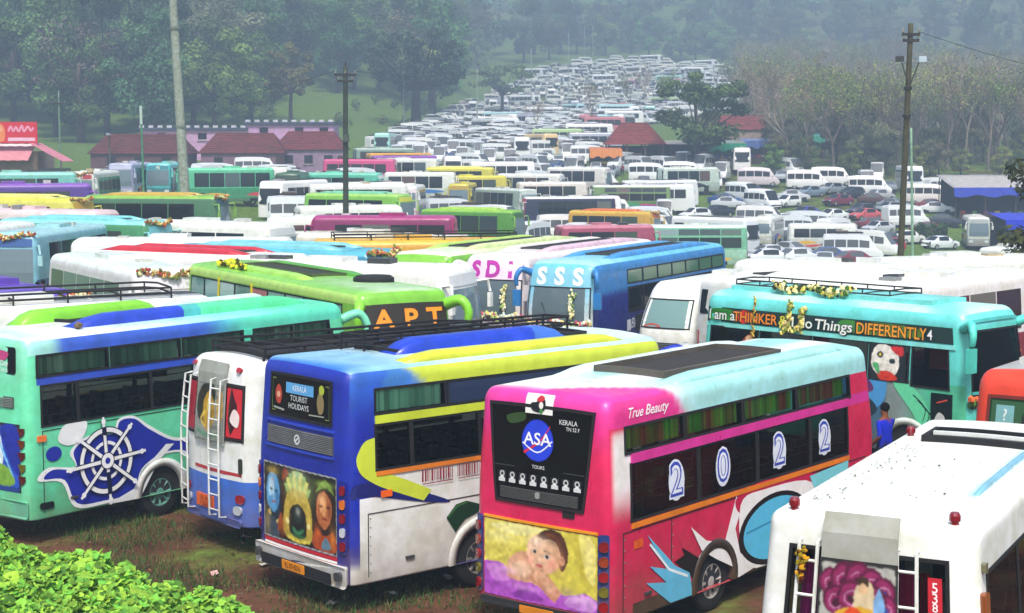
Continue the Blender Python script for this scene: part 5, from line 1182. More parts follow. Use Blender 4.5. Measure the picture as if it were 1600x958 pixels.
midbus(457, 270, 180, 8, '#3f6a4a', '#35593f', '#2a4432', 'dark green bus between the white minibus and the dark pole')
midbus(515, 272, 95, 9, '#7fd8c0', '#58c0a8', '#e6ecea', 'aqua green bus behind the upper part of the dark pole')
midbus(560, 288, 80, 8.5, '#f0f2f2', '#e8ecec', '#d0d4d4', 'white bus under the aqua green one at the dark pole', sw=('#d83a4a',))
midbus(560, 303, 94, 9, '#a8d86a', '#86c84e', '#d8dc4a', 'lime bus with a yellow skirt crossing behind the dark pole', fair='#7fd0a8', sw=('#e8ecf0', '#3a9a6a'))
midbus(545, 322, 94, 7, WH, '#eceeee', '#d8dcde', 'white bus right above the magenta bus', z1=3.1)
midbus(600, 338, 274, 8, '#a82a78', '#8c2464', '#b03a8a', 'magenta bus behind the foot of the dark pole', glass=1, face='#c02a6a', roof2='#b8408c', sw=('#e8c83a',))
midbus(480, 340, 92, 4.8, WH, '#ecefef', '#d8dcdc', 'small white van on the grass by the magenta bus', cat='van', name='passenger_van', z1=2.5, W=1.9)
midbus(600, 366, 92, 7.5, OW, '#dcd8cc', '#b8b4a8', 'cream bus in front of the magenta bus', glass=3, roof2='#cfcabc')
midbus(738, 328, 92, 8.5, '#8cc43c', '#5a9a34', '#3a6a2c', 'grass green bus with a lime roof between the dark pole and the navy bus', glass=0, fair='#a8d84a')
midbus(790, 295, 145, 9, '#dfe6e4', '#a8bcb4', '#c8d4d0', 'grey green bus slanting beside the yellow buses', glass=2)
midbus(888, 308, 262, 9.5, '#eceef0', '#20264a', '#2a3058', 'navy sided bus with a white roof facing the maroon front', face='#b84050', glass=0)
midbus(985, 290, 268, 9, '#e8ecea', '#7a9a5c', '#5a8a4a', 'white roofed bus with green sides above the yellow and orange bus', two=True)
midbus(960, 330, 94, 9, '#dcb83a', '#d8a838', '#c8642a', 'yellow and orange bus with luggage on its roof', fair='#e0742a', garl=FL, sw=('#c83a2a',))
midbus(945, 352, 100, 7, '#c87a90', '#a84a6a', '#8a3050', 'maroon and pink roofed bus in front of the yellow and orange bus', roof2='#e8c8d4')
midbus(1080, 352, 268, 8.5, '#dfeeea', '#7fc4a8', '#a8d8c4', 'white roofed bus with pale green sides next to the light blue roof', two=True, glass=2)
midbus(690, 378, 80, 9, '#e8b83a', '#d8a030', '#7a5a2a', 'yellow roofed bus with a black roof rail behind the lime coach', rack=True)
midbus(955, 377, 66, 10, '#d88aa8', '#c86a90', '#a84a70', 'rose roofed coach tucked behind the blue coach')
midbus(505, 393, 92, 9, '#5ab4d0', '#3a8ab0', '#2a6a8a', 'turquoise blue roofed bus behind the APT bus', fair='#7fc8dc', garl=FL)
midbus(560, 406, 90, 8, WH, '#eef0f2', '#d8dce0', 'white roofed bus squeezed between the turquoise bus and the APT bus', roof2='#f6f6f6')
# yellow cluster and white buses in the centre
midbus(720, 262, 92, 9, '#e8e04a', '#d8d03c', '#c0b02a', 'bright yellow bus highest of the yellow group', fair='#ece88a')
midbus(735, 275, 92, 9, '#e6dc3a', '#dcd04a', '#8ab04a', 'yellow bus with green skirt in the yellow group', sw=('#3a9a5a',))
midbus(725, 288, 185, 8, '#d8cc3a', '#ccb834', '#b8982a', 'yellow fronted bus facing the lens by the dirt gap')
midbus(660, 272, 100, 8, WH, '#eef2f2', '#d0dcdc', 'white bus with a broad windscreen next to the yellow group', glass=3)
midbus(640, 290, 183, 8, WH, '#e8e8ec', '#d8a8c0', 'white bus with a pink lower front beside the dirt gap', face='#e8dce4')
midbus(640, 250, 95, 8, '#eef0ee', '#e4e8e8', '#c8d0d0', 'white bus in the second row above the yellow group')
midbus(600, 232, 95, 8, '#bcd0c8', '#8aa8a0', '#7a9a90', 'grey green bus at the edge of the meadow', glass=2)
midbus(830, 272, 95, 8, WH, '#f0f0f0', '#dcdcdc', 'white bus in line with the yellow group', glass=3)
midbus(862, 285, 95, 8, '#f0eeec', '#ece4e0', '#c83a3a', 'white bus with a red skirt above the navy sided bus')
# right side: minibuses
midbus(1200, 338, 200, 6.5, WH, '#eef0f0', '#d8dcd8', 'white minibus facing the lens near the two orange clad people', cat='minibus', name='minibus', z1=3.0, W=2.1)
midbus(1285, 350, 95, 6.5, WH, '#f0f2f2', '#dce0e0', 'white minibus with a long dark window strip before the parked cars', cat='minibus', name='minibus', z1=3.0, W=2.1, glass=3)
midbus(1292, 412, 128, 6.5, WH, '#f2f4f4', '#e0e4e4', 'white minibus with slanting dark windows right behind the slogan bus', cat='minibus', name='minibus', z1=2.9, W=2.1, glass=3)
midbus(1180, 408, 60, 7.5, WH, '#eef0f0', '#d8dcdc', 'white bus roof between the white passenger van and the slogan bus', fair='#e8eef0', z1=3.1)
midbus(1470, 432, 43, 8, '#f4f6f6', '#ece8ea', '#8a2a3c', 'white bus with maroon window panels next to the slogan bus', glass='#5a2030', z1=3.3)
midbus(1400, 398, 62, 9, '#a8d4e4', '#7ab0c8', '#5a8aa0', 'pale blue roofed bus at the foot of the floodlight pole', fair='#d8ecf2')
midbus(1525, 338, 190, 7, '#e6e8e8', '#d8dcda', '#a8acb0', 'white bus facing the lens between the hedge and the tarpaulin stalls')
midbus(1455, 408, 70, 7, WH, '#e4eae6', '#bcc8c0', 'white minibus with green tinted windows past the floodlight pole', glass=2, z1=3.0, cat='minibus', name='minibus')
midbus(1570, 385, 215, 7, WH, '#eef0f0', '#d0d4d4', 'white minibus facing the lens under the overhanging branches', cat='minibus', name='minibus', z1=3.0, W=2.2)
midbus(1075, 262, 92, 8, '#e8eeec', '#cfe0d8', '#b8ccc4', 'white bus in front of the green tarpaulin stall', glass=2)
midbus(905, 262, 92, 8, WH, '#ece8e8', '#d0c8c8', 'white bus below the hut', glass=3)

# ---------------------------------------------------------------- small vehicles by lofting
def ocol():
    m = bpy.data.materials.new('vehicle_paint'); m.use_nodes = True; n = m.node_tree; b = n.nodes['Principled BSDF']
    oi = n.nodes.new('ShaderNodeObjectInfo'); n.links.new(oi.outputs['Color'], b.inputs['Base Color']); b.inputs['Roughness'].default_value = .3; b.inputs['Coat Weight'].default_value = .3; return m
M['ocol'] = ocol()
SED = [(-2.1, .72, .42, .78, .78, .6), (-2.02, .8, .3, .92, .93, .66), (-1.55, .84, .24, .96, .99, .66), (-.95, .86, .2, .95, 1.4, .6), (-.1, .86, .2, .93, 1.46, .62), (.45, .86, .2, .92, 1.41, .6), (1.15, .85, .2, .9, .94, .64), (1.75, .8, .22, .8, .84, .6), (2.05, .72, .3, .62, .64, .55)]
HAT = [(-1.85, .74, .42, .85, .95, .6), (-1.75, .8, .3, .95, 1.15, .6), (-1.35, .82, .24, .96, 1.46, .6), (-.3, .83, .2, .95, 1.52, .62), (.3, .83, .2, .93, 1.47, .6), (1.0, .82, .2, .92, .97, .62), (1.5, .78, .22, .82, .86, .58), (1.8, .7, .3, .64, .66, .5)]
VAN = [(-2.75, .86, .38, 1.3, 2.25, .74), (-2.65, .94, .34, 1.35, 2.5, .8), (-1.75, .95, .3, 1.35, 2.58, .82), (-1.65, .95, .3, 1.35, 2.58, .82), (-.65, .95, .3, 1.35, 2.58, .82), (-.55, .95, .3, 1.35, 2.58, .82), (.45, .95, .3, 1.35, 2.56, .82), (.55, .95, .3, 1.35, 2.55, .82), (1.45, .94, .3, 1.3, 2.4, .78), (2.2, .9, .3, 1.18, 1.24, .74), (2.6, .83, .32, .95, .99, .66), (2.75, .76, .42, .72, .74, .6)]
def loft(st, skip):
    WF = .58 if st[0][4] > 2 else .86
    """faces of a car body: returns paint faces, and glass faces by window"""
    V = []; P = []; G = {}
    for (x, w_, zb, zw, zr, wr_) in st:
        h = [(w_ * .93, zb), (w_, zb + .3 * (zw - zb)), (w_ * .99, zb + .75 * (zw - zb)), (w_ * .95, zw), (w_ * .95 + (wr_ - w_ * .95) * .6, zw + (zr - zw) * WF), (wr_, zr - .05 if zr - zw > .1 else zr - .01), (wr_ * .55, zr)]
        V += [(x, -a, b) for a, b in h] + [(x, a, b) for a, b in h[::-1]]
    for i in range(len(st) - 1):
        cab = st[i][4] - st[i][3] > .2 and st[i + 1][4] - st[i + 1][3] > .2
        for k in range(13):
            f = (i * 14 + k, (i + 1) * 14 + k, (i + 1) * 14 + k + 1, i * 14 + k + 1)
            wid = st[i + 1][0] - st[i][0]
            if k in (3, 9) and cab and wid > .2: G.setdefault(('side_window', i, k), []).append(f)
            elif k in (5, 6, 7) and (st[i][4] - st[i][3] > .3) != (st[i + 1][4] - st[i + 1][3] > .3) and wid > .2: G.setdefault(('windscreen' if st[i][0] > 0 else 'rear_window',), []).append(f)
            else: P.append(f)
    P.append(tuple(range(13, -1, -1))); P.append(tuple((len(st) - 1) * 14 + k for k in range(14)))
    return V, P, G
def sub(V, F):
    ix = sorted({i for f in F for i in f}); mp = {v: k for k, v in enumerate(ix)}; return [V[i] for i in ix], [tuple(mp[i] for i in f) for f in F]
def loft_thing(name, st, wheels, r, hw):
    """a master with its parts, parked out of the way by being removed after copying"""
    V, P, G = loft(st, 0); root = bpy.data.objects.new(name, None)
    parts = []
    def part(nm, V_, F_, m, smooth=True):
        mb = MB(); mb.add(V_, F_, (.02, .026, .03)); parts.append((nm, mb.mesh(nm, M[m], smooth), (0, 0, 0)))
    part('body', *sub(V, P), 'ocol')
    for k, F in G.items():
        part(k[0], *sub(V, F), 'dglass')
    if name != 'car':
        mb = MB(); x = st[0][0]; mb.add([(x - .015, -.6, 1.45), (x - .015, .6, 1.45), (x - .0, .55, 2.1), (x - .0, -.55, 2.1)], [(0, 1, 2, 3)], (.02, .026, .03)); parts.append(('rear_window', mb.mesh('rear_window', M['dglass']), (0, 0, 0)))
    xf, xr = st[-1][0], st[0][0]
    for s in (-1, 1):
        mb = MB(); mb.box((xf - .06, s * .55, .66), (.12, .28, .16), lin('#d8dee2')); parts.append(('headlight', mb.mesh('headlight', M['lamp']), (0, 0, 0)))
        mb = MB(); mb.box((xr + .03, s * .62, .78 if name == 'car' else 1.0), (.1, .18, .2), lin('#8c1018')); parts.append(('tail_lamp', mb.mesh('tail_lamp', M['lamp']), (0, 0, 0)))
        mb = MB(); mb.box((xf - (1.15 if name == 'car' else .9), s * .98, 1.0 if name == 'car' else 1.4), (.1, .16, .14), (.02, .02, .02)); parts.append(('mirror', mb.mesh('mirror', M['matte']), (0, 0, 0)))
    mb = MB(); mb.box((xf + .0, 0, .42), (.1, 1.3, .16), (.02, .02, .022)); parts.append(('bumper', mb.mesh('bumper', M['matte']), (0, 0, 0)))
    mb = MB(); mb.lathe([(r * .3, -.09), (r * .9, -.1), (r, -.07), (r, .07), (r * .9, .1), (r * .3, .09), (.001, .09)], (.015, .015, .016), 14); mb.lathe([(r * .6, -.11), (r * .3, -.1), (.001, -.1)], (.35, .36, .38), 12); mb.lathe([(r * .6, .11), (r * .3, .1), (.001, .1)], (.35, .36, .38), 12); wm = mb.mesh('wheel', M['matte'], True)
    for x in wheels:
        for s in (-1, 1): parts.append(('wheel', wm, (x, s * hw, r)))
    bpy.data.objects.remove(root); return name, parts
def loft_far(name, st, rack=False):
    V, P, G = loft(st, 0); mb = MB(); mb.V = list(V); n0 = len(P)
    for f in P: mb.F.append(list(f)); mb.K.append((1, 1, 1))
    for F in G.values():
        for f in F: mb.F.append(list(f)); mb.K.append((.1, .112, .12))
    L_ = st[-1][0] - st[0][0]
    n1 = len(mb.F)
    if rack:
        for y_ in (-.6, .6): mb.box((-.6, y_, 2.68), (3.0, .05, .12), (.02, .02, .02))
        for k in range(5): mb.box((-2 + .7 * k, 0, 2.66), (.06, 1.3, .06), (.02, .02, .02))
        mb.box((-1.0, .1, 2.78), (1.1, .8, .22), (.12, .1, .08))
    mb.box((-L_ * .3, 0, .25), (.65, 1.7, .5), (.02, .026, .03)); mb.box((L_ * .3, 0, .25), (.65, 1.7, .5), (.02, .026, .03))
    me = mb.mesh(name, M['ocol'], False); me.materials.append(M['dglass'])
    me.polygons.foreach_set('material_index', [0 if i < n0 else 1 for i in range(len(me.polygons))]); return me
PROTO = {'sedan': loft_thing('car', SED, (-1.3, 1.3), .31, .76), 'hatch': loft_thing('car', HAT, (-1.15, 1.12), .3, .74), 'van': loft_thing('passenger_van', VAN, (-1.75, 1.85), .36, .82)}
LEN = {'sedan': 4.2, 'hatch': 3.7, 'van': 5.5}
def small(kind, px, py, h, col, label, group=None, force=True, xy=None):
    x, y = xy or unproj(px, py, 1.45 if kind != 'van' else 2.5); L = LEN[kind]; W = 1.75 if kind != 'van' else 1.95
    o = nudge(x, y, h, L, W, .2) if force else ((x, y, R(h), L, W) if free((x, y, R(h), L, W), .2) else None)
    if o is None: return None
    OBB.append(o); nm, parts = PROTO[kind]; root = empty(nm, (o[0], o[1], gz(o[0], o[1])), math.pi / 2 - o[2]); tag(root, label, 'car' if kind != 'van' else 'van', group)
    for n_, me, loc in parts:
        c = link(n_, me, root); c.location = loc; c.color = (*lin(col), 1)
    return root
small('sedan', 1470, 368, 60, '#e6ebee', 'white sedan behind the floodlight pole under the green hedge')
small('sedan', 1372, 345, 235, '#c8ccd0', 'silver sedan beside the floodlight pole')
small('hatch', 1385, 372, 250, '#b02030', 'red hatchback half hidden by the floodlight pole')
small('sedan', 1310, 303, 235, '#7a2038', 'maroon sedan in the middle of the car park')
small('sedan', 1258, 322, 230, '#3a3ca0', 'royal blue car at the front of the car park')
small('sedan', 1300, 326, 235, '#eef2f3', 'white sedan touching the royal blue car')
small('hatch', 1345, 318, 235, '#4a4454', 'dark grey hatchback next to the red car top')
small('sedan', 1352, 325, 240, '#d05a5c', 'coral red car behind the dark grey hatchback')
small('hatch', 1230, 305, 230, '#f0f2f2', 'white hatchback at the edge of the bright grass by the vans')
small('sedan', 1265, 290, 235, '#7a8c9c', 'blue grey sedan in the back of the car park')
small('sedan', 1300, 285, 235, '#8a949c', 'steel grey sedan in the back of the car park')
small('hatch', 1330, 292, 235, '#30343c', 'black hatchback behind the maroon sedan')
small('sedan', 1390, 315, 240, '#9aa4a8', 'grey sedan beyond the coral car')
small('hatch', 1085, 325, 240, '#eef2f2', 'white hatchback on the grass before the vans')
small('sedan', 1120, 320, 240, '#2c3038', 'black sedan just past the white hatchback')
small('sedan', 1340, 372, 95, '#d8e2e4', 'pale silver sedan behind the white minibus roof')
small('hatch', 1420, 360, 60, '#e8e8e2', 'cream hatchback squeezed beside the hedge')
small('sedan', 1205, 388, 80, '#dfe4e6', 'white car below the orange clad people')
small('van', 1162, 285, 150, '#eef1f2', 'white passenger van facing the grass patch by the hut stalls')
small('van', 1192, 296, 152, '#f0f2f2', 'white passenger van parked tight behind another near the grass')
small('van', 1015, 255, 95, '#f2f4f2', 'white passenger van broadside below the red roofed hut')
small('van', 1068, 253, 95, '#eef0ee', 'white passenger van broadside below the green stall')
small('van', 1262, 266, 95, '#f2f2ee', 'white passenger van broadside below the bare trees, first of three')
small('van', 1300, 268, 95, '#eeece8', 'white passenger van broadside below the bare trees, second of three')
small('van', 1360, 275, 100, '#f0f0ec', 'white passenger van broadside below the bare trees, third of three')
small('van', 1452, 288, 110, '#efe9e2', 'white passenger van parked beside the tarpaulin stalls')
small('van', 1040, 310, 185, '#f0f2f2', 'white passenger van facing the lens near the pale green bus')
small('van', 1185, 262, 95, '#d8ccd0', 'pinkish white van among the vans near the hut')

# ---------------------------------------------------------------- filling rows and the far field
FARM = {'van': loft_far('passenger_van', VAN), 'van2': loft_far('passenger_van', VAN, True), 'car': loft_far('car', SED)}
def far_bus_mesh():
    sh = Shape(8.5, 2.4, .3, 3.3, (.25, .25, .28)); mb = sh.body(lambda a, y, z, s: (1, 1, 1), 2.0, skip='U'); n0 = len(mb.F)
    for s in 'RL':
        for k in range(5): slab(sh, s, .5 + 1.4 * k, 1.8 + 1.4 * k, 1.75, 2.75, -.01, .02, (.02, .026, .03), mb=mb)
    slab(sh, 'F', -1, 1, 1.4, 2.7, -.01, .02, (.02, .026, .03), 0, 4, 1, mb=mb); slab(sh, 'B', -.9, .9, 1.9, 2.8, -.01, .02, (.02, .026, .03), mb=mb)
    slab(sh, 'T', 1.6, 6.2, -.5, .5, -.01, .05, (.03, .03, .03), 0, 3, 1, mb=mb); slab(sh, 'T', 6.5, 7.2, -.4, .4, -.01, .12, (.3, .3, .3), 0, 1, 1, mb=mb)
    mb.box((-2.4, 0, .25), (.9, 2.2, .5), (.01, .01, .01)); mb.box((2.6, 0, .25), (.9, 2.2, .5), (.01, .01, .01))
    me = mb.mesh('coach_bus', M['ocol'], False); me.materials.append(M['dglass'])
    me.polygons.foreach_set('material_index', [0 if i < n0 else 1 for i in range(len(me.polygons))]); return me
FARM['bus'] = far_bus_mesh()
FWH = ['#f2f4f4', '#eef0ee', '#e8ecee', '#f4f2ee', '#dfe4e6']
FCO = ['#c8ccd0', '#8a949c', '#3a4048', '#7a2a34', '#2c4a8a', '#e6e8ea', '#b8bcc0', '#50302c']
FBU = ['#e6e08a', '#a8dcd0', '#d8a0b4', '#b0cc90', '#e8c890', '#9ac4dc', '#c87a80', '#b8bccc', '#b8e0e4']
CW = dict(zip(FWH + FCO + FBU, ['white', 'off white', 'pale grey white', 'warm white', 'cool white', 'silver', 'steel grey', 'charcoal', 'maroon', 'blue', 'near white', 'light grey', 'brown', 'pale yellow', 'aqua', 'pink', 'pale green', 'cream orange', 'light blue', 'dull red', 'lavender grey', 'ice blue']))
def zone_mid(px, py):
    a = 'before the lilac hall' if px < 460 else 'by the dark pole' if px < 590 else 'near the yellow buses' if px < 790 else 'below the hut' if px < 1010 else 'below the green stall' if px < 1170 else 'below the bare trees' if px < 1330 else 'by the floodlight pole'
    return ('in the upper rows ' if py < 265 else 'in the middle rows ' if py < 310 else 'in the lower rows ') + a
def zone_far(px, py):
    a = 'along the meadow edge' if px < 700 + max(0, 190 - py) * 1.6 else 'amid the far field' if px < 930 else 'above the hut'
    return ('in the top rows ' if py < 120 else 'in the upper rows ' if py < 150 else 'in the central rows ' if py < 185 else 'in the lowest rows ') + a
FB2 = ['#4fae5a', '#2f9aa8', '#c8447a', '#d8a02a', '#3a5ab8', '#8ac83c', '#8a4aa8', '#c83a34', '#58c8b8']
CW.update(zip(FB2, ['leaf green', 'teal', 'rose', 'amber', 'cobalt', 'lime', 'violet', 'red', 'mint']))
rr = random.Random(21); cnt = {'van': 0, 'car': 0, 'bus': 0}; xtra = []
LAB = {'van': ('white passenger van packed in the far field climbing the hill', 'van', 'passenger_van', 'vans in the far field'), 'car': ('small car packed in the far field climbing the hill', 'car', 'car', 'cars in the far field'), 'bus': ('small coloured bus packed in the far field climbing the hill', 'bus', 'coach_bus', 'buses in the far field')}
LAB2 = {'van': ('white passenger van wedged in the crowded middle rows', 'van', 'passenger_van', 'vans in the middle rows'), 'car': ('car wedged between the buses of the middle rows', 'car', 'car', 'cars in the middle rows'), 'bus': ('white bus wedged in the crowded middle rows', 'bus', 'coach_bus', 'buses in the middle rows')}
FIELD = [(545, 238), (600, 222), (655, 196), (700, 172), (760, 152), (830, 112), (880, 98), (960, 90), (1060, 92), (1135, 100), (1150, 130), (1140, 165), (1000, 188), (945, 200), (930, 240), (930, 300), (800, 330), (640, 320), (560, 290)]
MIDP = [(300, 274), (545, 268), (930, 235), (1215, 255), (1490, 272), (1495, 345), (1330, 400), (1150, 372), (1000, 372), (820, 372), (640, 352), (450, 330), (430, 250)]
def inside(p, poly):
    x, y = p; c = False
    for (x0, y0), (x1, y1) in zip(poly, poly[1:] + poly[:1]):
        if (y0 > y) != (y1 > y) and x < (x1 - x0) * (y - y0) / (y1 - y0) + x0: c = not c
    return c
def project(x, y, z):
    z -= CAMZ; f = y * math.cos(PITCH) - z * math.sin(PITCH); u = y * math.sin(PITCH) + z * math.cos(PITCH); return 800 + 2600 * x / f, 479 - 2600 * u / f
def fill(y0, y1, dy, dxf, polys, lab, pv, sep):
    y = y0
    while y < y1:
        x = -.32 * y
        rowh = rr.choice((92, 95, 80, 180, 150, 200, 120, 60))
        step = dxf(y)
        while x < .32 * y:
            px, py = project(x, y, gz(x, y) + 1.5)
            if any(inside((px, py), q) for q in polys) and not (318 < px < 425 and 290 < py < 350):
                k = rr.random()
                if lab is LAB2 and px > 1170 and py > 285: k = .35 if k < .22 else .6
                kind = 'van' if k < pv[0] else ('car' if k < pv[1] else 'bus'); L = {'van': 5.5, 'car': 4.2, 'bus': 8.5}[kind]; W = {'van': 1.95, 'car': 1.75, 'bus': 2.4}[kind]
                h = rowh + rr.gauss(0, 12 if lab is LAB2 else 5); o = (x + rr.gauss(0, .3), y + rr.gauss(0, .8), R(h), L, W)
                if not sep or free(o, .15):
                    if sep: OBB.append(o)
                    c = rr.choice(FWH if kind == 'van' or (kind == 'bus' and (rr.random() < .66 or px > 1090)) or (kind == 'car' and lab is LAB and rr.random() < .55) else (FCO if kind == 'car' else FB2 if lab is LAB2 else FBU))
                    key = kind
                    if lab is LAB and kind == 'bus' and c in FWH: key = 'wbus'
                    if cnt[kind] < 300:
                        cnt[kind] += 1; lb = lab[kind] if key != 'wbus' else ('white bus packed in the far field climbing the hill', 'bus', 'coach_bus', 'white buses in the far field')
                        ori = abs(math.sin(o[2])) > .8
                        lb = (CW[c] + ' ' + lb[1] + (' broadside ' if ori else ' end on ') + (zone_mid(px, py) if lab is LAB2 else zone_far(px, py)), lb[1], lb[2], lb[3])
                        vk = kind
                        if kind == 'van' and rr.random() < .35: vk = 'van2'
                        ob = link(lb[2], FARM[vk]); ob.location = (o[0], o[1], gz(o[0], o[1])); ob.rotation_euler = (0, 0, math.pi / 2 - o[2]); ob.color = (*lin(c), 1); tag(ob, lb[0], lb[1], lb[3])
                    else: xtra.append((kind, o, c))
                x += step * (1.0 if rowh in (180, 150, 200) else 1.9) * (1.35 if kind == 'bus' and rowh not in (180, 150, 200) else 1)
            else: x += step
            x += rr.uniform(0, .5)
        y += dy(y)
fill(66, 235, lambda y: 3.4, lambda y: 2.6, [MIDP], LAB2, (.4, .78), True)
fill(236, 640, lambda y: 5.2 + (y - 236) * .010, lambda y: 3.1, [FIELD], LAB, (.74, .9), False)
print('far counts', cnt, 'extra', len(xtra))
if xtra:
    mb = MB(); idx = []
    for kind, o, c in xtra:
        me = FARM[kind]; ca, sa = math.cos(math.pi / 2 - o[2]), math.sin(math.pi / 2 - o[2]); z = gz(o[0], o[1]); b = len(mb.V)
        mb.V += [(o[0] + v.co.x * ca - v.co.y * sa, o[1] + v.co.x * sa + v.co.y * ca, z + v.co.z) for v in me.vertices]
        for p in me.polygons: mb.F.append([i + b for i in p.vertices]); mb.K.append(lin(c) if p.material_index == 0 else (.02, .026, .03))
    o = mb.build('distant_vehicles', 'paint'); tag(o, 'dense mass of white vehicles at the top of the far field', 'vehicles', None, 'stuff')

# ================================================================ buildings and stalls
def tile_roof(mb, c, w_, d_, z0, h, col, hip=.25, rows=9, rz=0, gable=False):
    """hipped roof laid in stepped courses of tiles"""
    ca, sa = math.cos(rz), math.sin(rz); P = lambda x, y, z: (c[0] + x * ca - y * sa, c[1] + x * sa + y * ca, z)
    rw = w_ / 2 * (1 if gable else 1 - hip * 2 * d_ / w_ if w_ > d_ else .1); rw = max(.3, rw)
    for s in (-1, 1):
        for k in range(rows):
            t0, t1 = k / rows, (k + 1) / rows; y0, y1 = s * d_ / 2 * (1 - t0), s * d_ / 2 * (1 - t1)
            x0, x1 = w_ / 2 + (rw - w_ / 2) * t0, w_ / 2 + (rw - w_ / 2) * t1; za, zb = z0 + h * t0 + .07, z0 + h * t1
            n = max(4, int(w_ / .9))
            for j in range(n):
                u0, u1 = -1 + 2 * j / n, -1 + 2 * (j + 1) / n; v = random.uniform(.75, 1.2); cc = tuple(q * v for q in lin(col))
                mb.add([P(x0 * u0, y0, za), P(x0 * u1, y0, za), P(x1 * u1, y1, zb), P(x1 * u0, y1, zb), P(x0 * u0, y0, za - .1), P(x0 * u1, y0, za - .1)], [(0, 1, 2, 3), (4, 5, 1, 0)], cc)
        xe = s * w_ / 2
        if gable: mb.add([P(xe * .96, -d_ / 2, z0), P(xe * .96, d_ / 2, z0), P(xe * .96, 0, z0 + h)], [(0, 1, 2)], lin('#b08a7a'))
        else:
            for k in range(rows):
                t0, t1 = k / rows, (k + 1) / rows; x0 = s * (w_ / 2 + (rw - w_ / 2) * t0); x1 = s * (w_ / 2 + (rw - w_ / 2) * t1); v = random.uniform(.8, 1.15); cc = tuple(q * v for q in lin(col))
                mb.add([P(x0, -d_ / 2 * (1 - t0), z0 + h * t0 + .06), P(x0, d_ / 2 * (1 - t0), z0 + h * t0 + .06), P(x1, d_ / 2 * (1 - t1), z0 + h * t1), P(x1, -d_ / 2 * (1 - t1), z0 + h * t1)], [(0, 1, 2, 3)], cc)
    mb.tube([P(-rw, 0, z0 + h), P(rw, 0, z0 + h)], .12, lin('#6a2a22'), 6)
def house(label, px, d, w_, dp, hw, hr, wall, roof, wins=3, rz=0, cat='building', gable=False, name='tiled_house', wz=None):
    x = at_depth(px, d); z = gz(x, d) if wz is None else wz; root = empty(name, (x, d, z), rz); tag(root, label, cat)
    m = MB(); m.box((0, 0, hw / 2 - .5), (w_ * .94, dp * .92, hw + 1), lin(wall)); m.build('wall', 'matte', root)
    m = MB(); tile_roof(m, (0, 0), w_, dp, hw, hr, roof, gable=gable); o = m.build('roof', 'matte', root)
    for k in range(wins):
        xx = -w_ * .4 + w_ * .8 * (k + .5) / wins; m = MB(); m.box((xx, -dp * .46 - .03, hw * .55), (1.1, .08, 1.1), lin('#2a2c30')); o = m.build('window', 'dglass', root)
        m = MB(); m.box((xx, -dp * .46 - .05, hw * .55 - .62), (1.4, .2, .1), lin('#c8b8c8')); m.build('sill', 'matte', o)
    m = MB(); m.box((w_ * .44, -dp * .46 - .03, 1.0), (.9, .08, 2.0), lin('#4a3428')); m.build('door', 'matte', root)
    return root
house('low house with a maroon tiled roof next to the thin post', 228, 214, 13, 7, 2.2, 2.4, '#6a4a50', '#5e2628', 3)
house('low house with a maroon tiled roof behind the pale mast', 385, 217, 11, 7, 2.4, 2.5, '#8a6a80', '#682a2a', 3)
house('low house with a red tiled roof by the meadow and the dark pole', 488, 220, 9.6, 7, 2.8, 2.3, '#a084a4', '#6e282c', 3)
house('brick house with a red tiled gable behind the hut', 1150, 262, 9, 7, 4.2, 2.2, '#a89088', '#80342e', 2, gable=True)
def lilac_hall():
    d = 240; x = at_depth(382, d); z = gz(x, d); r_ = empty('lilac_hall', (x, d, z)); tag(r_, 'long lilac hall with small dark windows behind the tiled roofs', 'building')
    m = MB(); m.box((-6.5, 0, 1.5), (15, 7, 5.0), lin('#d8a8d8')); m.box((7.2, 0, 1.9), (12.4, 7, 5.8), lin('#d6a6da')); m.build('wall', 'matte', r_)
    for cx, w_, zt in ((-6.5, 15.6, 4.0), (7.2, 13.0, 4.8)):
        m = MB(); m.box((cx, 0, zt + .15), (w_, 7.8, .3), lin('#48506e')); m.build('roof_slab', 'matte', r_)
        for k in range(int(w_ / 1.3)): m = MB(); m.box((cx - w_ / 2 + .6 + 1.3 * k, -3.7, zt + .45), (.7, .1, .34), lin('#d8d8ea')); m.build('parapet_block', 'matte', r_)
    for xx, zz in ((-11, 3.1), (-5.2, 3.1), (-1.6, 3.1), (3.5, 3.9), (8.5, 3.9), (12.0, 3.9)):
        m = MB(); m.box((xx, -3.53, zz), (1.2, .12, .9), lin('#1c1420')); o = m.build('window', 'dglass', r_); m = MB(); m.box((xx, -3.58, zz - .55), (1.5, .25, .12), lin('#e8d0e8')); m.build('sill', 'matte', o)
lilac_hall()
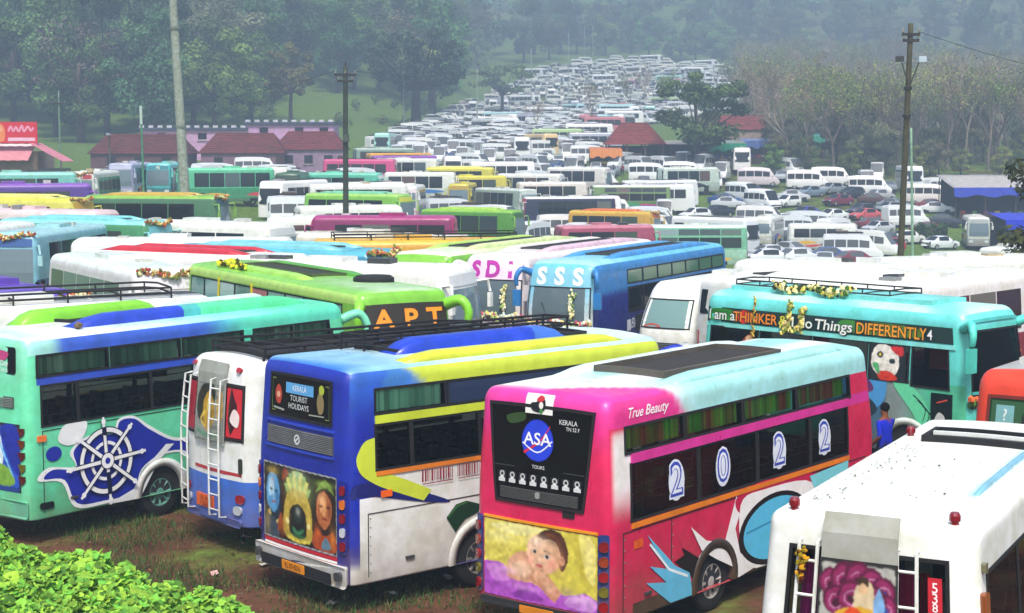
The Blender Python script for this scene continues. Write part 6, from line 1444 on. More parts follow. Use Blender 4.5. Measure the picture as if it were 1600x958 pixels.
def shop():
    d = 168; x = at_depth(22, d); z = gz(x, d) - 1.3; r_ = empty('roadside_shop', (x, d, z)); tag(r_, 'roadside shop with a red signboard and pink sheet awnings', 'shop')
    m = MB(); m.box((-1, 1.5, 2.0), (8, 6, 5.0), lin('#b89a94')); m.build('wall', 'matte', r_)
    m = MB(); m.box((-.2, -1.75, 6.35), (6.6, .18, 2.1), lin('#d81c30')); s = m.build('signboard', 'print', r_)
    d_ = Decal(Flat((-.2, -1.85, 6.35), (1, 0, 0), (0, 0, 1)), '', .01); d_.rect(-3.2, -.95, -.75, .15, '#f2e8f2'); d_.circle(-2.3, -.2, .12, '#2a1a20'); d_.stroke([(-2.9, .3), (-2.6, .75), (-2.4, .35), (-2.0, .8), (-1.9, .3)], .16, '#f2e0ea', None, 4); d_.blob([(-.9, -.8), (-.8, .5), (-.3, .85), (.1, .3), (.0, -.8)], '#f08a4a'); d_.circle(-.4, .35, .3, '#f4b088'); d_.stroke([(.45, .1), (.7, .6), (.95, .1), (1.2, .55), (1.5, .1), (1.8, .7), (2.0, .1), (2.4, .6), (2.7, .15), (2.95, .5)], .2, '#f4a0c0', None, 4); d_.rect(.4, 3.1, -.85, -.5, '#f0c0d8'); d_.build('sign_print', s)
    for (x0, x1, y0, y1, z0, z1, c, nm) in ((-5, 2.6, -3.6, -1.0, 3.6, 5.0, '#d88a98', 'awning'), (2.7, 6.0, -3.4, .8, 3.3, 5.3, '#e08aa0', 'awning'), (-5, 3.0, -2.2, -1.6, 5.0, 5.3, '#ecd8e0', 'fascia')):
        m = MB(); n = 16
        for k in range(n):
            xa, xb = x0 + (x1 - x0) * k / n, x0 + (x1 - x0) * (k + 1) / n; dz = -(z1 - z0) * .9 * k / n if x0 > 2 else 0; dz2 = -(z1 - z0) * .9 * (k + 1) / n if x0 > 2 else 0; b = .05 * (k % 2); b2 = .05 * ((k + 1) % 2)
            V = [(xa, y0, z0 + b + (0 if x0 < 2 else z1 - z0 + dz)), (xb, y0, z0 + b2 + (0 if x0 < 2 else z1 - z0 + dz2)), (xb, y1, z1 + b2 + dz2), (xa, y1, z1 + b + dz)]
            m.add(V + [(p[0], p[1], p[2] - .04) for p in V], [(0, 1, 2, 3), (7, 6, 5, 4), (0, 4, 5, 1)], lin(c))
        m.build(nm, 'matte', r_)
    for xx in (-4.8, -1.5, 2.5, 5.8): m = MB(); m.tube([(xx, -3.3, -.2), (xx, -3.3, 3.6)], .07, lin('#6a5a50'), 6); m.build('post', 'matte', r_)
    m = MB(); m.box((4.2, -.3, 1.4), (3, 2, 2.8), lin('#7a8088')); m.build('side_shed', 'matte', r_)
shop()
def stall(label, px, d, w_, dp, hf, hb, roofc, wallc, rz=0, drape=None, name='tarpaulin_stall', cat='stall', base=None):
    x = at_depth(px, d); r_ = empty(name, (x, d, gz(x, d)), rz); tag(r_, label, cat)
    m = MB(); n = 10; V = []
    for i in range(n + 1):
        for j in range(7):
            u, v = i / n, j / 6; V.append(((u - .5) * w_, (v - .5) * dp, hf + (hb - hf) * v - .18 * math.sin(u * math.pi * 3) ** 2 * math.sin(v * math.pi) + random.uniform(-.03, .03)))
    m.add(V, [(i * 7 + j, (i + 1) * 7 + j, (i + 1) * 7 + j + 1, i * 7 + j + 1) for i in range(n) for j in range(6)], lin(roofc)); o = m.build('tarpaulin_roof', 'matte', r_, True)
    md = o.modifiers.new('thick', 'SOLIDIFY'); md.thickness = .05
    for xx in (-.47, -.16, .16, .47):
        for yy, h in ((-.46, hf), (.46, hb)): m = MB(); m.tube([(xx * w_, yy * dp, -.3), (xx * w_, yy * dp, h - .05)], .06, lin('#5a4a3c'), 6); m.build('post', 'matte', r_)
    m = MB(); m.box((0, dp * .42, hb * .45), (w_ * .92, .08, hb * .9), lin(wallc)); m.build('back_wall', 'matte', r_)
    m = MB(); m.box((0, -dp * .3, .45), (w_ * .8, .7, .9), lin('#5a4438')); m.build('counter', 'matte', r_)
    for k in range(7): m = MB(); m.box((-w_ * .36 + w_ * .72 * k / 6, -dp * .3, 1.06), (.5, .5, .3), lin(random.choice(['#b04a3a', '#4a6ab0', '#c8b04a', '#5a8a4a', '#d8d0c8', '#8a4a8a']))); m.build('goods', 'cloth', r_)
    if drape:
        m = MB(); P = []; n = 24
        for i in range(n + 1): P += [((i / n - .5) * w_, -dp * .52 - .06 * math.sin(i * 1.9), hf + .03), ((i / n - .5) * w_, -dp * .54 - .1 * math.sin(i * 1.9 + .5), hf - 1.0 - .15 * math.sin(i * .8))]
        m.add(P, [(2 * i, 2 * i + 2, 2 * i + 3, 2 * i + 1) for i in range(n)], lin(drape)); m.build('drape', 'cloth', r_)
    return r_
stall('stall under a grey tarpaulin with a blue edge near the bare trees', 1548, 200, 11.5, 7, 4.0, 5.4, '#b8b4b8', '#2a2a30', .05, '#3a4ab8')
stall('stall under a bright blue tarpaulin in front of the grey one', 1596, 178, 5.6, 5, 3.6, 4.2, '#2a3ad0', '#20242c', .1, '#2434c8')
stall('open stall under a pale tarpaulin beside the hut', 1060, 240, 9, 5, 2.9, 3.4, '#cfc8c0', '#4a4450')
stall('green walled stall by the leafy tree', 1132, 241, 5.5, 4, 3.0, 3.5, '#8a9a94', '#2fa07a', 0, '#2f9a78')
stall('stall draped in blue sheet among the bare trees', 1182, 246, 5, 4, 3.2, 3.6, '#7a88b8', '#4a5a9a', 0, '#6a84c8')
stall('turquoise sheet stall behind the bare trees', 1262, 262, 6, 4, 3.4, 3.8, '#58b0a8', '#3a8a80', 0, '#4aa890')
stall('stall with an orange cloth awning before the hut', 945, 233, 4.5, 4, 2.8, 3.2, '#d8824a', '#3a2a2c', 0, '#e0904a')
def hut():
    d = 238; x = at_depth(990, d); r_ = empty('tiled_hut', (x, d, gz(x, d))); tag(r_, 'open hut with a red tiled gable roof at the foot of the far field', 'hut')
    m = MB(); tile_roof(m, (0, 0), 8.6, 8, 3.0, 3.0, '#80302a', .3, 10); m.build('roof', 'matte', r_)
    for xx in (-3.8, -1.3, 1.3, 3.8):
        for yy in (-3.4, 3.4): m = MB(); m.box((xx, yy, 1.4), (.25, .25, 3.4), lin('#6a5048')); m.build('post', 'matte', r_)
    m = MB(); m.box((0, 2.6, 1.4), (7.2, .2, 2.8), lin('#3a3034')); m.build('back_wall', 'matte', r_)
    m = MB(); m.box((0, -2.6, .5), (6, .5, 1.0), lin('#6a4a40')); m.build('counter', 'matte', r_)
hut()

# ================================================================ poles and wires
def pole(name, label, px0, d, px1, ztop, r0, r1, col, cat='pole', m='wood', zb=None):
    x0, x1 = at_depth(px0, d), at_depth(px1, d); z = gz(x0, d); r_ = empty(name, (x0, d, z)); tag(r_, label, cat)
    q = MB(); n = 9; q.tube([((x1 - x0) * k / n, 0, -.5 + (ztop - z + .5) * k / n) for k in range(n + 1)], [r0 + (r1 - r0) * k / n for k in range(n + 1)], lin(col), 14); q.build('shaft', m, r_, True); return r_, x1 - x0, ztop - z
r_, dx, h = pole('lamp_mast', 'tall pale concrete mast rising above the parked buses', 292, 132, 272, 24, .42, .27, '#a9b2ac')
for zz in (15.2, 7.5): q = MB(); q.lathe([(.33, -.12), (.42, -.1), (.42, .1), (.33, .12)], lin('#7a847e'), 14, 'z', (dx * zz / 24, 0, zz)); q.build('collar', 'matte', r_)
def crossarm(r_, x, z, w_, n=3):
    q = MB(); q.box((x, -.12, z), (w_, .12, .14), lin('#3a342e')); a = q.build('crossarm', 'wood', r_)
    for k in range(n): q = MB(); q.lathe([(.03, 0), (.07, .05), (.05, .12), (.07, .16), (.02, .22)], lin('#8a8a84'), 8, 'z', (x - w_ * .45 + w_ * .9 * k / max(1, n - 1), -.12, z + .07)); q.build('insulator', 'paint', a)
r_, dx, h = pole('utility_pole', 'dark utility pole with a crossarm behind the magenta bus', 540, 108, 542, 12.0, .2, .15, '#3c4438')
crossarm(r_, dx, h - .55, 1.4); crossarm(r_, dx, h - .95, 1.0, 2); q = MB(); q.box((dx + .02, -.22, h - 4.6), (.4, .3, .5), lin('#4a524a')); q.build('junction_box', 'matte', r_)
q = MB(); q.tube([(dx, 0, h - .6), (dx, 0, h + .3)], .05, lin('#3a342e'), 6); q.build('spike', 'matte', r_)
P1 = Vector((at_depth(540, 108) + dx, 108, 11.6))
r_, dx, h = pole('utility_pole', 'rusty utility pole carrying two floodlights on brackets', 1406, 84, 1416, 13.0, .17, .13, '#4f4a30')
crossarm(r_, dx, h - .55, .9, 2); crossarm(r_, dx, h - .85, .8, 2)
for s, c in ((-1, '#2a2c2c'), (1, '#b8c8d4')):
    q = MB(); q.tube([(dx * .85, -.1, h - 3.2), (dx * .85 + s * .42, -.3, h - 1.95)], .035, lin('#4a4438'), 6); b = q.build('bracket', 'matte', r_)
    q = MB(); q.box((dx * .85 + s * .55, -.38, h - 1.78), (.42, .2, .28), lin(c), .3 * s); q.build('floodlight', 'lamp', b)
for k in (3.2, 4.6): q = MB(); q.lathe([(.15, -.08), (.21, -.07), (.21, .07), (.15, .08)], lin('#2c2a22'), 10, 'z', (dx * (h - k) / h, 0, h - k)); q.build('clamp', 'matte', r_)
P2 = Vector((at_depth(1416, 84), 84, 12.5))
r_, dx, h = pole('street_post', 'thin green and white post in front of the maroon roofs', 226, 150, 224, 10.4, .11, .08, '#4f9a78')
q = MB(); q.tube([(dx, 0, h - 1.6), (dx, 0, h + .05)], .13, lin('#c8dcd4'), 10); q.build('lamp_tube', 'paint', r_)
r_, dx, h = pole('street_post', 'faint greenish post rising beyond the shop awning', 97, 200, 97, 13.4, .12, .09, '#7a9a88'); crossarm(r_, dx, h - 1.5, 1.6); P3 = Vector((at_depth(97, 200), 200, 11.9))
r_, dx, h = pole('street_lamp', 'small street lamp near the maroon roofed house', 174, 190, 174, 8.2, .1, .07, '#5a6a68', 'lamp'); q = MB(); q.box((dx, -.4, h), (.35, .9, .25), lin('#8fa0a4')); q.build('lamp_head', 'lamp', r_)
r_, dx, h = pole('street_post', 'slim pale green post right beyond the floodlight pole', 1428, 150, 1420, 8.5, .13, .1, '#9ac4ac')
for px, d, zt in ((632, 320, 21), (887, 500, 40), (746, 330, 22), (830, 470, 34), (912, 610, 50), (925, 610, 50)):
    pole('street_post', {632: 'pale thin post standing on the meadow by the big dark tree', 746: 'pale thin post at the meadow edge above the field', 887: 'pale thin post among the upper rows of the far field', 830: 'pale thin post where the field meets the forest', 912: 'pale thin post at the crest of the far field, first of a pair', 925: 'pale thin post at the crest of the far field, second of a pair'}[px], px, d, px, zt, .14, .1, '#a8b4b0')
def wire(a, b, sag, label):
    q = MB(); a, b = Vector(a), Vector(b); q.tube([a.lerp(b, k / 16) - Vector((0, 0, sag * 4 * (k / 16) * (1 - k / 16))) for k in range(17)], .014, lin('#3a3c3c'), 4); o = q.build('overhead_wire', 'matte'); tag(o, label, 'wire')
wire(P2 + Vector((.35, -.1, .1)), (45, 118, 11.2), .5, 'overhead wire running off from the floodlight pole')
wire(P1 + Vector((.6, -.1, .1)), (at_depth(830, 300), 300, 24), 2.0, 'overhead wire from the dark pole towards the far field')
wire(P1 + Vector((-.6, -.1, .1)), P3, 1.5, 'overhead wire between the dark pole and the faint post')
wire(P3 + Vector((-.6, 0, 0)), (-75, 190, 12.2), .6, 'overhead wire leading from the faint post past the red sign')

# ================================================================ people
def skin_body(J, E, rad):
    me = bpy.data.meshes.new('person'); me.from_pydata(J, E, []); o = bpy.data.objects.new('tmp', me); C.objects.link(o)
    o.modifiers.new('s', 'SKIN'); sv = me.skin_vertices[0].data
    for i, r_ in enumerate(rad): sv[i].radius = (r_, r_)
    sv[0].use_root = True; sb = o.modifiers.new('u', 'SUBSURF'); sb.levels = 1; sb.render_levels = 1
    dg = bpy.context.evaluated_depsgraph_get(); m2 = bpy.data.meshes.new_from_object(o.evaluated_get(dg)); bpy.data.objects.remove(o); return m2
def pose(kind):
    st = .1 if kind == 0 else .28; ar = .1 if kind != 2 else .0
    J = [(0, 0, .95), (0, 0, 1.15), (.0, 0, 1.36), (.0, 0, 1.47), (.02, 0, 1.56), (.03, 0, 1.68), (.0, .1, .9), (st * .5, .11, .5), (-st * .2, .11, .08), (.1 - st * .2, .11, .04), (0, -.1, .9), (-st * .2, -.11, .5), (-st, -.11, .1), (.1 - st, -.11, .04), (0, .19, 1.38), (-ar, .25, 1.12), (.06 + ar, .25, .88), (.1 + ar, .25, .78), (0, -.19, 1.38), (.02 + ar, -.25, 1.12), (.16 if kind != 2 else .25, -.22, .92 if kind != 2 else 1.3), (.2 if kind != 2 else .3, -.2, .84 if kind != 2 else 1.38)]
    E = [(0, 1), (1, 2), (2, 3), (3, 4), (4, 5), (0, 6), (6, 7), (7, 8), (8, 9), (0, 10), (10, 11), (11, 12), (12, 13), (2, 14), (14, 15), (15, 16), (16, 17), (2, 18), (18, 19), (19, 20), (20, 21)]
    rad = [.14, .13, .15, .055, .085, .075, .1, .075, .05, .04, .1, .075, .05, .04, .065, .05, .04, .035, .065, .05, .04, .035]
    return skin_body(J, E, rad)
POSES = [pose(0), pose(1), pose(2)]
def person(x, y, rz, top, bottom, label, kind=0, s=1.0, hair='#0e0c0b', lungi=False, group=None):
    me = POSES[kind].copy(); me.name = 'person'; at = me.color_attributes.new('Col', 'FLOAT_COLOR', 'POINT'); sk, tp, bt = lin('#7a4a30'), lin(top), lin(bottom); cs = []
    for v in me.vertices:
        z = v.co.z; arm = abs(v.co.y) > .2
        c = sk if z > 1.43 or (arm and z < 1.12) or (z < .08) or (lungi and z < .35) else (tp if z > .95 or arm else bt); cs += (*c, 1)
    at.data.foreach_set('color', cs); me.materials.clear(); me.materials.append(M['cloth']); me.polygons.foreach_set('use_smooth', [True] * len(me.polygons))
    o = link('person', me); o.location = (x, y, gz(x, y)); o.rotation_euler = (0, 0, rz); o.scale = (s, s, s); tag(o, label, 'person', group)
    m = MB(); m.ell((.005, 0, 1.68), (.105, .09, .1), lin(hair), 10, 6); h = m.build('hair', 'cloth', o, True)
    if lungi: m = MB(); m.lathe([(.17, .98), (.2, .7), (.22, .35)], bt, 14, 'z'); m.build('wrap_skirt', 'cloth', o, True)
    return o
person(7.55, 33.3, 2.2, '#1c2cb8', '#2a2a34', 'person in a bright blue shirt beside the wheel of the slogan bus', 0)
for px, d, rz, t_, b_, lb, k, lu in ((74, 63, 1.2, '#9a2a4a', '#e6e0d8', 'person in a crimson shirt and white wrap by the garlanded bus fronts', 0, True), (56, 64, -1.5, '#1c2c5a', '#20242c', 'person in a navy shirt by the garlanded bus fronts', 1, False), (65, 65, 2.4, '#e8e8ea', '#2c3a5a', 'person in a white shirt by the garlanded bus fronts', 2, False), (84, 64, .4, '#e0722a', '#e8642a', 'person in orange by the garlanded bus fronts', 0, True),
        (1186, 88, 3.6, '#e8561c', '#e0501c', 'person in orange on the grass by the white car', 0, True), (1224, 87, 2.2, '#d83a20', '#c8341c', 'person in red orange next to the white minibus', 1, True), (1365, 58.5, 2.6, '#20264a', '#16181e', 'person in dark navy between the minibus and the floodlight pole', 0, False),
        (728, 118, 3, '#16181c', '#101114', 'person in black standing in the dirt gap by the yellow group', 0, False), (690, 122, 1.2, '#7a3a2a', '#3a2a24', 'person in brown walking over the dirt gap', 1, False), (958, 226, 3, '#2a2c48', '#1c1e28', 'person in dark blue below the orange awning', 0, False), (972, 227, 2, '#8a3a4a', '#2c2a30', 'person in dull red below the hut roof', 1, False), (1000, 228, 3.5, '#e8e4e4', '#d8d4d0', 'person in white at the hut counter', 0, False), (1012, 228, 3, '#e0dcd4', '#2a2a30', 'person in a white shirt and dark trousers at the hut counter', 2, False), (1508, 192, 3, '#6a3a34', '#2a2a2c', 'person in rust red under the grey tarpaulin', 0, False), (1562, 170, 3.4, '#4a2a6a', '#20202c', 'person in purple before the blue tarpaulin', 0, False)):
    person(at_depth(px, d), d, rz, t_, b_, lb, k, 1.0, lungi=lu)

# ================================================================ trees
def leaf_mesh(name, pts, nrm, size, cols, jit=.5):
    """leaf-sized faces at the given points, one colour each"""
    n = len(pts); rng = np.random.default_rng(len(pts) + int(size * 1000))
    nv = nrm + rng.normal(0, jit, (n, 3)); nv /= np.linalg.norm(nv, axis=1, keepdims=True) + 1e-9
    t = np.cross(nv, rng.normal(0, 1, (n, 3))); t /= np.linalg.norm(t, axis=1, keepdims=True) + 1e-9; b = np.cross(nv, t)
    s = size * rng.uniform(.6, 1.35, (n, 1))
    V = np.empty((n, 4, 3)); V[:, 0] = pts - t * s * .6; V[:, 1] = pts + b * s * .32 - nv * s * .1; V[:, 2] = pts + t * s * .6 + nv * s * .06; V[:, 3] = pts - b * s * .32 - nv * s * .1
    me = bpy.data.meshes.new(name); me.vertices.add(4 * n); me.vertices.foreach_set('co', V.ravel()); me.loops.add(4 * n); me.loops.foreach_set('vertex_index', np.arange(4 * n, dtype=np.int32)); me.polygons.add(n); me.polygons.foreach_set('loop_start', np.arange(0, 4 * n, 4, dtype=np.int32)); me.update(calc_edges=True)
    at = me.color_attributes.new('Col', 'FLOAT_COLOR', 'CORNER'); k = np.ones((n, 4, 4)); k[:, :, :3] = np.asarray(cols)[:, None, :]; at.data.foreach_set('color', k.ravel()); me.materials.append(M['leaf']); return me
def crown_pts(rng, n, rx, rz, zc, K, spread, flat=.35):
    c = rng.normal(0, 1, (K, 3)); c /= np.linalg.norm(c, axis=1, keepdims=True); c *= rng.uniform(.35, 1, (K, 1)) ** .6; c[:, 2] = np.where(c[:, 2] < -flat, -flat * rng.uniform(0, 1, K), c[:, 2])
    cs = rng.uniform(.6, 1.3, K); i = rng.integers(0, K, n); d = rng.normal(0, 1, (n, 3)); d /= np.linalg.norm(d, axis=1, keepdims=True); r_ = rng.uniform(.25, 1, (n, 1)) ** .5
    off = d * r_ * spread * cs[i][:, None]; off[:, 2] *= .7; p = c[i] + off; nrm = d + np.array([0, 0, .6]); tone = rng.uniform(.5, 1.5, K)[i]
    return p * np.array([rx, rx, rz]) + np.array([0, 0, zc]), nrm, tone, c * np.array([rx, rx, rz]) + np.array([0, 0, zc])
def tree_proto(seed, H, rx, rz, base, n=2600, leaf=.62, K=26, spread=.3, trunk='#4a4036', lean=0, tr=.35, fl=.85):
    rng = np.random.default_rng(seed); zc = H - rz * .95
    p, nr, tone, cc = crown_pts(rng, n, rx, rz, zc, K, spread, fl); b = np.array(lin(base)) if isinstance(base, str) else np.array(base)
    col = np.clip(b[None, :] * tone[:, None] * rng.uniform(.75, 1.25, (n, 1)), 0, 1)
    cm = leaf_mesh('crown', p, nr, leaf, col)
    m = MB(); tc = lin(trunk); top = Vector((lean, 0, zc - rz * .2)); m.tube([(0, 0, -1), (lean * .2, .1, zc * .35), (lean * .6, -.1, zc * .7), top], [tr * 1.3, tr, tr * .8, tr * .5], tc, 7)
    for q in cc[::2]:
        st = Vector((lean * .5, 0, zc * .62)); q = Vector(q); mid = st.lerp(q, .5) + Vector((0, 0, -.4)); m.tube([st, mid, q], [tr * .45, tr * .28, tr * .08], tc, 5, cap=False)
    return m.mesh('trunk', M['matte'], True), cm
def bare_proto(seed, H, col='#6a6058', leafc=None, nl=260):
    rng = random.Random(seed); m = MB(); tips = []
    def br(p, d, l, r_, lv):
        q = p + d * l; mid = p.lerp(q, .5) + Vector((rng.uniform(-1, 1), rng.uniform(-1, 1), 0)) * l * .06; m.tube([p, mid, q], [r_, r_ * .8, r_ * .6], lin(col), 4 if lv > 1 else 6, cap=False)
        if lv >= 5 or l < .3: tips.append(q); return
        for k in range(rng.choice((2, 3, 3) if lv else (3, 4))):
            nd = (d + Vector((rng.gauss(0, .42), rng.gauss(0, .42), rng.gauss(.12, .25)))).normalized(); br(q if k or lv == 0 else mid, nd, l * rng.uniform(.58, .85), r_ * .62, lv + 1)
    br(Vector((0, 0, -.5)), Vector((rng.gauss(0, .08), rng.gauss(0, .08), 1)).normalized(), H * .36, .24, 0)
    tm = m.mesh('trunk', M['matte'])
    T = np.array([tuple(t) for t in tips]); g = np.random.default_rng(seed); i = g.integers(0, len(T), nl); p = T[i] + g.normal(0, .45, (nl, 3)); b = np.array(lin(leafc or '#6a7040')); c = np.clip(b[None] * g.uniform(.6, 1.3, (nl, 1)), 0, 1)
    return tm, leaf_mesh('crown', p, g.normal(0, 1, (nl, 3)), .3, c)
G = {'a': tree_proto(1, 15, 6.6, 6.6, (.12, .215, .045), 6500, .5), 'b': tree_proto(2, 20, 5.6, 9.0, (.09, .18, .055), 7000, .5, 34), 'c': tree_proto(3, 13, 7.4, 5.2, (.15, .235, .045), 6500, .5, K=34, spread=.28), 'd': tree_proto(4, 18, 6.2, 8.0, (.075, .145, .06), 6500, .5, 32), 'e': tree_proto(5, 11, 4.8, 5.0, (.17, .23, .05), 4500, .42), 'f': tree_proto(6, 16, 6.2, 7.0, (.16, .165, .08), 4200, .45, 28, .28)}
BIG = tree_proto(11, 19, 9.5, 7.5, (.050, .085, .045), 5200, .62, 50, .22, '#2c2824', .3, .9, .4)
DRO = tree_proto(12, 16, 5.6, 5.8, (.19, .21, .05), 3000, .55, 24, .26)
PNK = tree_proto(13, 22, 8.0, 8.0, (.17, .14, .12), 1700, .5, 30, .24, '#5a4844', .8, .6)
SPR = tree_proto(14, 11, 6.0, 3.2, (.11, .165, .05), 2600, .55, 26, .28)
NEARL = tree_proto(15, 10, 5.2, 3.8, (.06, .115, .03), 4200, .42, 30, .26, '#3c3630', 0, .28)
BARE = [bare_proto(31, 13, '#8a7a70', '#948a5c', 420), bare_proto(32, 14, '#a09488', '#a09058', 360), bare_proto(33, 12, '#746860', '#7e8a40', 800), bare_proto(34, 14, '#a09488', '#9a8c78', 420), bare_proto(35, 13, '#7c7068', '#8aa04a', 800)]
def plant(proto, x, y, s, label, cat='tree', group=None, name='tree', rz=None, sz=None, dz=0):
    r_ = empty(name, (x, y, gz(x, y) + dz), rr.uniform(0, 6.28) if rz is None else rz); r_.scale = (s, s, sz or s); tag(r_, label, cat, group); link('trunk', proto[0], r_); link('crown', proto[1], r_); return r_
rr = random.Random(5)
def base_at(px, py, d=None):
    return unproj(px, py)
x, y = at_depth(650, 322), 322; plant(BIG, x, y, 1.0, 'big dark spreading tree with a thick trunk on the meadow', rz=.3)
x, y = at_depth(457, 300), 300; plant(DRO, x, y, 1.0, 'yellow green drooping tree at the meadow edge by the lilac hall', rz=1)
x, y = at_depth(130, 275), 275; plant(PNK, x, y, 1.0, 'tall thin leaved tree with reddish bare limbs behind the maroon roofed house', rz=2)
x, y = at_depth(338, 290), 290; plant(G['a'], x, y, 1.25, 'round olive green tree rising straight behind the pale mast', rz=.5)
x, y = at_depth(785, 425), 425; plant(SPR, x, y, 1.35, 'spreading light green tree where the meadow meets the far field', rz=.5)
x, y = at_depth(1088, 232), 232; plant(NEARL, x, y, 1.4, 'leafy dark green tree beside the green walled stall', rz=.8)
x, y = at_depth(1130, 300), 300; plant(NEARL, x, y, .9, 'smaller leafy tree behind the green walled stall', rz=2.8)
for i, (px, d, s) in enumerate(((925, 330, .8), (838, 320, .5), (985, 420, .8), (1010, 440, .9), (1040, 400, .85))): plant(BARE[i % 5], at_depth(px, d), d, s, ['slender tree standing among the vans under the crest', 'little thin tree in the lower far field', 'thin tree in the upper far field, nearest the hut', 'thin tree in the upper far field between two others', 'thin tree in the upper far field by the leafy tree'][i], name='bare_tree')
KA = dict(a='round green', b='tall green', c='broad leafy green', d='tall dark green', e='small light green', f='thin olive'); KB = ['bare grey', 'tall pale bare', 'dark half leafy', 'reddish bare', 'green tinged']
ZL = ((90, 'behind the red signed shop'), (190, 'behind the reddish limbed tree'), (280, 'behind the maroon roofed house'), (400, 'behind the pale mast'), (520, 'behind the drooping tree'), (620, 'beyond the dark pole'), (730, 'behind the big dark tree'), (2000, 'beside the far field'))
ZT = ((930, 'behind the pale posts on the crest'), (1050, 'behind the crest of the far field'), (1180, 'above the leafy tree'), (1330, 'above the plantation'), (1450, 'behind the floodlight pole'), (2000, 'above the grey tarpaulin'))
ZB = ((1230, 'behind the blue draped stall'), (1300, 'above the turquoise stall'), (1360, 'above the row of white vans'), (1450, 'behind the floodlight pole'), (1530, 'behind the grey tarpaulin'), (3000, 'at the picture edge'))
def near(px, Zs): return next(t for lim, t in Zs if px < lim)
nf = 0; spots = []
def ok(x, y, g_):
    for (a, b) in spots:
        if (a - x) ** 2 + (b - y) ** 2 < g_ * g_: return False
    spots.append((x, y)); return True
FK = list('aabbcddef')
tries = 0
while nf < 190 and tries < 6000:
    tries += 1; px = rr.uniform(-60, 880); d = rr.uniform(262, 620)
    if px < 150 and d < 275: continue
    lim = 268 if px < 250 else (300 if px < 400 else (352 if px < 560 else (385 if px < 700 else 450)))
    if d < lim: continue
    if px > 700 and d < 600 and px > 700 + (d - 450) * .9: continue
    x = at_depth(px, d)
    if not ok(x, d, 7.4 if d < 420 else 9): continue
    nf += 1; kk = rr.choice(FK); plant(G[kk], x, d, rr.uniform(.95, 1.5), KA[kk] + ' tree ' + ('at the foot of' if d < 380 else 'halfway up' if d < 490 else 'high on') + ' the slope ' + near(px, ZL), group='trees of the forest above the meadow')
nf = 0; tries = 0
while nf < 70 and tries < 4000:
    tries += 1; px = rr.uniform(820, 1660); d = rr.uniform(655, 760)
    x = at_depth(px, d)
    if not ok(x, d, 9): continue
    nf += 1; kk = rr.choice(FK); plant(G[kk], x, d, rr.uniform(.8, 1.25), KA[kk] + ' tree in the misty wood ' + near(px, ZT), group='trees behind the far field')
nb = 0; tries = 0
while nb < 290 and tries < 12000:
    tries += 1; px = rr.uniform(1150, 1660); d = 232 + 330 * rr.random() ** 1.8
    if px < 1225 and d < 275: continue
    if px > 1440 and d < 235: continue
    x = at_depth(px, d)
    if not ok(x, d, 3.1): continue
    nb += 1; kb = rr.randrange(5); plant(BARE[kb], x, d, rr.uniform(.8, 1.15), KB[kb] + ' plantation tree in the ' + ('front' if d < 290 else 'middle' if d < 400 else 'back') + ' ranks ' + near(px, ZB), group='bare plantation trees', name='bare_tree')
nb = 0; tries = 0
while nb < 60 and tries < 3000:
    tries += 1; px = rr.uniform(1165, 1680); d = rr.uniform(330, 640); x = at_depth(px, d)
    if not ok(x, d, 5): continue
    nb += 1; kk = rr.choice('eff'); plant(G[kk], x, d, rr.uniform(.6, .85), KA[kk] + ' tree among the bare ones ' + near(px, ZB), group='leafy trees in the plantation')
nb = 0; tries = 0
while nb < 130 and tries < 5000:
    tries += 1; px = rr.uniform(1190, 1650); d = 228 + 200 * rr.random() ** 2; x = at_depth(px, d)
    if not ok(x, d, 2.2): continue
    nb += 1; kk = rr.choice('ef'); plant(G[kk], x, d, rr.uniform(.28, .5), ('front' if d < 245 else 'middle' if d < 275 else 'back') + ' row ' + ('bright green' if kk == 'e' else 'olive') + ' bush under the bare trees ' + near(px, ZB), cat='bush', group='bushes under the plantation', name='bush')
for i in range(26):
    px = rr.uniform(520, 760); d = rr.uniform(280, 420)
    x = at_depth(px, d)
    if px > 640 and d < 330 + (px - 640): continue
    plant(G['e'], x, d, rr.uniform(.12, .26), 'small bush dotted on the meadow slope', cat='bush', group='bushes on the meadow', name='bush')
def far_wood():
    rng = np.random.default_rng(77); P = []; N = []; K = []
    k = 0
    while k < 1500:
        d = 560 + 640 * rng.random() ** 1.3; px = rng.uniform(-150, 1750)
        if px > 780 and d < 765: continue
        if px <= 780 and d < 600: continue
        x = at_depth(px, d); rx = rng.uniform(4, 7.5); H = rng.uniform(10, 18)
        p, nr, tone, _ = crown_pts(rng, 150, rx, rx * .8, H - rx * .7, 9, .42); b = np.array([(.12, .2, .075), (.09, .155, .08), (.16, .22, .075), (.19, .19, .1)][rng.integers(0, 4)]) * rng.uniform(.7, 1.25)
        P.append(p + np.array([x, d, gz(x, d)])); N.append(nr); K.append(np.clip(b[None] * tone[:, None] * rng.uniform(.8, 1.2, (150, 1)), 0, 1)); k += 1
    o = link('distant_forest', leaf_mesh('distant_forest', np.concatenate(P), np.concatenate(N), 1.9, np.concatenate(K))); tag(o, 'hazy forest covering the far hillside', 'forest', None, 'stuff')
far_wood()
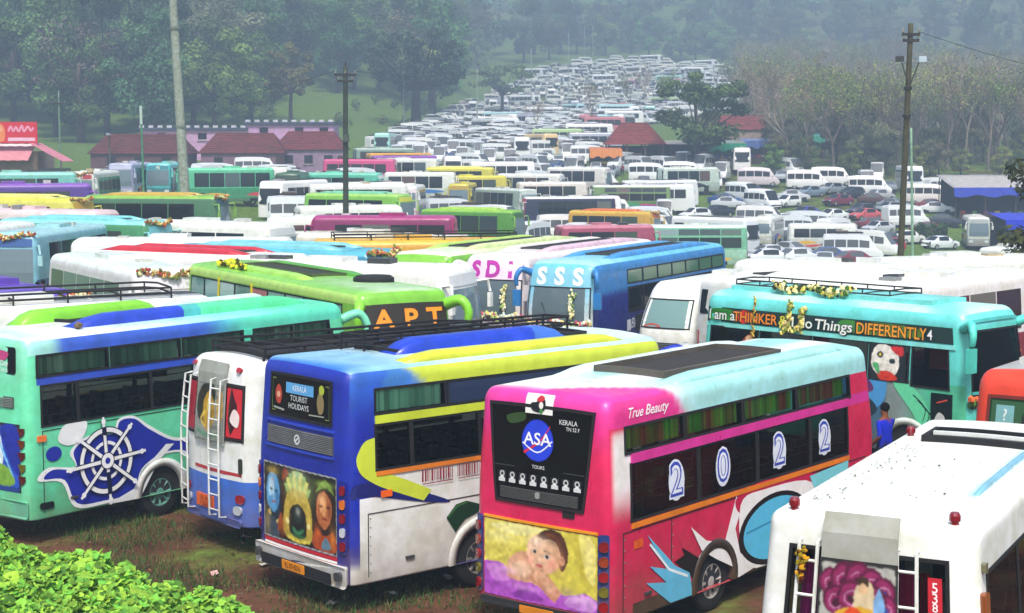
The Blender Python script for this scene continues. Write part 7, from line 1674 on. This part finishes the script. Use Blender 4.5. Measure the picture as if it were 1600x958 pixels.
# hedge, edge tree
def leafy(name, label, cat, x, y, box, n, size, base, kind=None, z0=0):
    rng = np.random.default_rng(n); p = rng.uniform(-1, 1, (n, 3)); p[:, 2] = p[:, 2] * .5 + .5; ax = rng.integers(0, 3, n)
    p = np.sign(p) * np.abs(p) ** .5 * np.where(p[:, 2:3] > 0, 1, 1); p *= 1 + .12 * np.sin(p[:, :1] * 9) ; q = p * np.array([box[0] / 2, box[1] / 2, box[2]]); c = np.clip(np.array(base)[None] * rng.uniform(.5, 1.5, (n, 1)), 0, 1)
    o = link(name, leaf_mesh(name, q, np.array([[0, -.4, .6]]) + rng.normal(0, .4, (n, 3)), size, c)); o.location = (x, y, gz(x, y) + z0); tag(o, label, cat, None, kind); return o
x, y = unproj(1455, 382); leafy('hedge', 'dense green hedge beside the floodlight pole', 'hedge', x, y + .8, (3.2, 1.6, 2.0), 2600, .26, (.07, .13, .025))
EDGE = tree_proto(16, 7.5, 3.0, 2.6, (.085, .085, .02), 2200, .26, 16, .3, '#4a4034', -.6, .22)
plant(EDGE, at_depth(1655, 62), 62, .9, 'olive brown leafed tree reaching in at the picture edge', rz=0)
# ================================================================ the near bank of creepers, grass and litter
def bank_h(px): return float(np.interp(px, [-120, 0, 60, 160, 250, 330, 400, 430], [3.0, 2.85, 2.72, 2.5, 2.38, 2.15, 1.8, 1.35]))
def bank():
    m = MB(); nx, ny = 36, 22; V = []
    for i in range(nx + 1):
        px = -260 + 720 * i / nx
        for j in range(ny + 1):
            d = 13.2 + 6.0 * j / ny; t = j / ny; hh = bank_h(px) - .16; prof = sst(1.0, .62, t); x = at_depth(px, 17.0) + (t - .5) * .3
            V.append((x, d, max(-.1, hh * prof * (.965 + .035 * math.sin(px * .031 + j * .7))) - (0 if prof > 0 else .1)))
    m.add(V, [(i * (ny + 1) + j, (i + 1) * (ny + 1) + j, (i + 1) * (ny + 1) + j + 1, i * (ny + 1) + j + 1) for i in range(nx) for j in range(ny)], (.03, .04, .012))
    o = m.build('earth_bank', 'matte', None, True); o['kind'] = 'structure'
    rng = np.random.default_rng(3); n = 52000; P = []; K = []; S = []
    mb = MB()
    tri = np.array(V).reshape(nx + 1, ny + 1, 3)
    for k in range(n):
        u, v = rng.uniform(8, nx - 1.01), rng.uniform(4, ny * .85); i, j = int(u), int(v); p = tri[i, j] + (tri[i + 1, j] - tri[i, j]) * (u - i) + (tri[i, j + 1] - tri[i, j]) * (v - j)
        if p[2] < .05: continue
        lift = abs(rng.normal(0, .1)) * (1.5 + math.sin(u * 2.3)) + .09 * (1 + math.sin(u * 1.9) * math.sin(v * 1.7)); lift = min(lift, .24 + .12 * rng.random()); s = rng.uniform(.016, .052) * (1.9 if rng.random() < .07 else 1); c = Vector((p[0], p[1], p[2] + lift))
        nrm = Vector((rng.normal(0, .45), rng.normal(-.35, .45), 1)).normalized(); t = nrm.cross(Vector((rng.normal(), rng.normal(), .1))).normalized(); b = nrm.cross(t)
        tone = rng.uniform(.35, 1.3); yl = rng.uniform(0, 1); base = ((.16 + .18 * yl) * tone, (.33 + .1 * yl) * tone, .04 * tone)
        V2 = [c]; N_ = 6
        for q in range(N_):
            a = 2 * math.pi * q / N_; r_ = s * (1.0 + .15 * math.cos(a * 3)) * (1 if q else .5); V2.append(c + t * math.cos(a) * r_ + b * math.sin(a) * r_ - nrm * (.25 * s if q % 2 else .05 * s))
        mb.add(V2, [(0, q + 1, (q + 1) % N_ + 1) for q in range(N_)], base)
    o = mb.build('creeper_leaves', 'leaf'); tag(o, 'mass of bright green creeper leaves covering the near bank', 'creepers', None, 'stuff')
bank()
def grass():
    rng = np.random.default_rng(9); mb = MB(); n = 0
    while n < 26000:
        x, y = rng.uniform(-9, 2.2), rng.uniform(20, 34); f = math.sin(x * 1.7 + 1.3 * math.sin(y * .9)) + math.sin(y * 2.1 + x * .6) + rng.normal(0, .5)
        if f < .1 - .25 * (y < 25): n += 1 if rng.random() < .02 else 0; continue
        n += 1; h = rng.uniform(.04, .16); a = rng.uniform(0, 6.28); w_ = .012; dx, dy = math.cos(a) * w_, math.sin(a) * w_; lx, ly = rng.normal(0, .05), rng.normal(0, .05); t = rng.uniform(.6, 1.3)
        mb.add([(x - dx, y - dy, -.01), (x + dx, y + dy, -.01), (x + lx, y + ly, h)], [(0, 1, 2)], (.06 * t, .12 * t, .025 * t) if rng.random() < .8 else (.16 * t, .13 * t, .05 * t))
    o = mb.build('short_grass', 'leaf'); tag(o, 'short trampled grass on the bare earth between the near buses', 'grass', None, 'stuff')
    mb = MB()
    for k in range(900):
        x, y = rng.uniform(-9, 2.5), rng.uniform(20, 34); s = rng.uniform(.015, .05); mb.ell((x, y, .0), (s, s, s * .6), tuple(np.array([(.1, .06, .04), (.16, .1, .07), (.05, .035, .025)][rng.integers(0, 3)]) * rng.uniform(.7, 1.3)), 5, 3, .3)
    o = mb.build('pebbles', 'matte'); tag(o, 'small stones and clods scattered over the bare earth', 'pebbles', None, 'stuff')
def dry_leaves():
    rng = np.random.default_rng(19); n = 2600; p = np.stack([rng.uniform(-9, 2.5, n), rng.uniform(20, 34, n), rng.uniform(.005, .03, n)], 1); b = np.array([(.2, .11, .05), (.12, .07, .04), (.3, .2, .1), (.08, .1, .03)])[rng.integers(0, 4, n)]
    o = link('dry_leaves', leaf_mesh('dry_leaves', p, np.tile([[0, 0, 1.0]], (n, 1)), .055, b * rng.uniform(.6, 1.3, (n, 1)))); tag(o, 'dry leaves strewn over the bare earth', 'leaves', None, 'stuff')
grass(); dry_leaves()
rl = random.Random(8)
for i, (px, py) in enumerate(((385, 842), (415, 885), (520, 945), (335, 900), (610, 930), (700, 905))):
    x, y = unproj(px, py); m = MB(); V = []; 
    for k in range(4):
        for j in range(3): V.append((k * .07 - .1, j * .06 - .06, .02 + rl.uniform(0, .05)))
    m.add(V, [(k * 3 + j, (k + 1) * 3 + j, (k + 1) * 3 + j + 1, k * 3 + j + 1) for k in range(3) for j in range(2)], lin(rl.choice(['#d8ccc8', '#c8a09a', '#e6e4de', '#b8b4a8']))); o = m.build('paper_scrap', 'cloth'); o.location = (x, y, 0); o.rotation_euler = (0, 0, rl.uniform(0, 6)); tag(o, 'crumpled paper scrap lying on the bare earth', 'litter', 'paper scraps on the ground')
# ================================================================ haze over the whole place
def haze():
    m = MB(); m.box((0, 695, 132), (1500, 1530, 282), (1, 1, 1)); v = bpy.data.materials.new('haze'); v.use_nodes = True; n = v.node_tree; n.nodes.remove(n.nodes['Principled BSDF'])
    p = n.nodes.new('ShaderNodeVolumePrincipled'); p.inputs['Color'].default_value = (.56, .76, 1.0, 1); p.inputs['Density'].default_value = HAZE; p.inputs['Anisotropy'].default_value = .0
    n.links.new(p.outputs[0], n.nodes['Material Output'].inputs['Volume']); o = m.build('haze', v); tag(o, None, None, None, 'stuff')
HAZE = .0014
haze()
